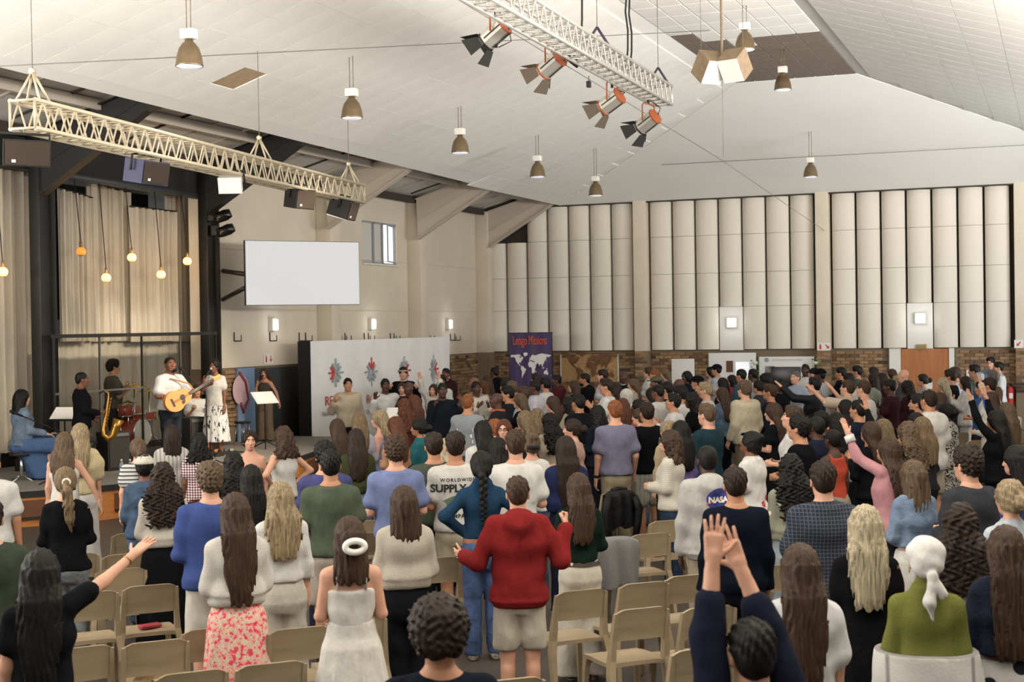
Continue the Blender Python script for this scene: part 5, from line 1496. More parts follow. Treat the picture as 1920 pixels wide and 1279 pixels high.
# notice boards / mural doors below the plaster beside the stage
p0, p1 = on_x(444, 689, XL + .05), on_x(476, 689, XL + .05)
o = empty('mural_board', (XL + .05, (p0.y + p1.y) / 2, 0), math.pi / 2, 'pale blue mural board with red ribbon shape behind the singer', 'board')
w_ = p1.y - p0.y
MB().box((0, 0, 1.0), (w_, .04, 1.96)).build('board', mat('mural_blue', '#7388a6', .6), o)
MB().tube([(-w_ * .45, -.03, 1.9), (-w_ * .1, -.03, 1.7), (w_ * .05, -.03, 1.35), (-w_ * .25, -.03, 1.1), (-w_ * .4, -.03, 1.3)], .035, 6).build('ribbon', mat('mural_red', '#7d2f3a', .6), o)
MB().cyl((-w_ * .35, -.02, 1.55), (-w_ * .35, -.03, 1.55), .30, n=20).build('disc', mat('mural_pink', '#c7a8ac', .6), o)
p0, p1 = on_x(476, 686, XL + .06), on_x(568, 684, XL + .06)
door2 = empty('door_2', (XL + .06, (p0.y + p1.y) / 2, 0), math.pi / 2); door2['kind'] = 'structure'; door2['label'] = 'dark charcoal double door left of the white backdrop'
w_ = p1.y - p0.y
for k in (0, 1): MB().box(((k - .5) * w_ / 2, 0, .98), (w_ / 2 - .02, .06, 1.96), ch=.005).build('leaf', mat('door_dark%d' % k, ['#34373c', '#26221f'][k], .55), door2)
# moving-head lamps on the right stage column
for k, (px, py, lab) in enumerate(((418, 405, 'black moving head lamp upper on the right stage column'), (424, 432, 'black moving head lamp lower on the right stage column'))):
    p = on_x(px, py, XL + .45); o = empty('moving_lamp', p, .4, lab, 'lamp')
    MB().box((-.22, 0, .0), (.12, .2, .2), ch=.02).build('base', 'lamp_black', o); MB().tube([(-.16, -.1, 0), (0, -.14, 0), (.03, -.13, 0)], .025, 6).build('arm', 'lamp_black', o); MB().tube([(-.16, .1, 0), (0, .14, 0), (.03, .13, 0)], .025, 6).build('arm', 'lamp_black', o)
    MB().lathe([(.001, -.17), (.08, -.17), (.10, -.1), (.11, .06), (.08, .16), (.001, .16)], 14, R=Matrix.Rotation(1.2, 3, 'Y')).build('head', mat('lamp_gloss', '#14120f', .25), o)
# ------------------------------------------------------------------ who stands where (heights settle so that nobody stands inside a neighbour)
# x, y of the crown | height | facing (0 back to us, 90 to the left, 180 towards us) | build+skin | hair | top | lower garment | arms | options | label
CROWD = '''
75 1022|1.66|-6|fl|xlong:k|ftee:15151a|trousers:1b1f2b|Ad||woman with very long black hair stretching a bare arm forward
-22 928|1.74|0|ml|short:db|tee:3f4a3c|jeans:3a4658:denim|dd||man in dark green t-shirt cut by the left edge
-18 838|1.72|-10|mm|short:br|tee:d4d2cd|shorts:8a8780|ds||man in white t-shirt at the left edge with hanging arm
122 871|1.66|4|fl|pony:sb|long:141418|jeans:7d838a:denim|cc||woman with blond ponytail in black sweater and grey jeans
120 806|1.68|-12|fl|longw:lb|tank:dcd8d0|trousers:23242a|sd||woman with wavy light brown hair in white sleeveless top
150 790|1.74|-8|fl|long:bl|puff:cdb98a|wide:dcd9d2|ds||woman with blond hair in yellow puff-sleeved blouse and white trousers
258 818|1.62|8|fl|pony:lb|ftee:d6d3cc:stripe|trousers:20232c|dd||woman in black and white striped t-shirt near the stage
270 849|1.60|6|fb|curly:k|jacket:49617f:denim|jeans:4d6482:denim|cc||woman with black hair and pale cap in denim jacket
304 862|1.66|6|fl|longc:db|fsweat:cfc7b8:knit|skirt:131316|cc||woman with long dark curls in cream knit sweater and black skirt
321 793|1.66|4|fm|mid:db|sshirt:cfcac4:vstripe|skirt:cfcac4|dd||woman with dark bob in pale pinstriped blouse by the stage
373 808|1.60|2|fb|curlm:k|ftee:8a5a68:gingham|midi:5d2f22|dd||woman with large dark curls in gingham top
393 862|1.78|10|ml|curly:lb|sweat:3f569a:knit|shorts:d6d0c2|cc||man with tousled light hair in blue sweater and white shorts
437 843|1.60|8|fb|longc:k|long:1b1719|skirt:1b1719|dd||woman with long black ringlets behind the blue sweater
470 867|1.60|8|fl|long:k|fsweat:2b3329|jeans:2a2f3c:denim|dd||woman with straight black hair in dark green top
440 918|1.70|12|fl|xlong:br|fsweat:d8d3c9:knit|midi:dfc8b8:floral|cc||woman with very long brown hair in white sweater and pink floral skirt
468 803|1.62|176|fl|bun:db|strapless:b5977a|jeans:3d4658:denim|dd|yaw=12|smiling woman with bare shoulders facing us near the stage
531 795|1.68|38|fl|curlm:br|tank:d9d6cf|jeans:33466e:denim|hh||woman in white tank top with hands on her hips
525 898|1.66|10|fl|longw:bl|cblouse:dad8d4|wide:cbc5b8|dd||woman with long wavy blond hair in white blouse and cream trousers
609 824|1.74|8|ml|curly:k|tee:4d4f86|jeans:30364a:denim|dd||man with dark curls in violet t-shirt behind the green one
619 838|1.76|6|mm|short:k|tee:55604c|shorts:b5a896|cc||man in olive green t-shirt and beige shorts
667 800|1.66|10|fl|long:db|fsweat:3f4226|jeans:5a6c88:denim|cc||woman with long dark hair in olive sweater
632 782|1.64|22|fl|long:br|long:a08a6a|trousers:4a4038|wc||woman with brown hair in tan top lifting one hand
673 769|1.68|8|fl|long:sb|long:b9b2c4|trousers:3a3a44|cc||woman with long straight honey blond hair before the backdrop
712 766|1.68|74|fl|long:bl|tank:8c92c4|longdress:8c92c4|cc||blond woman in lavender sleeveless dress in profile
741 778|1.64|40|fl|long:au|long:b7855c|trousers:3a3230|cc||woman with long chestnut hair next to lavender dress
786 782|1.60|78|ft|bun:k|shirt:1f6f78|trousers:23252a|kk||woman in teal shirt clapping in profile
776 738|1.68|60|fl|halfl:au|long:b23f48|trousers:26262c|kk||woman with auburn half updo in coral red top
757 744|1.66|30|fm|longc:au|long:5c2a26|trousers:26262c|dd||woman with dark red curls left of the coral top
741 813|1.80|8|ml|curly:br|tee:7684b4|jeans:5f74a0:denim|cc||man with grey brown curls in light blue t-shirt
757 905|1.66|8|fl|mid:br|fsweat:c2b8a8:knit|wide:16181f|cc||woman with brown bob in oatmeal sweater and black trousers
655 962|1.64|4|fl|half:br|strapless:ddd8cf|dress:ddd8cf|cc||woman in white sundress with white claw clip
813 806|1.78|10|mm|short:db|tee:4c5448|trousers:2a2c30|cc||man in grey green t-shirt left of the lettered shirt
836 818|1.58|10|fl|long:pb|long:cfc6b4|skirt:c9bfae|dd||woman with pale blond hair mostly hidden between two t-shirts
853 804|1.80|8|mm|short:db|tee:dcd8d0|shorts:c6b99e|cc||man in white t-shirt with lettering across the back
902 841|1.72|6|fm|braid:k|turtle:1d4160|jeans:4a6290:denim|hh|shoes="#cfc8bd"|woman with dark braid in navy turtleneck and blue jeans
970 886|1.70|4|ml|crop:br|hood:8f1517|shorts:c9bfac|qz|shoes="#d8d4cc"|man in bright red hoodie and beige shorts
966 801|1.82|8|ml|short:br|tee:dddad4|shorts:8f877a|cc||man with brown hair in plain white t-shirt behind the red hoodie
905 785|1.70|20|fl|long:k|blouse:d9d5cd|jeans:394b68:denim|cc||woman with long black hair in white blouse
933 816|1.64|10|fb|braids:k|long:1b1a1e|trousers:1f2026|dd||woman with black braids left of the plain white t-shirt
945 783|1.64|168|fl|mid:au|long:d2cabf|trousers:33343b|dd||smiling woman with glasses turned towards us
996 808|1.66|14|fl|updo:lb|ftee:dcd9d3|jeans:44546e:denim|dd||woman with curly tied-up brown hair in white t-shirt
1060 813|1.70|12|fl|xlong:db|fsweat:26305a|jeans:22283a:denim|cc||woman with very long dark hair in navy sweater
1084 882|1.60|14|fl|long:br|crop:14281f|wide:d4ccba|cc||woman with brown hair in dark green top and cream trousers
822 1120|1.68|5|mm|afro:db|sweat:141a28|trousers:1c1c22|cc||person with thick dark curls at the bottom centre
1153 746|1.84|18|ml|crop:gi|tee:7f7c98|trousers:b5a382|jd||ginger man in grey lavender t-shirt and beige trousers
1213 751|1.78|24|mm|quiff:db|tee:131317|shorts:b7b4aa:vstripe|cc||man in black t-shirt with white feather print and striped shorts
1257 802|1.66|74|fl|curlm:br|blouse:ddd5c5:lace|jeans:33465f:denim|cc||woman with glasses in cream lace blouse and jeans
1326 753|1.80|52|ml|quiff:lb|tee:1f3c47|jeans:2b3240:denim|kk||fair-haired man in dark teal t-shirt clapping
1326 829|1.74|16|md|buzz:k|hood:bcbab4|trousers:b3a68e|dd||man in grey hoodie with round blue emblem on the back
1378 870|1.72|10|mm|short:db|sweat:121827:knit|trousers:171a24|dd||man with dark hair in navy sweater behind raised hands
1408 804|1.66|64|fb|updo:k|sshirt:dedbd6|jeans:59687c:denim|pc|pitch=16|woman in white shirt with red flowers looking up
1482 846|1.66|24|fm|longc:k|fsweat:95957e:flowers|jeans:9aa7b0:denim|cc||woman with black curls in sage cardigan with pale flowers
1543 858|1.80|14|ml|short:db|sshirt:242a38:check|trousers:20232c|dd||man in dark navy checked shirt
1622 940|1.70|8|fl|long:pb|long:141316:knit|skirt:131215|dd||woman with long pale blond hair in black top
1500 1012|1.66|10|fl|xlong:br|sshirt:d9d8d8|jeans:2a3142:denim|dd||woman with long brown hair in white shirt at the lower right
1410 1150|1.70|14|ml|short:k|elbow:1d2134|trousers:15171f|BU||person with short black hair raising a navy-sleeved arm
1735 1002|1.62|6|fb|buzz:k|turtle:7a7d2c:knit|skirt:2a2a30|cc||woman in olive turtleneck wearing a white head scarf
1800 936|1.68|6|fb|longc:db|ftee:dcdad6|jeans:3c4a60:denim|dd||woman with dark curly hair in white t-shirt beside the head scarf
1886 978|1.68|14|fb|braids:br|cjacket:20283a:denim|midi:cfccc6:dots|cc||woman with brown braids in dark denim jacket and polka dot skirt
1894 893|1.70|34|fl|bun:bl|shirt:b9c4cf|trousers:b9c0c8|cc||woman with blond bun in pale blue shirt at right edge
1816 832|1.80|44|ml|curly:db|sweat:3b3d44|trousers:24252b|cc||man with thick dark curls in charcoal sweater
1712 858|1.66|36|fl|half:lb|cjacket:7e95b4:denim|midi:dad6cd|cc||woman in light denim jacket and white skirt
1666 815|1.68|56|fl|longw:br|shirt:c98a90|trousers:23232b|dR|pitch=14|woman in pink shirt raising one arm with white cuff
1632 786|1.66|52|fm|long:br|long:17171c|trousers:1a1a20|uk|pitch=14|woman in black with palm raised, face lifted
1908 830|1.72|70|fl|mid:k|long:3f5ca6|trousers:23262f|dd||dark-haired woman in royal blue top at the right edge
1868 766|1.68|66|fm|long:k|long:15151a|trousers:17171c|uu||woman in black lifting an arm at the right edge
1888 752|1.66|60|fl|long:lb|long:3d66b8|trousers:2a2c33|du||woman with light brown hair lifting a blue-sleeved hand
1702 786|1.70|50|fl|longc:lb|long:1c1b1f|trousers:1d1d22|cc||woman with very curly golden brown hair
1729 778|1.66|44|fl|longw:sb|long:2a2a30|trousers:1d1d22|cc||woman with sandy hair behind the golden curls
1656 782|1.66|44|fl|long:sb|long:34302f|trousers:1d1d22|dd||woman with dark blond hair behind the raised pink arm
1722 735|1.78|78|mm|short:k|tee:dedbd6|trousers:2a2a30|cc|pitch=6|bearded man in white t-shirt looking left
1742 727|1.84|42|mm|crop:db|sshirt:dbd8d2|shorts:b5aa98|cc||tall man in loose white shirt and beige shorts
1774 752|1.66|62|fd|bun:k|sshirt:cfcabf:print|skirt:cfcabf:print|dd||woman with black bun in black and white print dress
1718 770|1.64|54|fm|bun:k|long:16161a|trousers:16161a|cc||woman with low dark bun in black top
1762 733|1.64|64|fl|mid:br|long:8c8275|trousers:33343b|cc||woman with brown hair behind the loose white shirt
652 706|1.80|-170|mm|crop:k|oversize:cdbb9e|trousers:16161a|ed||man in oversized beige t-shirt dancing before the backdrop
722 707|1.80|-165|md|crop:k|oversize:dcdad6|trousers:1b1b20|we||man in white t-shirt with a fist up before the backdrop
756 687|1.86|178|ml|curly:db|sweat:17191f|trousers:1b1b20|ee||tall man with headband in black sweater before the backdrop
767 712|1.76|150|md|bald:k|tee:1b1a20|trousers:17171c|kk||bald man in black t-shirt in front of the tall one
754 716|1.62|165|fl|long:br|long:8d5a60|trousers:2b2b31|kk||woman with pink top half hidden by the bald man
829 715|1.80|-172|md|crop:k|sweat:1d212b:knit|trousers:15161b|me||man in black knit sweater dancing near the corner
813 718|1.64|158|fl|longw:br|blouse:d6cfc4|jeans:6c86a6:denim|uu||woman in cream blouse with arms up behind black sweater
836 688|1.82|150|mb|crop:k|hood:3a2024|trousers:1b1b20|dd||man in maroon hoodie near the end of the backdrop
828 700|1.76|140|mb|short:k|tee:dcdad4|trousers:22222a|dd||man in white t-shirt behind the black knit sweater
927 686|1.80|60|md|buzz:k|hood:0f0f12|trousers:0f0f12|dd||person in black hoodie standing in the brick corner
889 704|1.76|100|mb|bald:k|sweat:8d8d86|trousers:333339|kk||man in grey sweater left of the purple banner
892 712|1.76|-150|md|crop:k|oversize:cfc6b6|trousers:33333a|kk||man in beige and white top clapping left of banner
906 712|1.66|110|fl|mid:au|long:c8b8a0|trousers:33333a|kk||woman in beige top beside the clapping man
913 702|1.68|70|fl|long:br|ftee:9a93b4|jeans:4a5672:denim|cc||woman in lavender t-shirt in front of the brick corner
949 710|1.74|70|mm|curly:k|tee:23242b|trousers:23242b|cc||dark-curled man below the purple banner
960 711|1.76|84|ml|crop:lb|long:c0703a|trousers:33333a|cc||man in orange top below the purple banner
981 721|1.78|70|ml|short:br|shirt:a5b6c8|trousers:33333a|cc||man in light blue shirt below the banner
1003 710|1.78|84|md|crop:k|jacket:c9c5cf|trousers:22232b|cc||man with glasses in white and purple varsity jacket
1006 698|1.80|60|mm|quiff:db|shirt:5f7897:denim|trousers:2b2c34|cc||man in denim shirt behind the varsity jacket
1022 706|1.74|60|mm|curly:k|tee:d6d4cf|trousers:2b2c34|cc||curly-haired man in white t-shirt right of varsity jacket
1044 700|1.72|100|md|crop:k|hood:5a1f28|trousers:9a8a72|pp||person in maroon hoodie right of the purple banner
1076 711|1.66|84|fl|mid:br|long:17171c|trousers:1c1c22|cc||woman in black top below the brown wall map
1097 697|1.80|90|mt|crop:k|hood:121317|trousers:17171c|xx||bearded man in black hoodie below the brown wall map
1130 690|1.82|80|ml|short:db|tee:cfd2d8|trousers:33353d|kk||man in white t-shirt right end of the brown map
1137 707|1.84|88|mm|quiff:db|tee:dddbd6|trousers:3a3c44|kk||larger man in white t-shirt clapping in profile
1153 716|1.66|60|fm|longc:db|ftee:1b1b20|trousers:1b1b20|cc||woman in black t-shirt behind the clapping man
1171 693|1.78|130|md|bald:k|sweat:1c1f29|trousers:1b1b20|cc||bald man in dark sweater with white collar by pilaster
1187 708|1.66|96|fl|long:lb|long:b0a08e|trousers:33333a|cc||woman with light brown hair right of dark sweater
1172 728|1.62|60|fd|buzz:k|hood:d5d1c6|trousers:33333a|dd||person wearing a white hood up
1216 686|1.76|86|fl|bun:br|shirt:d3d0cb|trousers:44464f|cc||woman in white shirt by the brick pilaster
1228 690|1.78|90|mm|crop:gi|tee:9d9478|trousers:33333a|cc||man in khaki t-shirt by the brick pilaster
1231 703|1.76|96|mb|crop:k|sweat:6b6752|trousers:33333a|cc||man in olive cap and top left of the white board
1247 690|1.68|100|fl|long:sb|ftee:5d7aa8|trousers:33333a|cc||woman in blue top left of the white board
1234 718|1.74|60|mb|crop:k|tee:d6d3cd|trousers:33333a|cc||man with cropped black hair in white t-shirt before pilaster
1251 713|1.78|60|mm|short:k|tee:26262d|trousers:23232a|cc||man in dark t-shirt below the white board
1274 706|1.78|70|md|bald:k|tee:cbb8a4|trousers:23232a|cc||bald man in pale top in front of the white board
1288 694|1.74|120|md|braids:k|jacket:1b2233|trousers:23232a|cc||person with dreadlocks in navy jacket in front of white board
1308 702|1.78|70|mm|crop:k|tee:1a1a1f|trousers:23232a|cc||man in black cap and t-shirt right of the white board
1276 721|1.76|66|mm|curly:k|tee:d9d7d2|trousers:33333a|cc||man with black curls in white t-shirt right of the dark one
1263 735|1.72|84|mm|quiff:k|sweat:d8d6d2|trousers:33333a|kk|pitch=10|young man in white striped sweater gazing up left
1298 733|1.70|86|fd|curlm:k|ftee:141418|trousers:19191f|kk||woman with black afro hair in black t-shirt clapping
877 735|1.80|-20|mm|crop:gi|tee:93989f|jeans:3f4a5e:denim|kk||ginger man in grey t-shirt with white print on the back
932 732|1.74|80|md|bald:k|long:2a2a30|trousers:1c1c22|kk||bald man in black with orange scarf
952 722|1.74|100|mm|curly:k|tee:26272d|trousers:26272d|xx||curly-haired man with folded arms in black t-shirt
975 735|1.68|76|fl|long:lb|ftee:16161b|trousers:1d1d23|xx||woman with golden brown hair in black t-shirt
1036 740|1.66|76|fl|long:br|long:6b5a4a|trousers:26262c|kk||woman with brown hair clapping below purple jacket
1030 771|1.64|40|fb|longc:k|puff:bba992|trousers:33333a|cc||woman with black curls in beige puff sleeves
1066 741|1.66|80|fd|curlm:k|blazer:a8997e|trousers:33333a|cc||woman in beige cardigan looking left
1085 735|1.78|40|mt|crop:k|blazer:17181d|trousers:77787a|dd||man in black blazer and grey trousers
1120 757|1.66|50|fd|curlm:k|long:161d2b|trousers:1b1e28|cc||woman with puffed black hair in dark navy
1074 782|1.64|86|fl|bun:db|fsweat:c79a8d|jeans:5a6d8b:denim|cc||woman with dark bun in pink sweater looking left
984 767|1.68|50|fl|long:sb|long:33353d|trousers:26262c|dd||woman with long wheat blond hair facing left
1006 763|1.62|40|fl|longc:sb|long:b9b1a8|trousers:33333a|dd||woman with curly sandy hair behind wheat blond one
929 784|1.60|30|fl|curly:gi|long:8f7f70|trousers:33333a|dd||person with ginger hair beside the smiling woman in glasses
1197 746|1.64|84|fd|bun:k|long:9a5a52|trousers:26262c|pp||woman in rust top looking left before ginger man
1200 762|1.62|70|fl|bun:br|fsweat:cf9f92|jeans:4a607c:denim|dd||woman in salmon pink sweater right of ginger man
1168 744|1.60|40|fm|longw:au|long:6a4436|trousers:26262c|dd||woman with auburn waves above the ginger man
1221 725|1.66|50|fm|xlong:k|long:2b2b31|trousers:26262c|dd||woman with long black hair behind the black t-shirt man
1252 786|1.62|40|fl|updo:bl|long:b59c7a|trousers:33333a|dd||woman with curly blond bun behind the lace blouse
1276 785|1.64|40|fm|long:k|long:6a5a92|trousers:33333a|dd||dark-haired woman in purple shirt behind the lace blouse
1332 686|1.70|86|fl|longw:k|long:b9b2ac|trousers:33333a|cc||woman with black waves in front of the white double door
1344 681|1.80|70|mm|short:k|tee:b9bcc0|trousers:33333a|cc||man in black cap at the white double door
1323 714|1.80|86|ml|quiff:bl|tee:cfccc6|trousers:33333a|cc||blond man in white t-shirt in profile
1355 706|1.68|60|fm|mid:k|ftee:1c1c22|trousers:1c1c22|cc||woman with black hair in black right of the blond man
1354 724|1.68|44|fl|long:br|jacket:5f7690:denim|trousers:1c1c22|cc||woman with long brown hair in denim jacket
1372 701|1.66|100|fm|mid:k|long:a02c34|trousers:1c1c22|cc||woman with a red scarf in front of the white door
1390 690|1.78|60|mm|short:k|sweat:3a5a6a|trousers:1c1c22|cc||man with black hair left of the green plant
1412 689|1.78|60|md|crop:k|tee:a9adb0|trousers:1c1c22|cc||man in pale grey t-shirt below the green plant
1396 711|1.84|44|ml|curly:lb|oversize:cfc2a4|trousers:7a6a54|jj||man in cream t-shirt with mustard print on the back
1422 711|1.66|70|fm|bun:k|long:3a3a42|trousers:1c1c22|cc||dark-haired woman right of the cream t-shirt
1437 700|1.74|70|md|afro:k|tee:4b4f5c|trousers:1c1c22|cc||person with round afro in front of the television
1444 717|1.78|78|mm|quiff:br|sweat:1f2738|trousers:1c1c22|pp||man in navy sweater in profile below the television
1464 708|1.66|130|fd|bun:k|long:19191e|trousers:1c1c22|cc||woman with glasses in black below the television
1492 693|1.80|142|ml|buzz:gr|shirt:a9b8cc|jeans:3a4558:denim|hh||older grey-haired man in light blue shirt, hands on hips
1510 680|1.84|170|md|crop:k|shirt:d8d8d6|trousers:22222a|dd||man in white shirt standing beside the television
1527 688|1.78|120|mm|short:k|tee:23232a|trousers:22222a|cc||man in dark cap by the brick pilaster with sign
1538 689|1.80|80|md|crop:k|shirt:c9ccd4:vstripe|trousers:22222a|dd||man in black hat and striped white shirt
1527 705|1.80|70|ml|quiff:k|sweat:15151b:glossy|trousers:1c1c22|dr|pitch=8|man in shiny black sweater with one arm stretched forward
1577 686|1.78|80|mm|short:k|jacket:16181f|trousers:1c1c22|cc||man in black jacket right of the pilaster with sign
1591 697|1.76|70|mm|short:k|tee:cfcac0|trousers:33333a|cc||man in pale t-shirt right of the black jacket
1590 709|1.82|66|ml|short:br|sshirt:c9b39c:flowers|trousers:33333a|rr|pitch=10|man in floral shirt with both arms raised forward
1607 683|1.80|80|mm|short:k|sweat:4a5a4a|trousers:33333a|cc||man in green sweater by the brick wall
1620 710|1.82|62|ml|crop:br|tee:dddad5|trousers:33333a|dd||man in white t-shirt right of the floral shirt
1637 686|1.70|90|fl|long:db|long:2b2b31|trousers:33333a|cc||woman with dark hair against the brick wall
1637 698|1.70|80|fl|mid:db|fsweat:8f9c82|jeans:33425a:denim|cc||woman in sage green sweater
1653 697|1.68|60|fm|longc:db|long:8a4a4a:stripe|trousers:33333a|cc||woman with dark curls behind the maroon t-shirt
1672 690|1.68|90|fl|long:br|long:5a5654|trousers:33333a|cc||woman with brown hair left of the brown door
1669 708|1.76|76|md|crop:k|tee:3c1a26|trousers:1b1b20|kk||man in maroon t-shirt with pink stripes
1682 702|1.66|80|fl|short:bl|long:b9a998|trousers:33333a|cc||older woman with short blond hair before the door
1695 689|1.80|80|ml|bald:gr|jacket:4a4a50|trousers:33333a|cc||bald older man in grey jacket before the brown door
1701 711|1.70|70|fd|longc:k|long:3a1d26|trousers:1b1b20|dd||woman with long black braids in dark red
1450 752|1.70|70|fl|xlong:br|ftee:15151a|trousers:17171c|cc||woman with long wavy brown hair in black t-shirt
1487 757|1.80|80|ml|quiff:br|tee:d4d2cd|trousers:2a2a31|cc|pitch=10|fair young man in profile behind black curls
1499 775|1.76|70|mm|curly:k|tee:111116|trousers:1b1b20|cc|pitch=8|man with black curls in black t-shirt gazing up
1531 776|1.72|50|md|buzz:k|jacket:1d2438|trousers:1b1b20|cc||man in navy and white varsity jacket
1540 766|1.74|50|md|crop:k|long:1c1c22|trousers:1b1b20|cc||man with cropped hair behind the varsity jacket
1568 770|1.66|50|fd|braids:k|long:a79db0|trousers:1b1b20|dd||woman with black braids in lavender top
1562 800|1.60|40|fd|buzz:k|tank:c8431f|midi:a89c86|dd||person in orange vest and beige skirt
1585 746|1.66|70|fm|mid:k|long:8c2b36|trousers:1b1b20|kk|pitch=10|woman with dark hair in red top looking up
1610 746|1.74|62|mm|short:k|tee:1b2536|trousers:1b1b20|dd|pitch=8|man in navy t-shirt with black hair looking left
1730 699|1.68|100|fl|bun:db|long:b9b2ac|trousers:33333a|cc||woman with dark bun in front of the brown door
1767 706|1.70|80|fl|long:pb|fsweat:5a5fa4|trousers:33333a|cc||woman with pale blond hair in violet blue sweater
1782 691|1.78|80|mm|curly:db|tee:1d1e24|trousers:33333a|cc||curly-haired man in black right of the brown door
1791 687|1.78|90|mm|curly:br|tee:c4c6c9|trousers:33333a|cc||curly-haired man in striped white top right of the door
1810 703|1.70|84|fl|mid:db|shirt:dad6cf|trousers:c9c6c0|kk||woman in cream shirt clapping near the right wall
1827 682|1.78|84|mm|curly:k|tee:5a6458|trousers:33333a|cc||man in grey green t-shirt by the brick wall at right
1836 696|1.66|90|fl|short:wh|shirt:4a6a9a|trousers:33333a|cc||white-haired woman in blue at the right wall
1858 667|1.88|160|ml|quiff:k|jacket:6f8fb8:denim|trousers:33333a|cc|pitch=-12|tall man in denim jacket bowing his head at right
1872 676|1.80|100|mm|short:k|tee:d2d0cb|trousers:33333a|cc||man in white behind the tall denim jacket
1862 693|1.76|80|mm|curly:gr|sweat:5a3f28|trousers:33333a|cc||person in brown top below the denim jacket
1856 705|1.80|70|mm|short:db|tee:dcdad5|trousers:33333a|cc||bearded man in white t-shirt near the right wall
1841 711|1.72|70|mm|short:k|tee:3a5f94|trousers:33333a|cc||dark-haired man in blue left of bearded man
1858 732|1.68|74|fl|longw:br|shirt:d3cbbd|trousers:33333a|uc||woman with long light brown hair in cream blouse, hands up
'''

ROWS = [r.split('|') for r in CROWD.strip().split('\n')]
PLACE = []
for q in ROWS:
    x_, y_ = map(float, q[0].split()); PLACE.append([x_, y_, float(q[1])])
def _spots(): return [on_z(a, b, h * 1.012).to_2d() for a, b, h in PLACE]
for it in range(80):
    P_ = _spots(); moved = 0
    for i in range(len(P_)):
        for j in range(i + 1, len(P_)):
            if (P_[i] - P_[j]).length < .46:
                n, f = (i, j) if P_[i].length < P_[j].length else (j, i)
                if PLACE[n][2] < 1.90: PLACE[n][2] += .006
                if PLACE[f][2] > 1.54: PLACE[f][2] -= .006
                moved += 1
    if not moved: break
SPOTS = _spots()
# ------------------------------------------------------------------ the band on the stage
BAND = 'musicians on the stage'
def local_to(o, m): m.parent = None; m.matrix_world = Matrix.Translation(o.location) @ Matrix.Rotation(o.rotation_euler.z, 4, 'Z'); return m
guitarist = person(318, 668, 1.80, -138, 'mb', 'buzz:k', 'tee:dcdad6', 'jeans:2b3038:denim', 'GN', 'stocky guitarist in white t-shirt singing at centre stage', base=STG, s=113, yaw=-25, pitch=8, group=BAND, lod=1, wx=1.12)
singer = person(402, 673, 1.70, 150, 'fb', 'bun:k', 'ftee:cfcac2', 'midi:e2e0dc:leaf', 'md', 'singer in white top and long black patterned white skirt', base=STG, s=107, group=BAND, lod=1)
saxman = person(152, 697, 1.62, -82, 'mb', 'buzz:k', 'shirt:16151a', 'trousers:15151a', 'ST', 'saxophone player in black shirt standing in profile', base=STG, s=122, group=BAND, lod=1)
mic_woman = person(496, 690, 1.5, 158, 'fm', 'longc:br', 'tank:4a4238', 'wide:7a6650', 'ms', 'woman in dark sleeveless top and brown trousers singing by music stand', base=STG, s=95, group=BAND, lod=1)
drummer = person(211, 674, 1.6, -75, 'mm', 'curly:k', 'tee:5d574a', 'slim:3a3733', 'pp', 'drummer in olive t-shirt seated behind the clear screen', base=STG - .04, s=107, group=BAND, lod=1, seat=True)
keyman = person(40, 730, 1.5, -72, 'fl', 'mid:k', 'jacket:7d90a8:denim', 'none', 'KK', 'keyboard player in denim jacket and long blue skirt', base=STG - .40, s=124, group=BAND, lod=1, seat=True)
bassist = person(368, 722, 1.5, -160, 'mm', 'short:db', 'tee:d2cec8', 'slim:b3a58e', 'pp', 'musician in white t-shirt sitting behind the guitarist', base=STG - .31, s=103, group=BAND, lod=2, seat=True)
# seated skirt of the keyboard player
F = Field((-.40, -.35, .38), (.40, .85, 1.08), .026)
F.stack([(.86, .20, .17, -.02), (1.02, .17, .13, 0)], .03)
for sd in (-1, 1): F.cone((sd * .08, 0, .92), (sd * .13, .46, .91), .14, .13, .04)
for sd in (-1, 0, 1): F.cone((sd * .12, .48, .88), (sd * .22, .52, .44), .11, .13, .08)
F.cone((0, .1, .80), (0, .3, .5), .15, .22, .08)
F.warp_out(lambda x, y, z: .012 * np.sin(38 * x + 6 * z))
F.cut(lambda x, y, z: .41 - z + 0 * x)
c = bpy.data.objects.new('skirt', np_mesh('skirt', [F.nets() + (0,)])); COL.objects.link(c); c.parent = keyman; dress_up(c, [cloth('#4d6c9a')])
# ---- guitar
mat('guitar_top', '#c98a45', .35, noise=.06, nscale=4, stretch=(8, 1, 1)); mat('guitar_dark', '#3a2417', .4); mat('metal', '#b8b6b0', .3, metal=.9); mat('chrome', '#cfcfcf', .15, metal=1.0); mat('strap_brown', '#a0703c', .7)
gt = empty('acoustic_guitar', (0, 0, 0), 0, 'honey coloured acoustic guitar held by the singer in white t-shirt', 'guitar')
out = []
for k in range(40):
    t = k / 40 * 2 * math.pi
    L = -.0 + .25 * math.cos(t); wv = (.17 + .035 * math.cos(t + math.pi)) * math.sin(t)
    wv *= 1 - .20 * math.exp(-((L - .06) / .06) ** 2)
    out.append((L, wv))
gb = MB().prism(out, -.05, .05).build('body', 'guitar_top', gt)
MB().cyl((.07, 0, .0505), (.07, 0, .052), .05, n=20).build('sound_hole', 'guitar_dark', gb); MB().box((-.12, 0, .056), (.03, .14, .012)).build('bridge', 'guitar_dark', gb)
MB().prism([(.02, -.11), (.07, -.10), (.10, -.05), (.02, -.05)], .0505, .052).build('pickguard', 'guitar_dark', gb)
MB().box((.45, 0, .05), (.50, .052, .028), ch=.006).build('neck', 'guitar_dark', gt); MB().box((.76, 0, .045), (.16, .07, .02), ch=.005).build('headstock', 'guitar_top', gt)
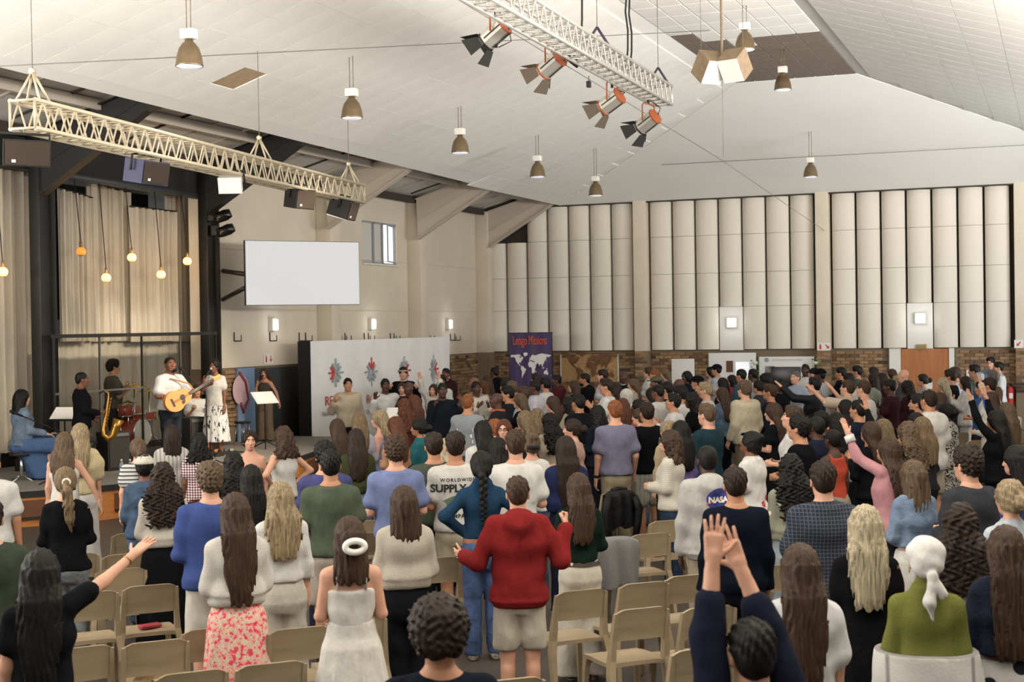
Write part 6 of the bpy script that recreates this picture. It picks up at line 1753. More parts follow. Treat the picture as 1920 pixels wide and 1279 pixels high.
for k in range(6): MB().cyl((-.12, -.02 + k * .008, .066), (.70, -.02 + k * .008, .067), .0012, n=4).build('string', 'metal', gt)
mw = Matrix.Translation(guitarist.location) @ Matrix.Rotation(guitarist.rotation_euler.z, 4, 'Z')
ex = Vector((-.84, .25, .42)).normalized(); ez = Vector((.18, .95, .12)); ez = (ez - ex * ez.dot(ex)).normalized()
R = frame3(ex, ez.cross(ex), ez)
gt.matrix_world = mw @ Matrix.Translation((.09, .275, 1.10)) @ R.to_4x4()
MB().tube([(-.25, 0, -.02), (-.12, .22, -.16), (.1, .34, -.12), (.3, .14, -.02), (.32, 0, .02)], .014, 6).build('strap', 'strap_brown', gt)
# ---- saxophone
mat('sax_gold', '#8f6a2c', .3, metal=.8)
sx = empty('saxophone', (0, 0, 0), 0, 'golden saxophone played by the man in black shirt', 'saxophone')
sx.matrix_world = Matrix.Translation(saxman.location) @ Matrix.Rotation(saxman.rotation_euler.z, 4, 'Z')
hs_ = 1.62 / 1.77
pts = [(0, .26, 1.40), (0, .34, 1.44), (0, .40, 1.40), (0, .40, 1.30), (0.02, .36, 1.05), (.03, .31, .80), (.04, .31, .70), (.04, .37, .63), (.04, .45, .68), (.04, .50, .82), (.04, .54, .95)]
pts = [tuple(q * hs_ if i != 1 else q for i, q in enumerate(p)) for p in pts]
rr = [.008, .011, .013, .016, .024, .032, .042, .050, .055, .065, .090]
MB().tube(pts, rr, 14).build('body_tube', 'sax_gold', sx)
MB().tube(pts[:2], .012, 8).build('mouthpiece', 'black_matt', sx)
for k in range(9):
    t = k / 9; p = Vector(pts[3]).lerp(Vector(pts[5]), t); MB().cyl(p + Vector((.0, .025, 0)), p + Vector((.0, .05, 0)), .016 + .008 * t, n=10).build('key_cup', 'sax_gold', sx)
MB().tube([Vector(pts[3]) + Vector((.03, .03, 0)), Vector(pts[5]) + Vector((.04, .04, 0))], .005, 6).build('key_rod', 'sax_gold', sx)
# ---- microphones and stands
def mic_on(o, p, d, label):
    m = empty('microphone', (0, 0, 0), 0, label, 'microphone'); m.matrix_world = Matrix.Translation(o.location) @ Matrix.Rotation(o.rotation_euler.z, 4, 'Z') @ Matrix.Translation(p)
    d = Vector(d).normalized(); MB().cyl((0, 0, 0), d * .16, .012, .018, n=10).build('handle', 'black_matt', m); MB().lathe([(.001, -.03), (.02, -.022), (.026, 0), (.02, .022), (.001, .03)], 12, c=d * .18).build('mesh_head', 'metal', m)
def mic_stand(p, top, tip, label):
    o = empty('microphone_stand', p, 0, label, 'microphone stand')
    MB().cyl((0, 0, .02), (0, 0, top), .012, n=8).build('pole', 'black_matt', o)
    for k in range(3): MB().cyl((0, 0, .12), (.3 * math.cos(k * 2.1), .3 * math.sin(k * 2.1), .012), .010, n=6).build('leg', 'black_matt', o)
    b = MB().cyl((0, 0, top), tip, .009, n=8).build('boom', 'black_matt', o)
    t = Vector(tip); d = (t - Vector((0, 0, top))).normalized(); MB().cyl(t, t + d * .15, .014, .02, n=10).cyl(t + d * .15, t + d * .20, .028, .022, n=10).build('microphone', 'black_matt', o)
    return o
mic_on(singer, (.06, .22, 1.42), (-.2, -.4, .5), 'wireless microphone held by the singer in the patterned skirt')
mic_on(mic_woman, (.05, .17, 1.20), (-.2, -.3, .5), 'microphone in the hand of the woman in brown trousers')
q = at_s(388, 830, 112); mic_stand((q.x, q.y, STG), 1.15, (-.15, -.33, 1.50), 'tall boom microphone stand between guitarist and singer')
q = at_s(108, 790, 127); mic_stand((q.x, q.y, STG), .78, (-.28, -.42, 1.02), 'boom microphone stand reaching to the keyboard player')
# ---- keyboard on crossed stand, stool
kl = Matrix.Translation(keyman.location) @ Matrix.Rotation(keyman.rotation_euler.z, 4, 'Z')
kb = empty('keyboard', (0, 0, 0), 0, 'black electric keyboard on a crossed stand at stage left', 'keyboard')
kp = kl @ Vector((0, .78, 0)); kb.location = (kp.x, kp.y, STG); kb.rotation_euler = (0, 0, keyman.rotation_euler.z)
MB().box((0, 0, .60), (1.15, .32, .09), ch=.012).build('case', 'black_soft', kb)
o = MB()
for k in range(50): o.box((-.54 + k * .022, -.08, .655), (.020, .14, .014))
o = o.build('white_keys', 'board_white', kb); o['kind'] = 'stuff'
o = MB()
for k in range(49):
    if k % 7 not in (2, 6): o.box((-.53 + k * .022, -.05, .668), (.011, .09, .014))
o = o.build('black_keys', 'black_matt', kb); o['kind'] = 'stuff'
MB().box((0, .10, .65), (1.0, .08, .012)).build('control_panel', mat('panel_red', '#5a2a24', .5), kb)
for s_ in (-1, 1): MB().cyl((s_ * .42, -.22, .02), (s_ * .42, .22, .55), .018, n=8).cyl((s_ * .42, .22, .02), (s_ * .42, -.22, .55), .018, n=8).build('stand_leg', 'black_matt', kb)
st = empty('stool', (0, 0, 0), 0, 'round black stool under the keyboard player', 'stool'); sp = kl @ Vector((0, -.02, 0)); st.location = (sp.x, sp.y, STG)
MB().lathe([(.001, .38), (.17, .38), (.18, .41), (.16, .43), (.001, .43)], 18).build('seat', 'black_soft', st); MB().cyl((0, 0, .05), (0, 0, .38), .03, n=8).build('post', 'metal', st)
for k in range(4): MB().cyl((0, 0, .09), (.2 * math.cos(k * 1.571), .2 * math.sin(k * 1.571), .0), .014, n=6).build('leg', 'metal', st)
# ---- drum riser, kit, clear screen
XS = XL + .38
ra, rb = on_x(100, 640, XS), on_x(404, 640, XS)
riser = tag(MB().box((XL + .02, (ra.y + rb.y) / 2, STG + .10), (1.0, rb.y - ra.y - .1, .20), ch=.01).build('drum_riser', 'black_soft'), 'low black platform under the drum kit', 'platform')
mat('drum_red', '#9a3c28', .35, noise=.1); mat('drum_skin', '#d8d4ca', .6); mat('cymbal', '#b39a55', .25, metal=.9)
ZR = STG + .20
yd = lambda px: on_x(px, 760, XL).y
def drum(px, r, h, z, label, tilt=0.0, legs=True):
    o = empty('drum', (XL + .12, yd(px), z), 0, label, 'drum', 'drum kit behind the clear screen'); o.rotation_euler = (0, tilt, 0)
    MB().cyl((0, 0, 0), (0, 0, h), r, n=24).build('shell', 'drum_red', o); MB().cyl((0, 0, h), (0, 0, h + .008), r * .97, n=24).build('skin', 'drum_skin', o)
    for zz in (.01, h): MB().tube([((r + .006) * math.cos(k * .3927), (r + .006) * math.sin(k * .3927), zz) for k in range(16)], .009, 6, True).build('hoop', 'chrome', o)
    for k in range(6): MB().cyl(((r + .012) * math.cos(k * 1.047), (r + .012) * math.sin(k * 1.047), .02), ((r + .012) * math.cos(k * 1.047), (r + .012) * math.sin(k * 1.047), h - .01), .006, n=6).build('tension_rod', 'chrome', o)
    if legs:
        for k in range(3): MB().cyl((r * .7 * math.cos(k * 2.1), r * .7 * math.sin(k * 2.1), 0), (r * .9 * math.cos(k * 2.1), r * .9 * math.sin(k * 2.1), ZR - z), .009, n=6).build('leg', 'chrome', o)
    return o
drum(242, .20, .36, ZR + .22, 'red floor tom at the right of the kit'); drum(225, .13, .20, ZR + .55, 'small red rack tom beside the drummer'); drum(263, .17, .14, ZR + .45, 'snare drum right of the toms')
o = empty('bass_drum', (XL + .14, yd(236), ZR + .26), 0, 'large red bass drum facing the hall', 'drum', 'drum kit behind the clear screen')
MB().cyl((-.2, 0, 0), (.2, 0, 0), .25, n=28).build('shell', 'drum_red', o); MB().cyl((.2, 0, 0), (.206, 0, 0), .24, n=28).build('skin', 'drum_skin', o); MB().tube([(.2, .255 * math.cos(k * .314), .255 * math.sin(k * .314)) for k in range(20)], .013, 6, True).build('hoop', 'chrome', o)
def cymbal(px, z, r, label):
    o = empty('cymbal', (XL + .2, yd(px), ZR), 0, label, 'cymbal', 'cymbals of the drum kit')
    MB().lathe([(.001, z + .03), (.03, z + .025), (.05, z + .01), (r, z - .012), (r, z - .016), (.05, z + .006), (.001, z + .02)], 24, cap=False).build('plate', 'cymbal', o)
    MB().cyl((0, 0, .02), (0, 0, z + .05), .012, n=8).build('pole', 'chrome', o)
    for k in range(3): MB().cyl((0, 0, .25), (.22 * math.cos(k * 2.1 + .5), .22 * math.sin(k * 2.1 + .5), .01), .009, n=6).build('leg', 'chrome', o)
cymbal(234, 1.08, .22, 'ride cymbal level with the shoulder of the drummer'); cymbal(262, .98, .19, 'crash cymbal at the right of the kit'); cymbal(222, .80, .15, 'hi-hat cymbal nearest to the drummer')
mat('acrylic', '#e8eaea', .08, trans=1.0, spec=.5)
MATS['acrylic'].node_tree.nodes['Principled BSDF'].inputs['IOR'].default_value = 1.05
mat('frame_black', '#1d1b19', .5); mat('frame_steel', '#6d6b66', .4, metal=.6)
scr = empty('drum_screen', (XS, (ra.y + rb.y) / 2, STG), math.pi / 2, 'clear acrylic drum screen in a thin dark frame', 'screen')
wS = rb.y - ra.y; hS = on_x(250, 630, XS).z - STG
nP = 4
for k in range(nP):
    x0 = (k / nP - .5) * wS; x1 = ((k + 1) / nP - .5) * wS; xc = (x0 + x1) / 2
    for (z0, z1) in ((.02, hS * .58), (hS * .58 + .02, hS)):
        MB().box((xc, 0, (z0 + z1) / 2), (x1 - x0 - .03, .008, z1 - z0 - .01)).build('pane', 'acrylic', scr)
for k in range(nP + 1): MB().box(((k / nP - .5) * wS, 0, hS / 2), (.03, .03, hS)).build('post', 'frame_steel' if k % 2 else 'frame_black', scr)
MB().box((0, 0, hS + .02), (wS + .04, .06, .06)).build('top_rail', 'frame_black', scr); MB().box((-wS * .12, 0, hS * .58), (wS * .76, .04, .03)).build('mid_rail', 'frame_steel', scr)
# amplifiers, bottles, music stands, stool
def amp(px, py, s, w, h, label):
    p = at_s(px, py, s); o = empty('amplifier', (p.x, p.y, STG), math.radians(70), label, 'amplifier')
    MB().box((0, 0, h / 2), (w, .34, h), ch=.012).build('cabinet', 'speaker_black', o); MB().box((0, -.178, h / 2 - .03), (w * .88, .012, h * .74)).build('grille', 'cone_grey', o); MB().box((0, -.178, h * .92), (w * .85, .012, h * .08)).build('control_strip', 'frame_steel', o)
amp(212, 828, 116, .42, .62, 'black amplifier standing behind the saxophone'); amp(362, 818, 106, .36, .7, 'dark amplifier between the guitarist and the singer')
mat('bottle_clear', '#dfe6ea', .1, trans=.9); mat('bottle_blue', '#4d7fb0', .5)
for px, lab in ((227, 'left water bottle with blue label at the platform edge'), (243, 'right water bottle with blue label at the platform edge')):
    p = at_s(px, 829, 121); o = empty('water_bottle', (p.x, p.y, STG), 0, lab, 'bottle', 'water bottles on the stage')
    MB().lathe([(.001, 0), (.035, 0), (.037, .02), (.037, .17), (.02, .21), (.014, .23), (.001, .23)], 14).build('bottle', 'bottle_clear', o); MB().lathe([(.0375, .07), (.038, .08), (.038, .13), (.0375, .14)], 14, cap=False).build('wrapper', 'bottle_blue', o); MB().cyl((0, 0, .23), (0, 0, .25), .016, n=10).build('cap', 'board_white', o)
def music_stand(p, rz, label, m='board_white', top=1.05):
    o = empty('music_stand', p, rz, label, 'music stand')
    R = Matrix.Rotation(math.radians(-52), 3, 'X')
    d = MB().box(Vector((0, 0, top)), (.46, .34, .012), Matrix.Rotation(math.radians(38), 3, 'X'), ch=.004).build('desk', m, o)
    MB().box(Vector((0, .0, top + .012)), (.40, .28, .006), Matrix.Rotation(math.radians(38), 3, 'X')).build('sheet', 'paper_white', d)
    MB().cyl((0, 0, .1), (0, 0, top), .013, n=8).build('pole', 'black_matt', o)
    for k in range(3): MB().cyl((0, 0, .14), (.26 * math.cos(k * 2.1), .26 * math.sin(k * 2.1), .01), .011, n=6).build('leg', 'black_matt', o)
p = at_s(498, 845, 100); music_stand((p.x, p.y, STG), math.radians(60), 'white music stand in front of the woman in brown trousers', top=.95)
p = at_s(122, 830, 119); music_stand((p.x, p.y, STG), math.radians(10), 'black music stand behind the saxophone player', 'black_matt', .95)
p = on_z(748, 776, 1.18); music_stand((p.x, p.y, 0), math.radians(20), 'white tilted music stand among the crowd before the backdrop', 'board_white', 1.18)
p = at_s(455, 806, 97); o = empty('bar_stool', (p.x, p.y, STG), 0, 'dark metal stool beside the pale blue mural board', 'stool')
MB().lathe([(.001, .42), (.16, .42), (.16, .45), (.001, .45)], 16).build('seat', 'black_soft', o)
for k in range(4): MB().cyl((.11 * math.cos(k * 1.571 + .7), .11 * math.sin(k * 1.571 + .7), .42), (.17 * math.cos(k * 1.571 + .7), .17 * math.sin(k * 1.571 + .7), 0), .012, n=6).build('leg', 'metal', o)
# pedals and leads on the front of the stage
for i, (px, py, w, lab) in enumerate(((205, 862, .34, 'small pedal board with leads at the stage front'), (418, 850, .42, 'cluttered effects tray on the stage by the skirt'))):
    p = on_z(px, py, STG); o = empty('pedal_board', (p.x, p.y, STG), .9, lab, 'pedal board')
    MB().box((0, 0, .02), (w, .22, .03), ch=.005).build('tray', 'frame_black', o)
    for k in range(4): MB().box((-w * .36 + k * w * .24, .01, .055), (w * .17, .12, .04), ch=.006).build('pedal', mat('pedal_%d' % k, ['#b8702c', '#c9c4ba', '#454f5e', '#8d8a80'][k], .5), o)
    MB().tube([(w * .4, 0, .04), (w * .7, .1, .015), (w * .9, -.1, .012), (w * .3, -.25, .012), (-.3, -.3, .012)], .008, 6).build('lead', 'cable', o)

# ------------------------------------------------------------------ chairs
mat('chair_shell', '#938269', .30, noise=.07, nscale=5, stretch=(1, 1, 5), spec=.5)
def chair_meshes():
    C = {}
    w, d = .44, .43
    m = MB(); rows = []
    for j in range(9):                                     # dished seat with rounded front
        v = j / 8; y = -d / 2 + d * v
        rows.append([((i / 8 - .5) * (w - .03 * abs(v - .5)), y, .445 - .018 * math.sin(math.pi * i / 8) * math.sin(math.pi * v) + (-.02 * max(0, v - .85) / .15) - .012 * (abs(i / 8 - .5) * 2) ** 6) for i in range(9)])
    m.quadgrid(rows); lower = [[(x, y, z - .028) for x, y, z in reversed(r)] for r in rows]; m.quadgrid(lower)
    ring = [rows[0][i] for i in range(9)] + [rows[j][8] for j in range(1, 9)] + [rows[8][i] for i in range(7, -1, -1)] + [rows[j][0] for j in range(7, 0, -1)]
    n = len(ring); m.add([p for p in ring] + [(x, y, z - .028) for x, y, z in ring], [(i, n + i, n + (i + 1) % n, (i + 1) % n) for i in range(n)])
    m.box((0, d / 2 - .03, .40), (w - .07, .03, .06), ch=.008)
    C['seat'] = m.mesh('seat')
    # backrest: curved panel, thicker rim, leaning back
    m = MB(); rows = []
    z0, z1 = .60, .815
    for j in range(7):
        v = j / 6; z = z0 + (z1 - z0) * v; lean = -(z - .45) * .20 - d / 2 + .015
        hw = .218 - .012 * v - .02 * (1 if v == 1 else 0)
        rows.append([(hw * (i / 10 * 2 - 1), lean - .022 * (1 - (i / 5 - 1) ** 2) - (.006 if j in (0, 6) else 0), z + (.004 if j == 6 else 0) * (1 - abs(i / 5 - 1) ** 4) - (.018 * abs(i / 5 - 1) ** 8 if j == 6 else 0)) for i in range(11)])
    m.quadgrid([list(reversed(r)) for r in rows]); m.quadgrid([[(x, y + .026, z) for x, y, z in r] for r in rows])
    ring = [rows[0][i] for i in range(11)] + [rows[j][10] for j in range(1, 7)] + [rows[6][i] for i in range(9, -1, -1)] + [rows[j][0] for j in range(5, 0, -1)]
    n = len(ring); m.add([p for p in ring] + [(x, y + .026, z) for x, y, z in ring], [(i, (i + 1) % n, n + (i + 1) % n, n + i) for i in range(n)])
    C['backrest'] = m.mesh('backrest')
    def leg(pts, wx, wy):
        m = MB(); rows = []
        for (x, y, z, k) in pts:
            a, b = wx * k / 2, wy * k / 2
            rows.append([(x - a, y - b, z), (x + a, y - b, z), (x + a, y + b, z), (x - a, y + b, z)])
        m.quadgrid(rows, False, True); m.add(rows[0], [(3, 2, 1, 0)]); m.add(rows[-1], [(0, 1, 2, 3)])
        return m
    for nm, sx in (('rear_leg_l', -1), ('rear_leg_r', 1)):
        C[nm] = leg([(sx * .235, -.30, 0, .8), (sx * .222, -.225, .36, 1.25), (sx * .207, -.205, .46, 1.2), (sx * .200, -.222, .60, 1.0), (sx * .196, -.262, .79, .7)], .036, .05).mesh('leg')
    for nm, sx in (('front_leg_l', -1), ('front_leg_r', 1)):
        C[nm] = leg([(sx * .215, .225, 0, .75), (sx * .200, .205, .34, 1.1), (sx * .185, .190, .425, 1.5)], .036, .040).mesh('leg')
    return C
CH = chair_meshes()
CHAIRS = []
def chair(px, py, face, label):
    p = on_z(px, py, .815)
    d = Vector((p.x, p.y, 0)).normalized(); a = math.atan2(d.y, d.x) + math.radians(face) - math.pi / 2
    q = Vector((p.x, p.y, 0)) - Rz(a) @ Vector((0, -.30, 0))
    for it in range(6):                                    # keep clear of legs and of the chairs already set out
        for r_, w_ in [(c.location.to_2d(), .47) for c in CHAIRS] + [(t, .40) for t in SPOTS]:
            v = q.to_2d() - r_
            if 1e-4 < v.length < w_: v = v.normalized() * min(w_ - v.length, .06); q = q + Vector((v.x, v.y, 0))
    o = empty('chair', q, a, label, 'chair', 'beige moulded chairs in rows')
    for k, me in CH.items(): obj('backrest' if k == 'backrest' else 'seat' if k == 'seat' else 'leg', me, MATS['chair_shell'], o)
    CHAIRS.append(o)
    return o
for row in '''
170 1112 8|beige chair right behind the raised bare arm
272 1100 8|beige chair with a red case lying on its seat
150 1216 10|beige chair at the bottom left behind the long dark hair
272 1206 10|beige chair with a crumpled paper bag on its seat
374 1186 10|beige chair half hidden by the pink floral skirt
362 1262 12|beige chair back cropped by the lower edge, left of floral skirt
508 1246 12|wide beige chair back at the bottom between two skirts
40 1270 10|beige chair back at the bottom left corner
238 1040 8|beige chair under the outstretched hand
196 1040 8|beige chair beside the grey jeans of the blond ponytail
236 1068 8|beige chair behind the bare forearm
30 1080 8|beige chair left of the green t-shirt
252 1000 8|beige chair back close to the stage front
560 1180 14|beige chair between white trousers and the sundress
700 1160 14|beige chair behind the woman in sundress
690 1070 14|beige chair beside the green t-shirt and sundress
816 1046 16|beige chair right of the oatmeal sweater
680 978 14|beige chair in front of the man in blue t-shirt
698 1000 14|beige chair ahead of the oatmeal sweater
1094 1108 26|beige chair right beside the pale shorts
1168 1092 26|warm beige chair below the grey coat
1208 1142 28|beige chair standing alone in front with its seat shown
1272 1084 28|beige chair right of the warm beige one
1222 1002 26|beige chair with bright seat right of the grey coat
1154 1010 26|beige chair with a grey coat hung over its back
1300 1140 28|beige chair behind the lone front chair
1322 1218 28|beige chair back cropped at the bottom beside the raised arms
1140 922 28|beige chair carrying a black leather jacket
1200 905 30|beige chair behind the black jacket
1120 872 28|beige chair by the striped shorts
1262 975 26|beige chair with a book on its seat
1440 1062 26|beige chair between navy sweater and green cardigan
1560 1100 26|beige chair in front of the dark plaid shirt
1668 1262 22|beige chair back below the white blanket
958 1276 18|beige chair back at the bottom below the red hoodie
1820 772 40|beige chair wearing a black cover near the right wall
1800 812 40|beige chair with a black bag on it at right
1835 826 44|tilted beige chair in front of the black covered chair
1902 782 44|beige chair at the right edge below the extinguisher
1908 808 44|second beige chair down at the right edge
1800 985 30|beige chair between denim jacket and curly hair
1690 990 28|beige chair behind the white skirt
'''.strip().split('\n'):
    a, lab = row.split('|'); x, y, f = map(float, a.split()); chair(x, y, f, lab)
def chair_of(t): return next(c for c in CHAIRS if t in c['label'])
# things left on chairs
def draped(c, name, colr, pat, label, drop, wz=.26):
    m = MB(); rows = []
    prof = [(-.33, .835 - drop), (-.345, .72), (-.338, .80), (-.315, .832), (-.285, .832), (-.268, .79), (-.235, .66), (-.22, .83 - drop * .8)]
    for y, z in prof: rows.append([((i / 14 - .5) * 2 * wz * (1 + .05 * (.83 - z)), y - .022 * (1 - (i / 7 - 1) ** 2) + .026 * math.sin(i * 1.3 + z * 5) * (1 if z < .75 else .2), z - .05 * abs(math.sin(i * .55 + wz * 30)) * (1 if z < .6 else 0)) for i in range(15)])
    rows = [[(x * (1 - .16 * max(0, .62 - z)), y, z - .05 * (x / wz) ** 4) for x, y, z in r] for r in rows]
    m.quadgrid(rows); m.quadgrid([[(x, y + (.006 if k > 3 else -.006), z + .006) for x, y, z in reversed(r)] for k, r in enumerate(rows)])
    o = m.build(name, cloth(colr, pat)); o.location = c.location; o.rotation_euler = c.rotation_euler; tag(o, label, 'coat')
draped(chair_of('grey coat hung'), 'coat', '#8b8a88', 'knit', 'grey wool coat draped over a chair back', .42)
draped(chair_of('black leather'), 'leather_jacket', '#17171a', 'glossy', 'black leather jacket hung over a chair back', .40, .20)
_c = chair_of('black leather'); _j = bpy.data.objects['leather_jacket']
for _s in (-1, 1): MB().tube([(_s * .17, -.345, .76), (_s * .215, -.37, .62), (_s * .20, -.36, .44), (_s * .17, -.37, .30)], [.045, .052, .046, .036], 10).build('sleeve', cloth('#17171a', 'glossy'), _j)
MB().tube([(-.10, -.30, .835), (0, -.285, .852), (.10, -.30, .835)], .022, 8).build('collar', cloth('#17171a', 'glossy'), _j)
draped(chair_of('black cover'), 'chair_cover', '#141316', '', 'short black cover over the top of a chair', .20, .22)
def on_seat(c, mb, name, m, label, cat, dz=.432):
    o = mb.build(name, m); o.location = Vector(c.location) + Vector((0, 0, dz)); o.rotation_euler = c.rotation_euler; return tag(o, label, cat)
on_seat(chair_of('red case'), MB().box((.03, .0, .02), (.17, .085, .03), Rz(.3), ch=.012), 'glasses_case', mat('case_red', '#8e2734', .5), 'dark red case lying on a chair seat', 'case')
bg = MB(); rows = []
for j in range(5):
    rows.append([((.16 - .01 * j + .015 * math.sin(k * 2.1 + j)) * math.cos(k * .524), (.09 + .015 * math.sin(k * 1.7 + j * 2)) * math.sin(k * .524), .05 * j) for k in range(12)])
bg.quadgrid(rows, False, True); bg.add(rows[-1], [tuple(range(12))])
on_seat(chair_of('paper bag'), bg, 'paper_bag', mat('paper_brown', '#b09a78', .8, noise=.1, nscale=12), 'crumpled brown paper bag on a chair seat', 'bag')
on_seat(chair_of('book on its seat'), MB().box((0, 0, .015), (.2, .14, .03), Rz(.4), ch=.004), 'book', mat('book_red', '#7d2b2e', .6), 'thin red book lying on a chair seat', 'book')
bg2 = MB(); bg2.lathe([(.001, 0), (.14, .0), (.17, .08), (.13, .2), (.05, .24), (.001, .24)], 14)
on_seat(chair_of('black bag'), bg2, 'handbag', 'black_soft', 'slouched black bag sitting on a chair at right', 'bag')
# ------------------------------------------------------------------ the crowd
PB = {}
for q, (px, py, hh) in zip(ROWS, PLACE):
    kw = eval('dict(%s)' % q[8])
    o = person(px, py, hh, float(q[2]), q[3], q[4], q[5], q[6], q[7], q[9], **kw)
    PB[q[9]] = o
def who(t): return next(o for k, o in PB.items() if t in k)

# ------------------------------------------------------------------ details worn by single people (parts of the person)
def surf_y(o, nm, x, z, side=-1):
    """depth of a garment's surface in the person's own frame"""
    c = next(ch for ch in o.children if ch.name.split('.')[0] == nm)
    ok, p, n, i = c.ray_cast(Vector((x, side * 1.0, z)), Vector((0, -side, 0)))
    return p.y if ok else side * .13
def stick(o, nm, me, x0, z0, name, m, flip=True, off=.004, label=None):
    """lay a flat mesh (in its own xy plane) on the back of a garment"""
    for v in me.vertices:
        x = -v.co.x if False else v.co.x; z = v.co.y
        X, Z = x0 - 0 + x, z0 + z
        y = surf_y(o, nm, X, Z)
        v.co = Vector((X, y - off - max(0, v.co.z) * .5, Z))
    c = bpy.data.objects.new(name, me); COL.objects.link(c); c.parent = o
    me.materials.clear(); me.materials.append(MATS[m] if isinstance(m, str) else m)
    if label: c['label'] = label
    return c
bpy.context.view_layer.update()
mat('ink_black', '#2a2c2a', .9); mat('ink_green', '#5c6b54', .9); mat('ink_white', '#d8d6d0', .9); mat('ink_mustard', '#b08a3c', .9); mat('emblem_navy', '#34397c', .8); mat('emblem_swoosh', '#b8403c', .8); mat('petal_red', '#b0222c', .8)
t = who('lettering across'); 
stick(t, 't_shirt', text_mesh('WORLDWIDE', .040, .001, space=1.35, bold=.001), .0, 1.345, 'lettering', 'ink_black')
stick(t, 't_shirt', text_mesh('SUPPLY CO', .092, .001, bold=.0035), .0, 1.255, 'lettering', 'ink_black')
stick(t, 't_shirt', text_mesh('COMPANY', .045, .001, space=1.2, bold=.0015), .0, 1.03, 'lettering', 'ink_black')
blob = MB().add([(.12 * math.cos(k * .4488) * (1 + .25 * math.sin(k * 2.3)), .055 * math.sin(k * .4488) * (1 + .3 * math.sin(k * 1.7)), 0) for k in range(14)], [tuple(range(14))])
stick(t, 't_shirt', blob.mesh('print'), .0, 1.16, 'print', 'ink_green')
t = who('round blue emblem')
disc = MB()
for r0, r1 in ((0.0001, .035), (.035, .07), (.07, .098)):
    rows = [[(r * math.cos(k * .2618), r * math.sin(k * .2618), 0) for k in range(24)] for r in (r0, r1)]; disc.quadgrid(rows, True, True)
stick(t, 'hoodie', disc.mesh('emblem'), .04, 1.325, 'emblem', 'emblem_navy')
sw = MB().quadgrid([[(-.10 + .02 * k, -.045 + .011 * k - .0008 * k * k, 0) for k in range(11)], [(-.10 + .02 * k, -.03 + .0095 * k - .0006 * k * k, 0) for k in range(11)]])
stick(t, 'hoodie', sw.mesh('emblem_swoosh'), .04, 1.325, 'emblem_swoosh', 'emblem_swoosh', off=.009)
stick(t, 'hoodie', text_mesh('NASA', .066, .001, bold=.003), .04, 1.303, 'emblem_letters', 'ink_white', off=.012)
t = who('mustard print')
for z, w in ((1.30, .10), (1.2, .13), (1.10, .12), (1.0, .09)):
    stick(t, 't_shirt', MB().add([(-w, -.02, 0), (w, -.02, 0), (w, .02, 0), (-w, .02, 0)], [(0, 1, 2, 3)]).mesh('print'), 0, z, 'print', 'ink_mustard')
t = who('white print on the back')
for z, w in ((1.27, .12), (1.19, .10), (1.11, .11)):
    stick(t, 't_shirt', MB().add([(-w, -.022, 0), (w, -.022, 0), (w, .022, 0), (-w, .022, 0)], [(0, 1, 2, 3)]).mesh('print'), 0, z, 'print', 'ink_white')
t = who('white feather')
fe = MB().add([(0, 0, 0), (.018, .05, 0), (.02, .12, 0), (.005, .2, 0), (-.012, .12, 0), (-.01, .05, 0)], [(0, 1, 2, 3, 4, 5)])
stick(t, 't_shirt', fe.mesh('feather_print'), .09, 1.15, 'feather_print', 'ink_white')
for k in range(5): stick(t, 't_shirt', MB().add([(.008 * math.cos(j), .008 * math.sin(j), 0) for j in range(6)], [tuple(range(6))]).mesh('dot_print'), .088 - .003 * k, 1.12 - .035 * k, 'dot_print', 'ink_white')
t = who('red flowers')
for (x, z) in ((-.03, 1.0), (.06, 1.06), (.02, .91), (.10, .92)):
    fl = MB()
    for k in range(5): fl.add([(.020 * math.cos(k * 1.2566) + .015 * math.cos(j * 1.047), .020 * math.sin(k * 1.2566) + .015 * math.sin(j * 1.047), 0) for j in range(6)], [tuple(range(6))])
    stick(t, 'shirt', fl.mesh('flower_print'), x, z, 'flower_print', 'petal_red', off=.006)
# belts
def belt(t, m, z=1.0, e=.026):
    o = who(t); sex = 'f'
    P = torso_profile('f', e, z - .02, z + .02); n = 28; rows = []
    for zz in (z - .018, z + .018):
        w = np.interp(zz, [p[0] for p in P], [p[1] for p in P]); d = np.interp(zz, [p[0] for p in P], [p[2] for p in P]); c = np.interp(zz, [p[0] for p in P], [p[3] for p in P])
        rows.append([(w * math.cos(k * 2 * math.pi / n), c + d * math.sin(k * 2 * math.pi / n), zz) for k in range(n)])
    part(o, 'belt', MB().quadgrid(rows, True, True), mat(m, {'belt_tan': '#7a4a2c', 'belt_dark': '#2b1f18'}[m], .5))
belt('navy turtleneck', 'belt_tan', 1.02, .030); belt('dark green top and cream', 'belt_dark', 1.0, .03); belt('cream lace blouse', 'belt_dark', .93, .034)
# claw clip, hair tie, scrunchie, headbands and caps
def ring(c, rx, ry, r, ax='z', n=24):
    pts = []
    for k in range(n):
        a = 2 * math.pi * k / n; u, v = rx * math.cos(a), ry * math.sin(a)
        pts.append({'z': (c[0] + u, c[1] + v, c[2]), 'y': (c[0] + u, c[1], c[2] + v), 'x': (c[0], c[1] + u, c[2] + v)}[ax])
    return MB().tube(pts, r, 8, True)
mat('clip_white', '#e2dfd8', .3); mat('tie_cream', '#d8d2c6', .8); mat('scrunchie', '#15131a', .9); mat('gold', '#b8904a', .25, metal=1.0)
part(who('claw clip'), 'hair_clip', ring((.02, -.168, 1.60), .060, .036, .021, 'y'), 'clip_white', label='white oval hair clip')
part(who('blond ponytail in black'), 'hair_tie', ring((0, -.118, 1.648), .026, .026, .012, 'y', 14), 'tie_cream')
part(who('curly tied-up'), 'scrunchie', ring((0, -.10, 1.62), .05, .03, .022, 'z', 16), 'scrunchie')
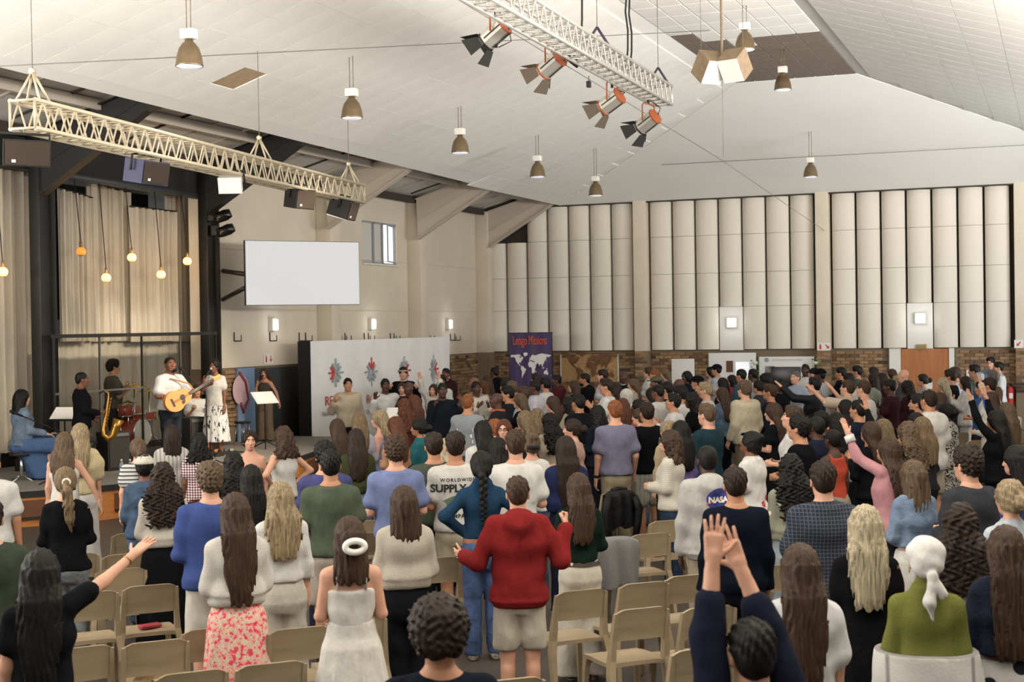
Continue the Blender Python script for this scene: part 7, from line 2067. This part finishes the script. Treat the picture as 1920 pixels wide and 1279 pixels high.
def cap_on(o, m, dz=.0, brim=True, name='cap', r=1.0):
    F = Field((-.13, -.16, -.02), (.13, .24, .16), .014)
    F.ell((0, -.015, .045), (.103 * r, .124 * r, .098 * r), 0)
    F.cut(lambda x, y, z: .045 - z + 0 * x)
    if brim: F.cone((-.04, .10, .052), (.04, .10, .052), .012, .012, .0); F.ell((0, .115, .052), (.07, .07, .010), .01)
    v, q = F.nets(); c = bpy.data.objects.new(name, np_mesh(name, [(v + np.array((0, .015, 1.632 + dz)), q, 0)])); COL.objects.link(c); c.parent = o; dress_up(c, [m]); return c
cap_on(who('black cap and t-shirt'), cloth('#141417')); cap_on(who('black cap at the white'), cloth('#16161a')); cap_on(who('dark cap by the brick'), cloth('#1c1e26')); cap_on(who('black hat and striped'), cloth('#111114'))
cap_on(who('olive cap and top'), cloth('#5c5a42'))
cap_on(who('pale cap in denim'), cloth('#d2cbbd', 'knit'), .0, False, 'cap', 1.04)
# raised hood
hd = Field((-.16, -.2, -.2), (.16, .16, .2), .02); hd.ell((0, -.03, .02), (.115, .135, .14), 0); hd.stack([(-.18, .13, .12, -.03), (-.05, .11, .12, -.03)], .04); hd.ell((0, .13, -.01), (.07, .11, .12), .01, 'c')
v, q = hd.nets(); o = who('white hood up'); c = bpy.data.objects.new('hood', np_mesh('hood', [(v + np.array((0, .0, 1.63)), q, 0)])); COL.objects.link(c); c.parent = o; dress_up(c, [cloth('#d5d1c6')])
# head scarf with knot and tails, blanket round the waist
sf = Field((-.16, -.24, -.36), (.16, .16, .2), .012)
sf.ell((0, -.03, .05), (.108, .122, .105), 0); sf.ell((0, -.10, .0), (.085, .06, .07), .03); sf.ell((.02, -.165, -.045), (.032, .028, .030), .01)
sf.cone((.02, -.165, -.06), (.0, -.18, -.19), .022, .036, .01); sf.cone((.0, -.18, -.19), (.02, -.175, -.29), .034, .006, .01); sf.cone((.035, -.165, -.06), (.07, -.16, -.15), .02, .03, .01)
sf.cut(lambda x, y, z: np.minimum(-.0 - z + 0 * x + .35 * 0, y + .06 + 0 * x)); sf.ell((0, .125, -.06), (.075, .09, .125), .01, 'c')
sf.warp_out(lambda x, y, z: .003 * np.sin(60 * z + 30 * x))
v, q = sf.nets(); o = who('white head scarf'); c = bpy.data.objects.new('head_scarf', np_mesh('head_scarf', [(v + np.array((0, .015, 1.632)), q, 0)])); COL.objects.link(c); c.parent = o; dress_up(c, [cloth('#dedbd5')])
F = Field((-.4, -.36, .45), (.4, .36, 1.22), .016)
F.stack([(.52, .27, .22, 0), (.70, .31, .25, 0), (.90, .315, .25, 0), (1.02, .30, .24, 0), (1.16, .275, .215, .0)], .01, 2.2, lambda th, z: .025 * np.sin(3 * th + 9 * z) + .012 * np.sin(24 * z + 4 * th))
F.stack([(1.12, .24, .18, 0), (1.30, .24, .18, 0)], .01, 2.2, None, 'c')
v, q = F.nets(); c = bpy.data.objects.new('blanket', np_mesh('blanket', [(v, q, 0)])); COL.objects.link(c); c.parent = o; dress_up(c, [cloth('#d9d6cf', 'plaid')]); c['label'] = 'white blanket with thin dark lines wrapped round the waist'
# sundress straps and shirred bodice, white cuff, wrist things
o = who('white sundress')
for sx in (-.088, .088): part(o, 'strap', MB().tube([(sx, -.105, 1.32), (sx * 1.02, -.095, 1.40), (sx * .98, -.045, 1.462), (sx * .95, .04, 1.44), (sx * .9, .11, 1.32)], .0085, 6), cloth('#ddd8cf'))
def on_wrist(o, pose, side, m, name, r=.034, back=.03, n=16, thick=.006, width=None):
    sh, el, wr, f, pn, hp, sd = skeleton(o_sex(o), pose)[side]
    c = Vector(wr) - Vector(f) * back; d = Vector(f); e1 = d.cross(Vector((0, 0, 1))).normalized(); e2 = d.cross(e1)
    if width: mb = MB().cyl(c - d * width / 2, c + d * width / 2, r, r * .98, n=n)
    else: mb = MB().tube([c + e1 * r * math.cos(2 * math.pi * k / n) + e2 * r * math.sin(2 * math.pi * k / n) for k in range(n)], thick, 6, True)
    return part(o, name, mb, m)
def o_sex(o): return 'f' if 'woman' in o['label'] else 'm'
on_wrist(who('stretching a bare arm'), 'Ad', 'R', 'gold', 'bracelet', .028, .04, thick=.003)
on_wrist(who('white cuff'), 'dR', 'L', cloth('#dedbd6'), 'cuff', .050, .04, width=.07)
on_wrist(who('ginger man in grey lavender'), 'jd', 'L', 'black_matt', 'watch', .034, .02, width=.03)
# glasses
def glasses(o, yaw=0):
    m = MB()
    for sx in (-.031, .031): m.tube([(sx + .022 * math.cos(k * .5236), .112, 1.642 + .018 * math.sin(k * .5236)) for k in range(12)], .0028, 5, True)
    m.tube([(-.009, .114, 1.643), (.009, .114, 1.643)], .0026, 5)
    for sx in (-1, 1): m.tube([(sx * .053, .110, 1.645), (sx * .082, .02, 1.645)], .0026, 5)
    part(o, 'glasses', m, mat('glasses_frame', '#2b2523', .3))
for t_ in ('smiling woman with glasses', 'cream lace blouse', 'white and purple varsity', 'glasses in black below'): glasses(who(t_))
o = who('red flowers'); part(o, 'sunglasses', MB().box((-.033, .085, 1.735), (.052, .02, .03), ch=.006).box((.033, .085, 1.735), (.052, .02, .03), ch=.006).box((0, .09, 1.738), (.03, .01, .01)), mat('sunglass', '#201c22', .1))
# earrings
for t_ in ('polka dot', 'white head scarf'):
    o = who(t_)
    for sx in (-1, 1): part(o, 'earring', ring((sx * .088, .0, 1.592), .014, .014, .003, 'x', 12), 'gold')
# beards
def beard(t_, col):
    F = Field((-.09, -.02, -.13), (.09, .14, .02), .013)
    F.ell((0, .045, -.075), (.058, .066, .05), 0); F.ell((0, .05, -.02), (.075, .06, .05), .0, 'c'); F.ell((0, .108, -.062), (.022, .03, .008), .004, 'c')
    v, q = F.nets(); o = who(t_) if isinstance(t_, str) else t_
    if len(q):
        c = bpy.data.objects.new('beard', np_mesh('beard', [(v + np.array((0, .015, 1.628)), q, 0)])); COL.objects.link(c); c.parent = o; dress_up(c, [hair_mat(col)])
for t_, c_ in (('bearded man in white t-shirt looking', 'k'), ('bearded man in black hoodie', 'k'), ('bearded man in white t-shirt near', 'db'), ('ginger man in grey t-shirt', 'gi')): beard(t_, c_)
beard(guitarist, 'k')
# varsity sleeves, headband, scarves, neckline bits
o = who('tall man with headband'); part(o, 'headband', ring((0, .0, 1.70), .092, .112, .016), cloth('#c9bda6'))
for t_, c_ in (('orange scarf', '#c8582c'), ('red scarf', '#b02c30')): o = who(t_); part(o, 'scarf', ring((0, -.01, 1.47), .085, .085, .030), cloth(c_))
o = who('dark sweater with white collar'); part(o, 'collar', ring((0, -.01, 1.475), .072, .075, .014), cloth('#d8d5cf'))
bad = [l for l in PB if len(l.split()) > 16 or len(l.split()) < 4]
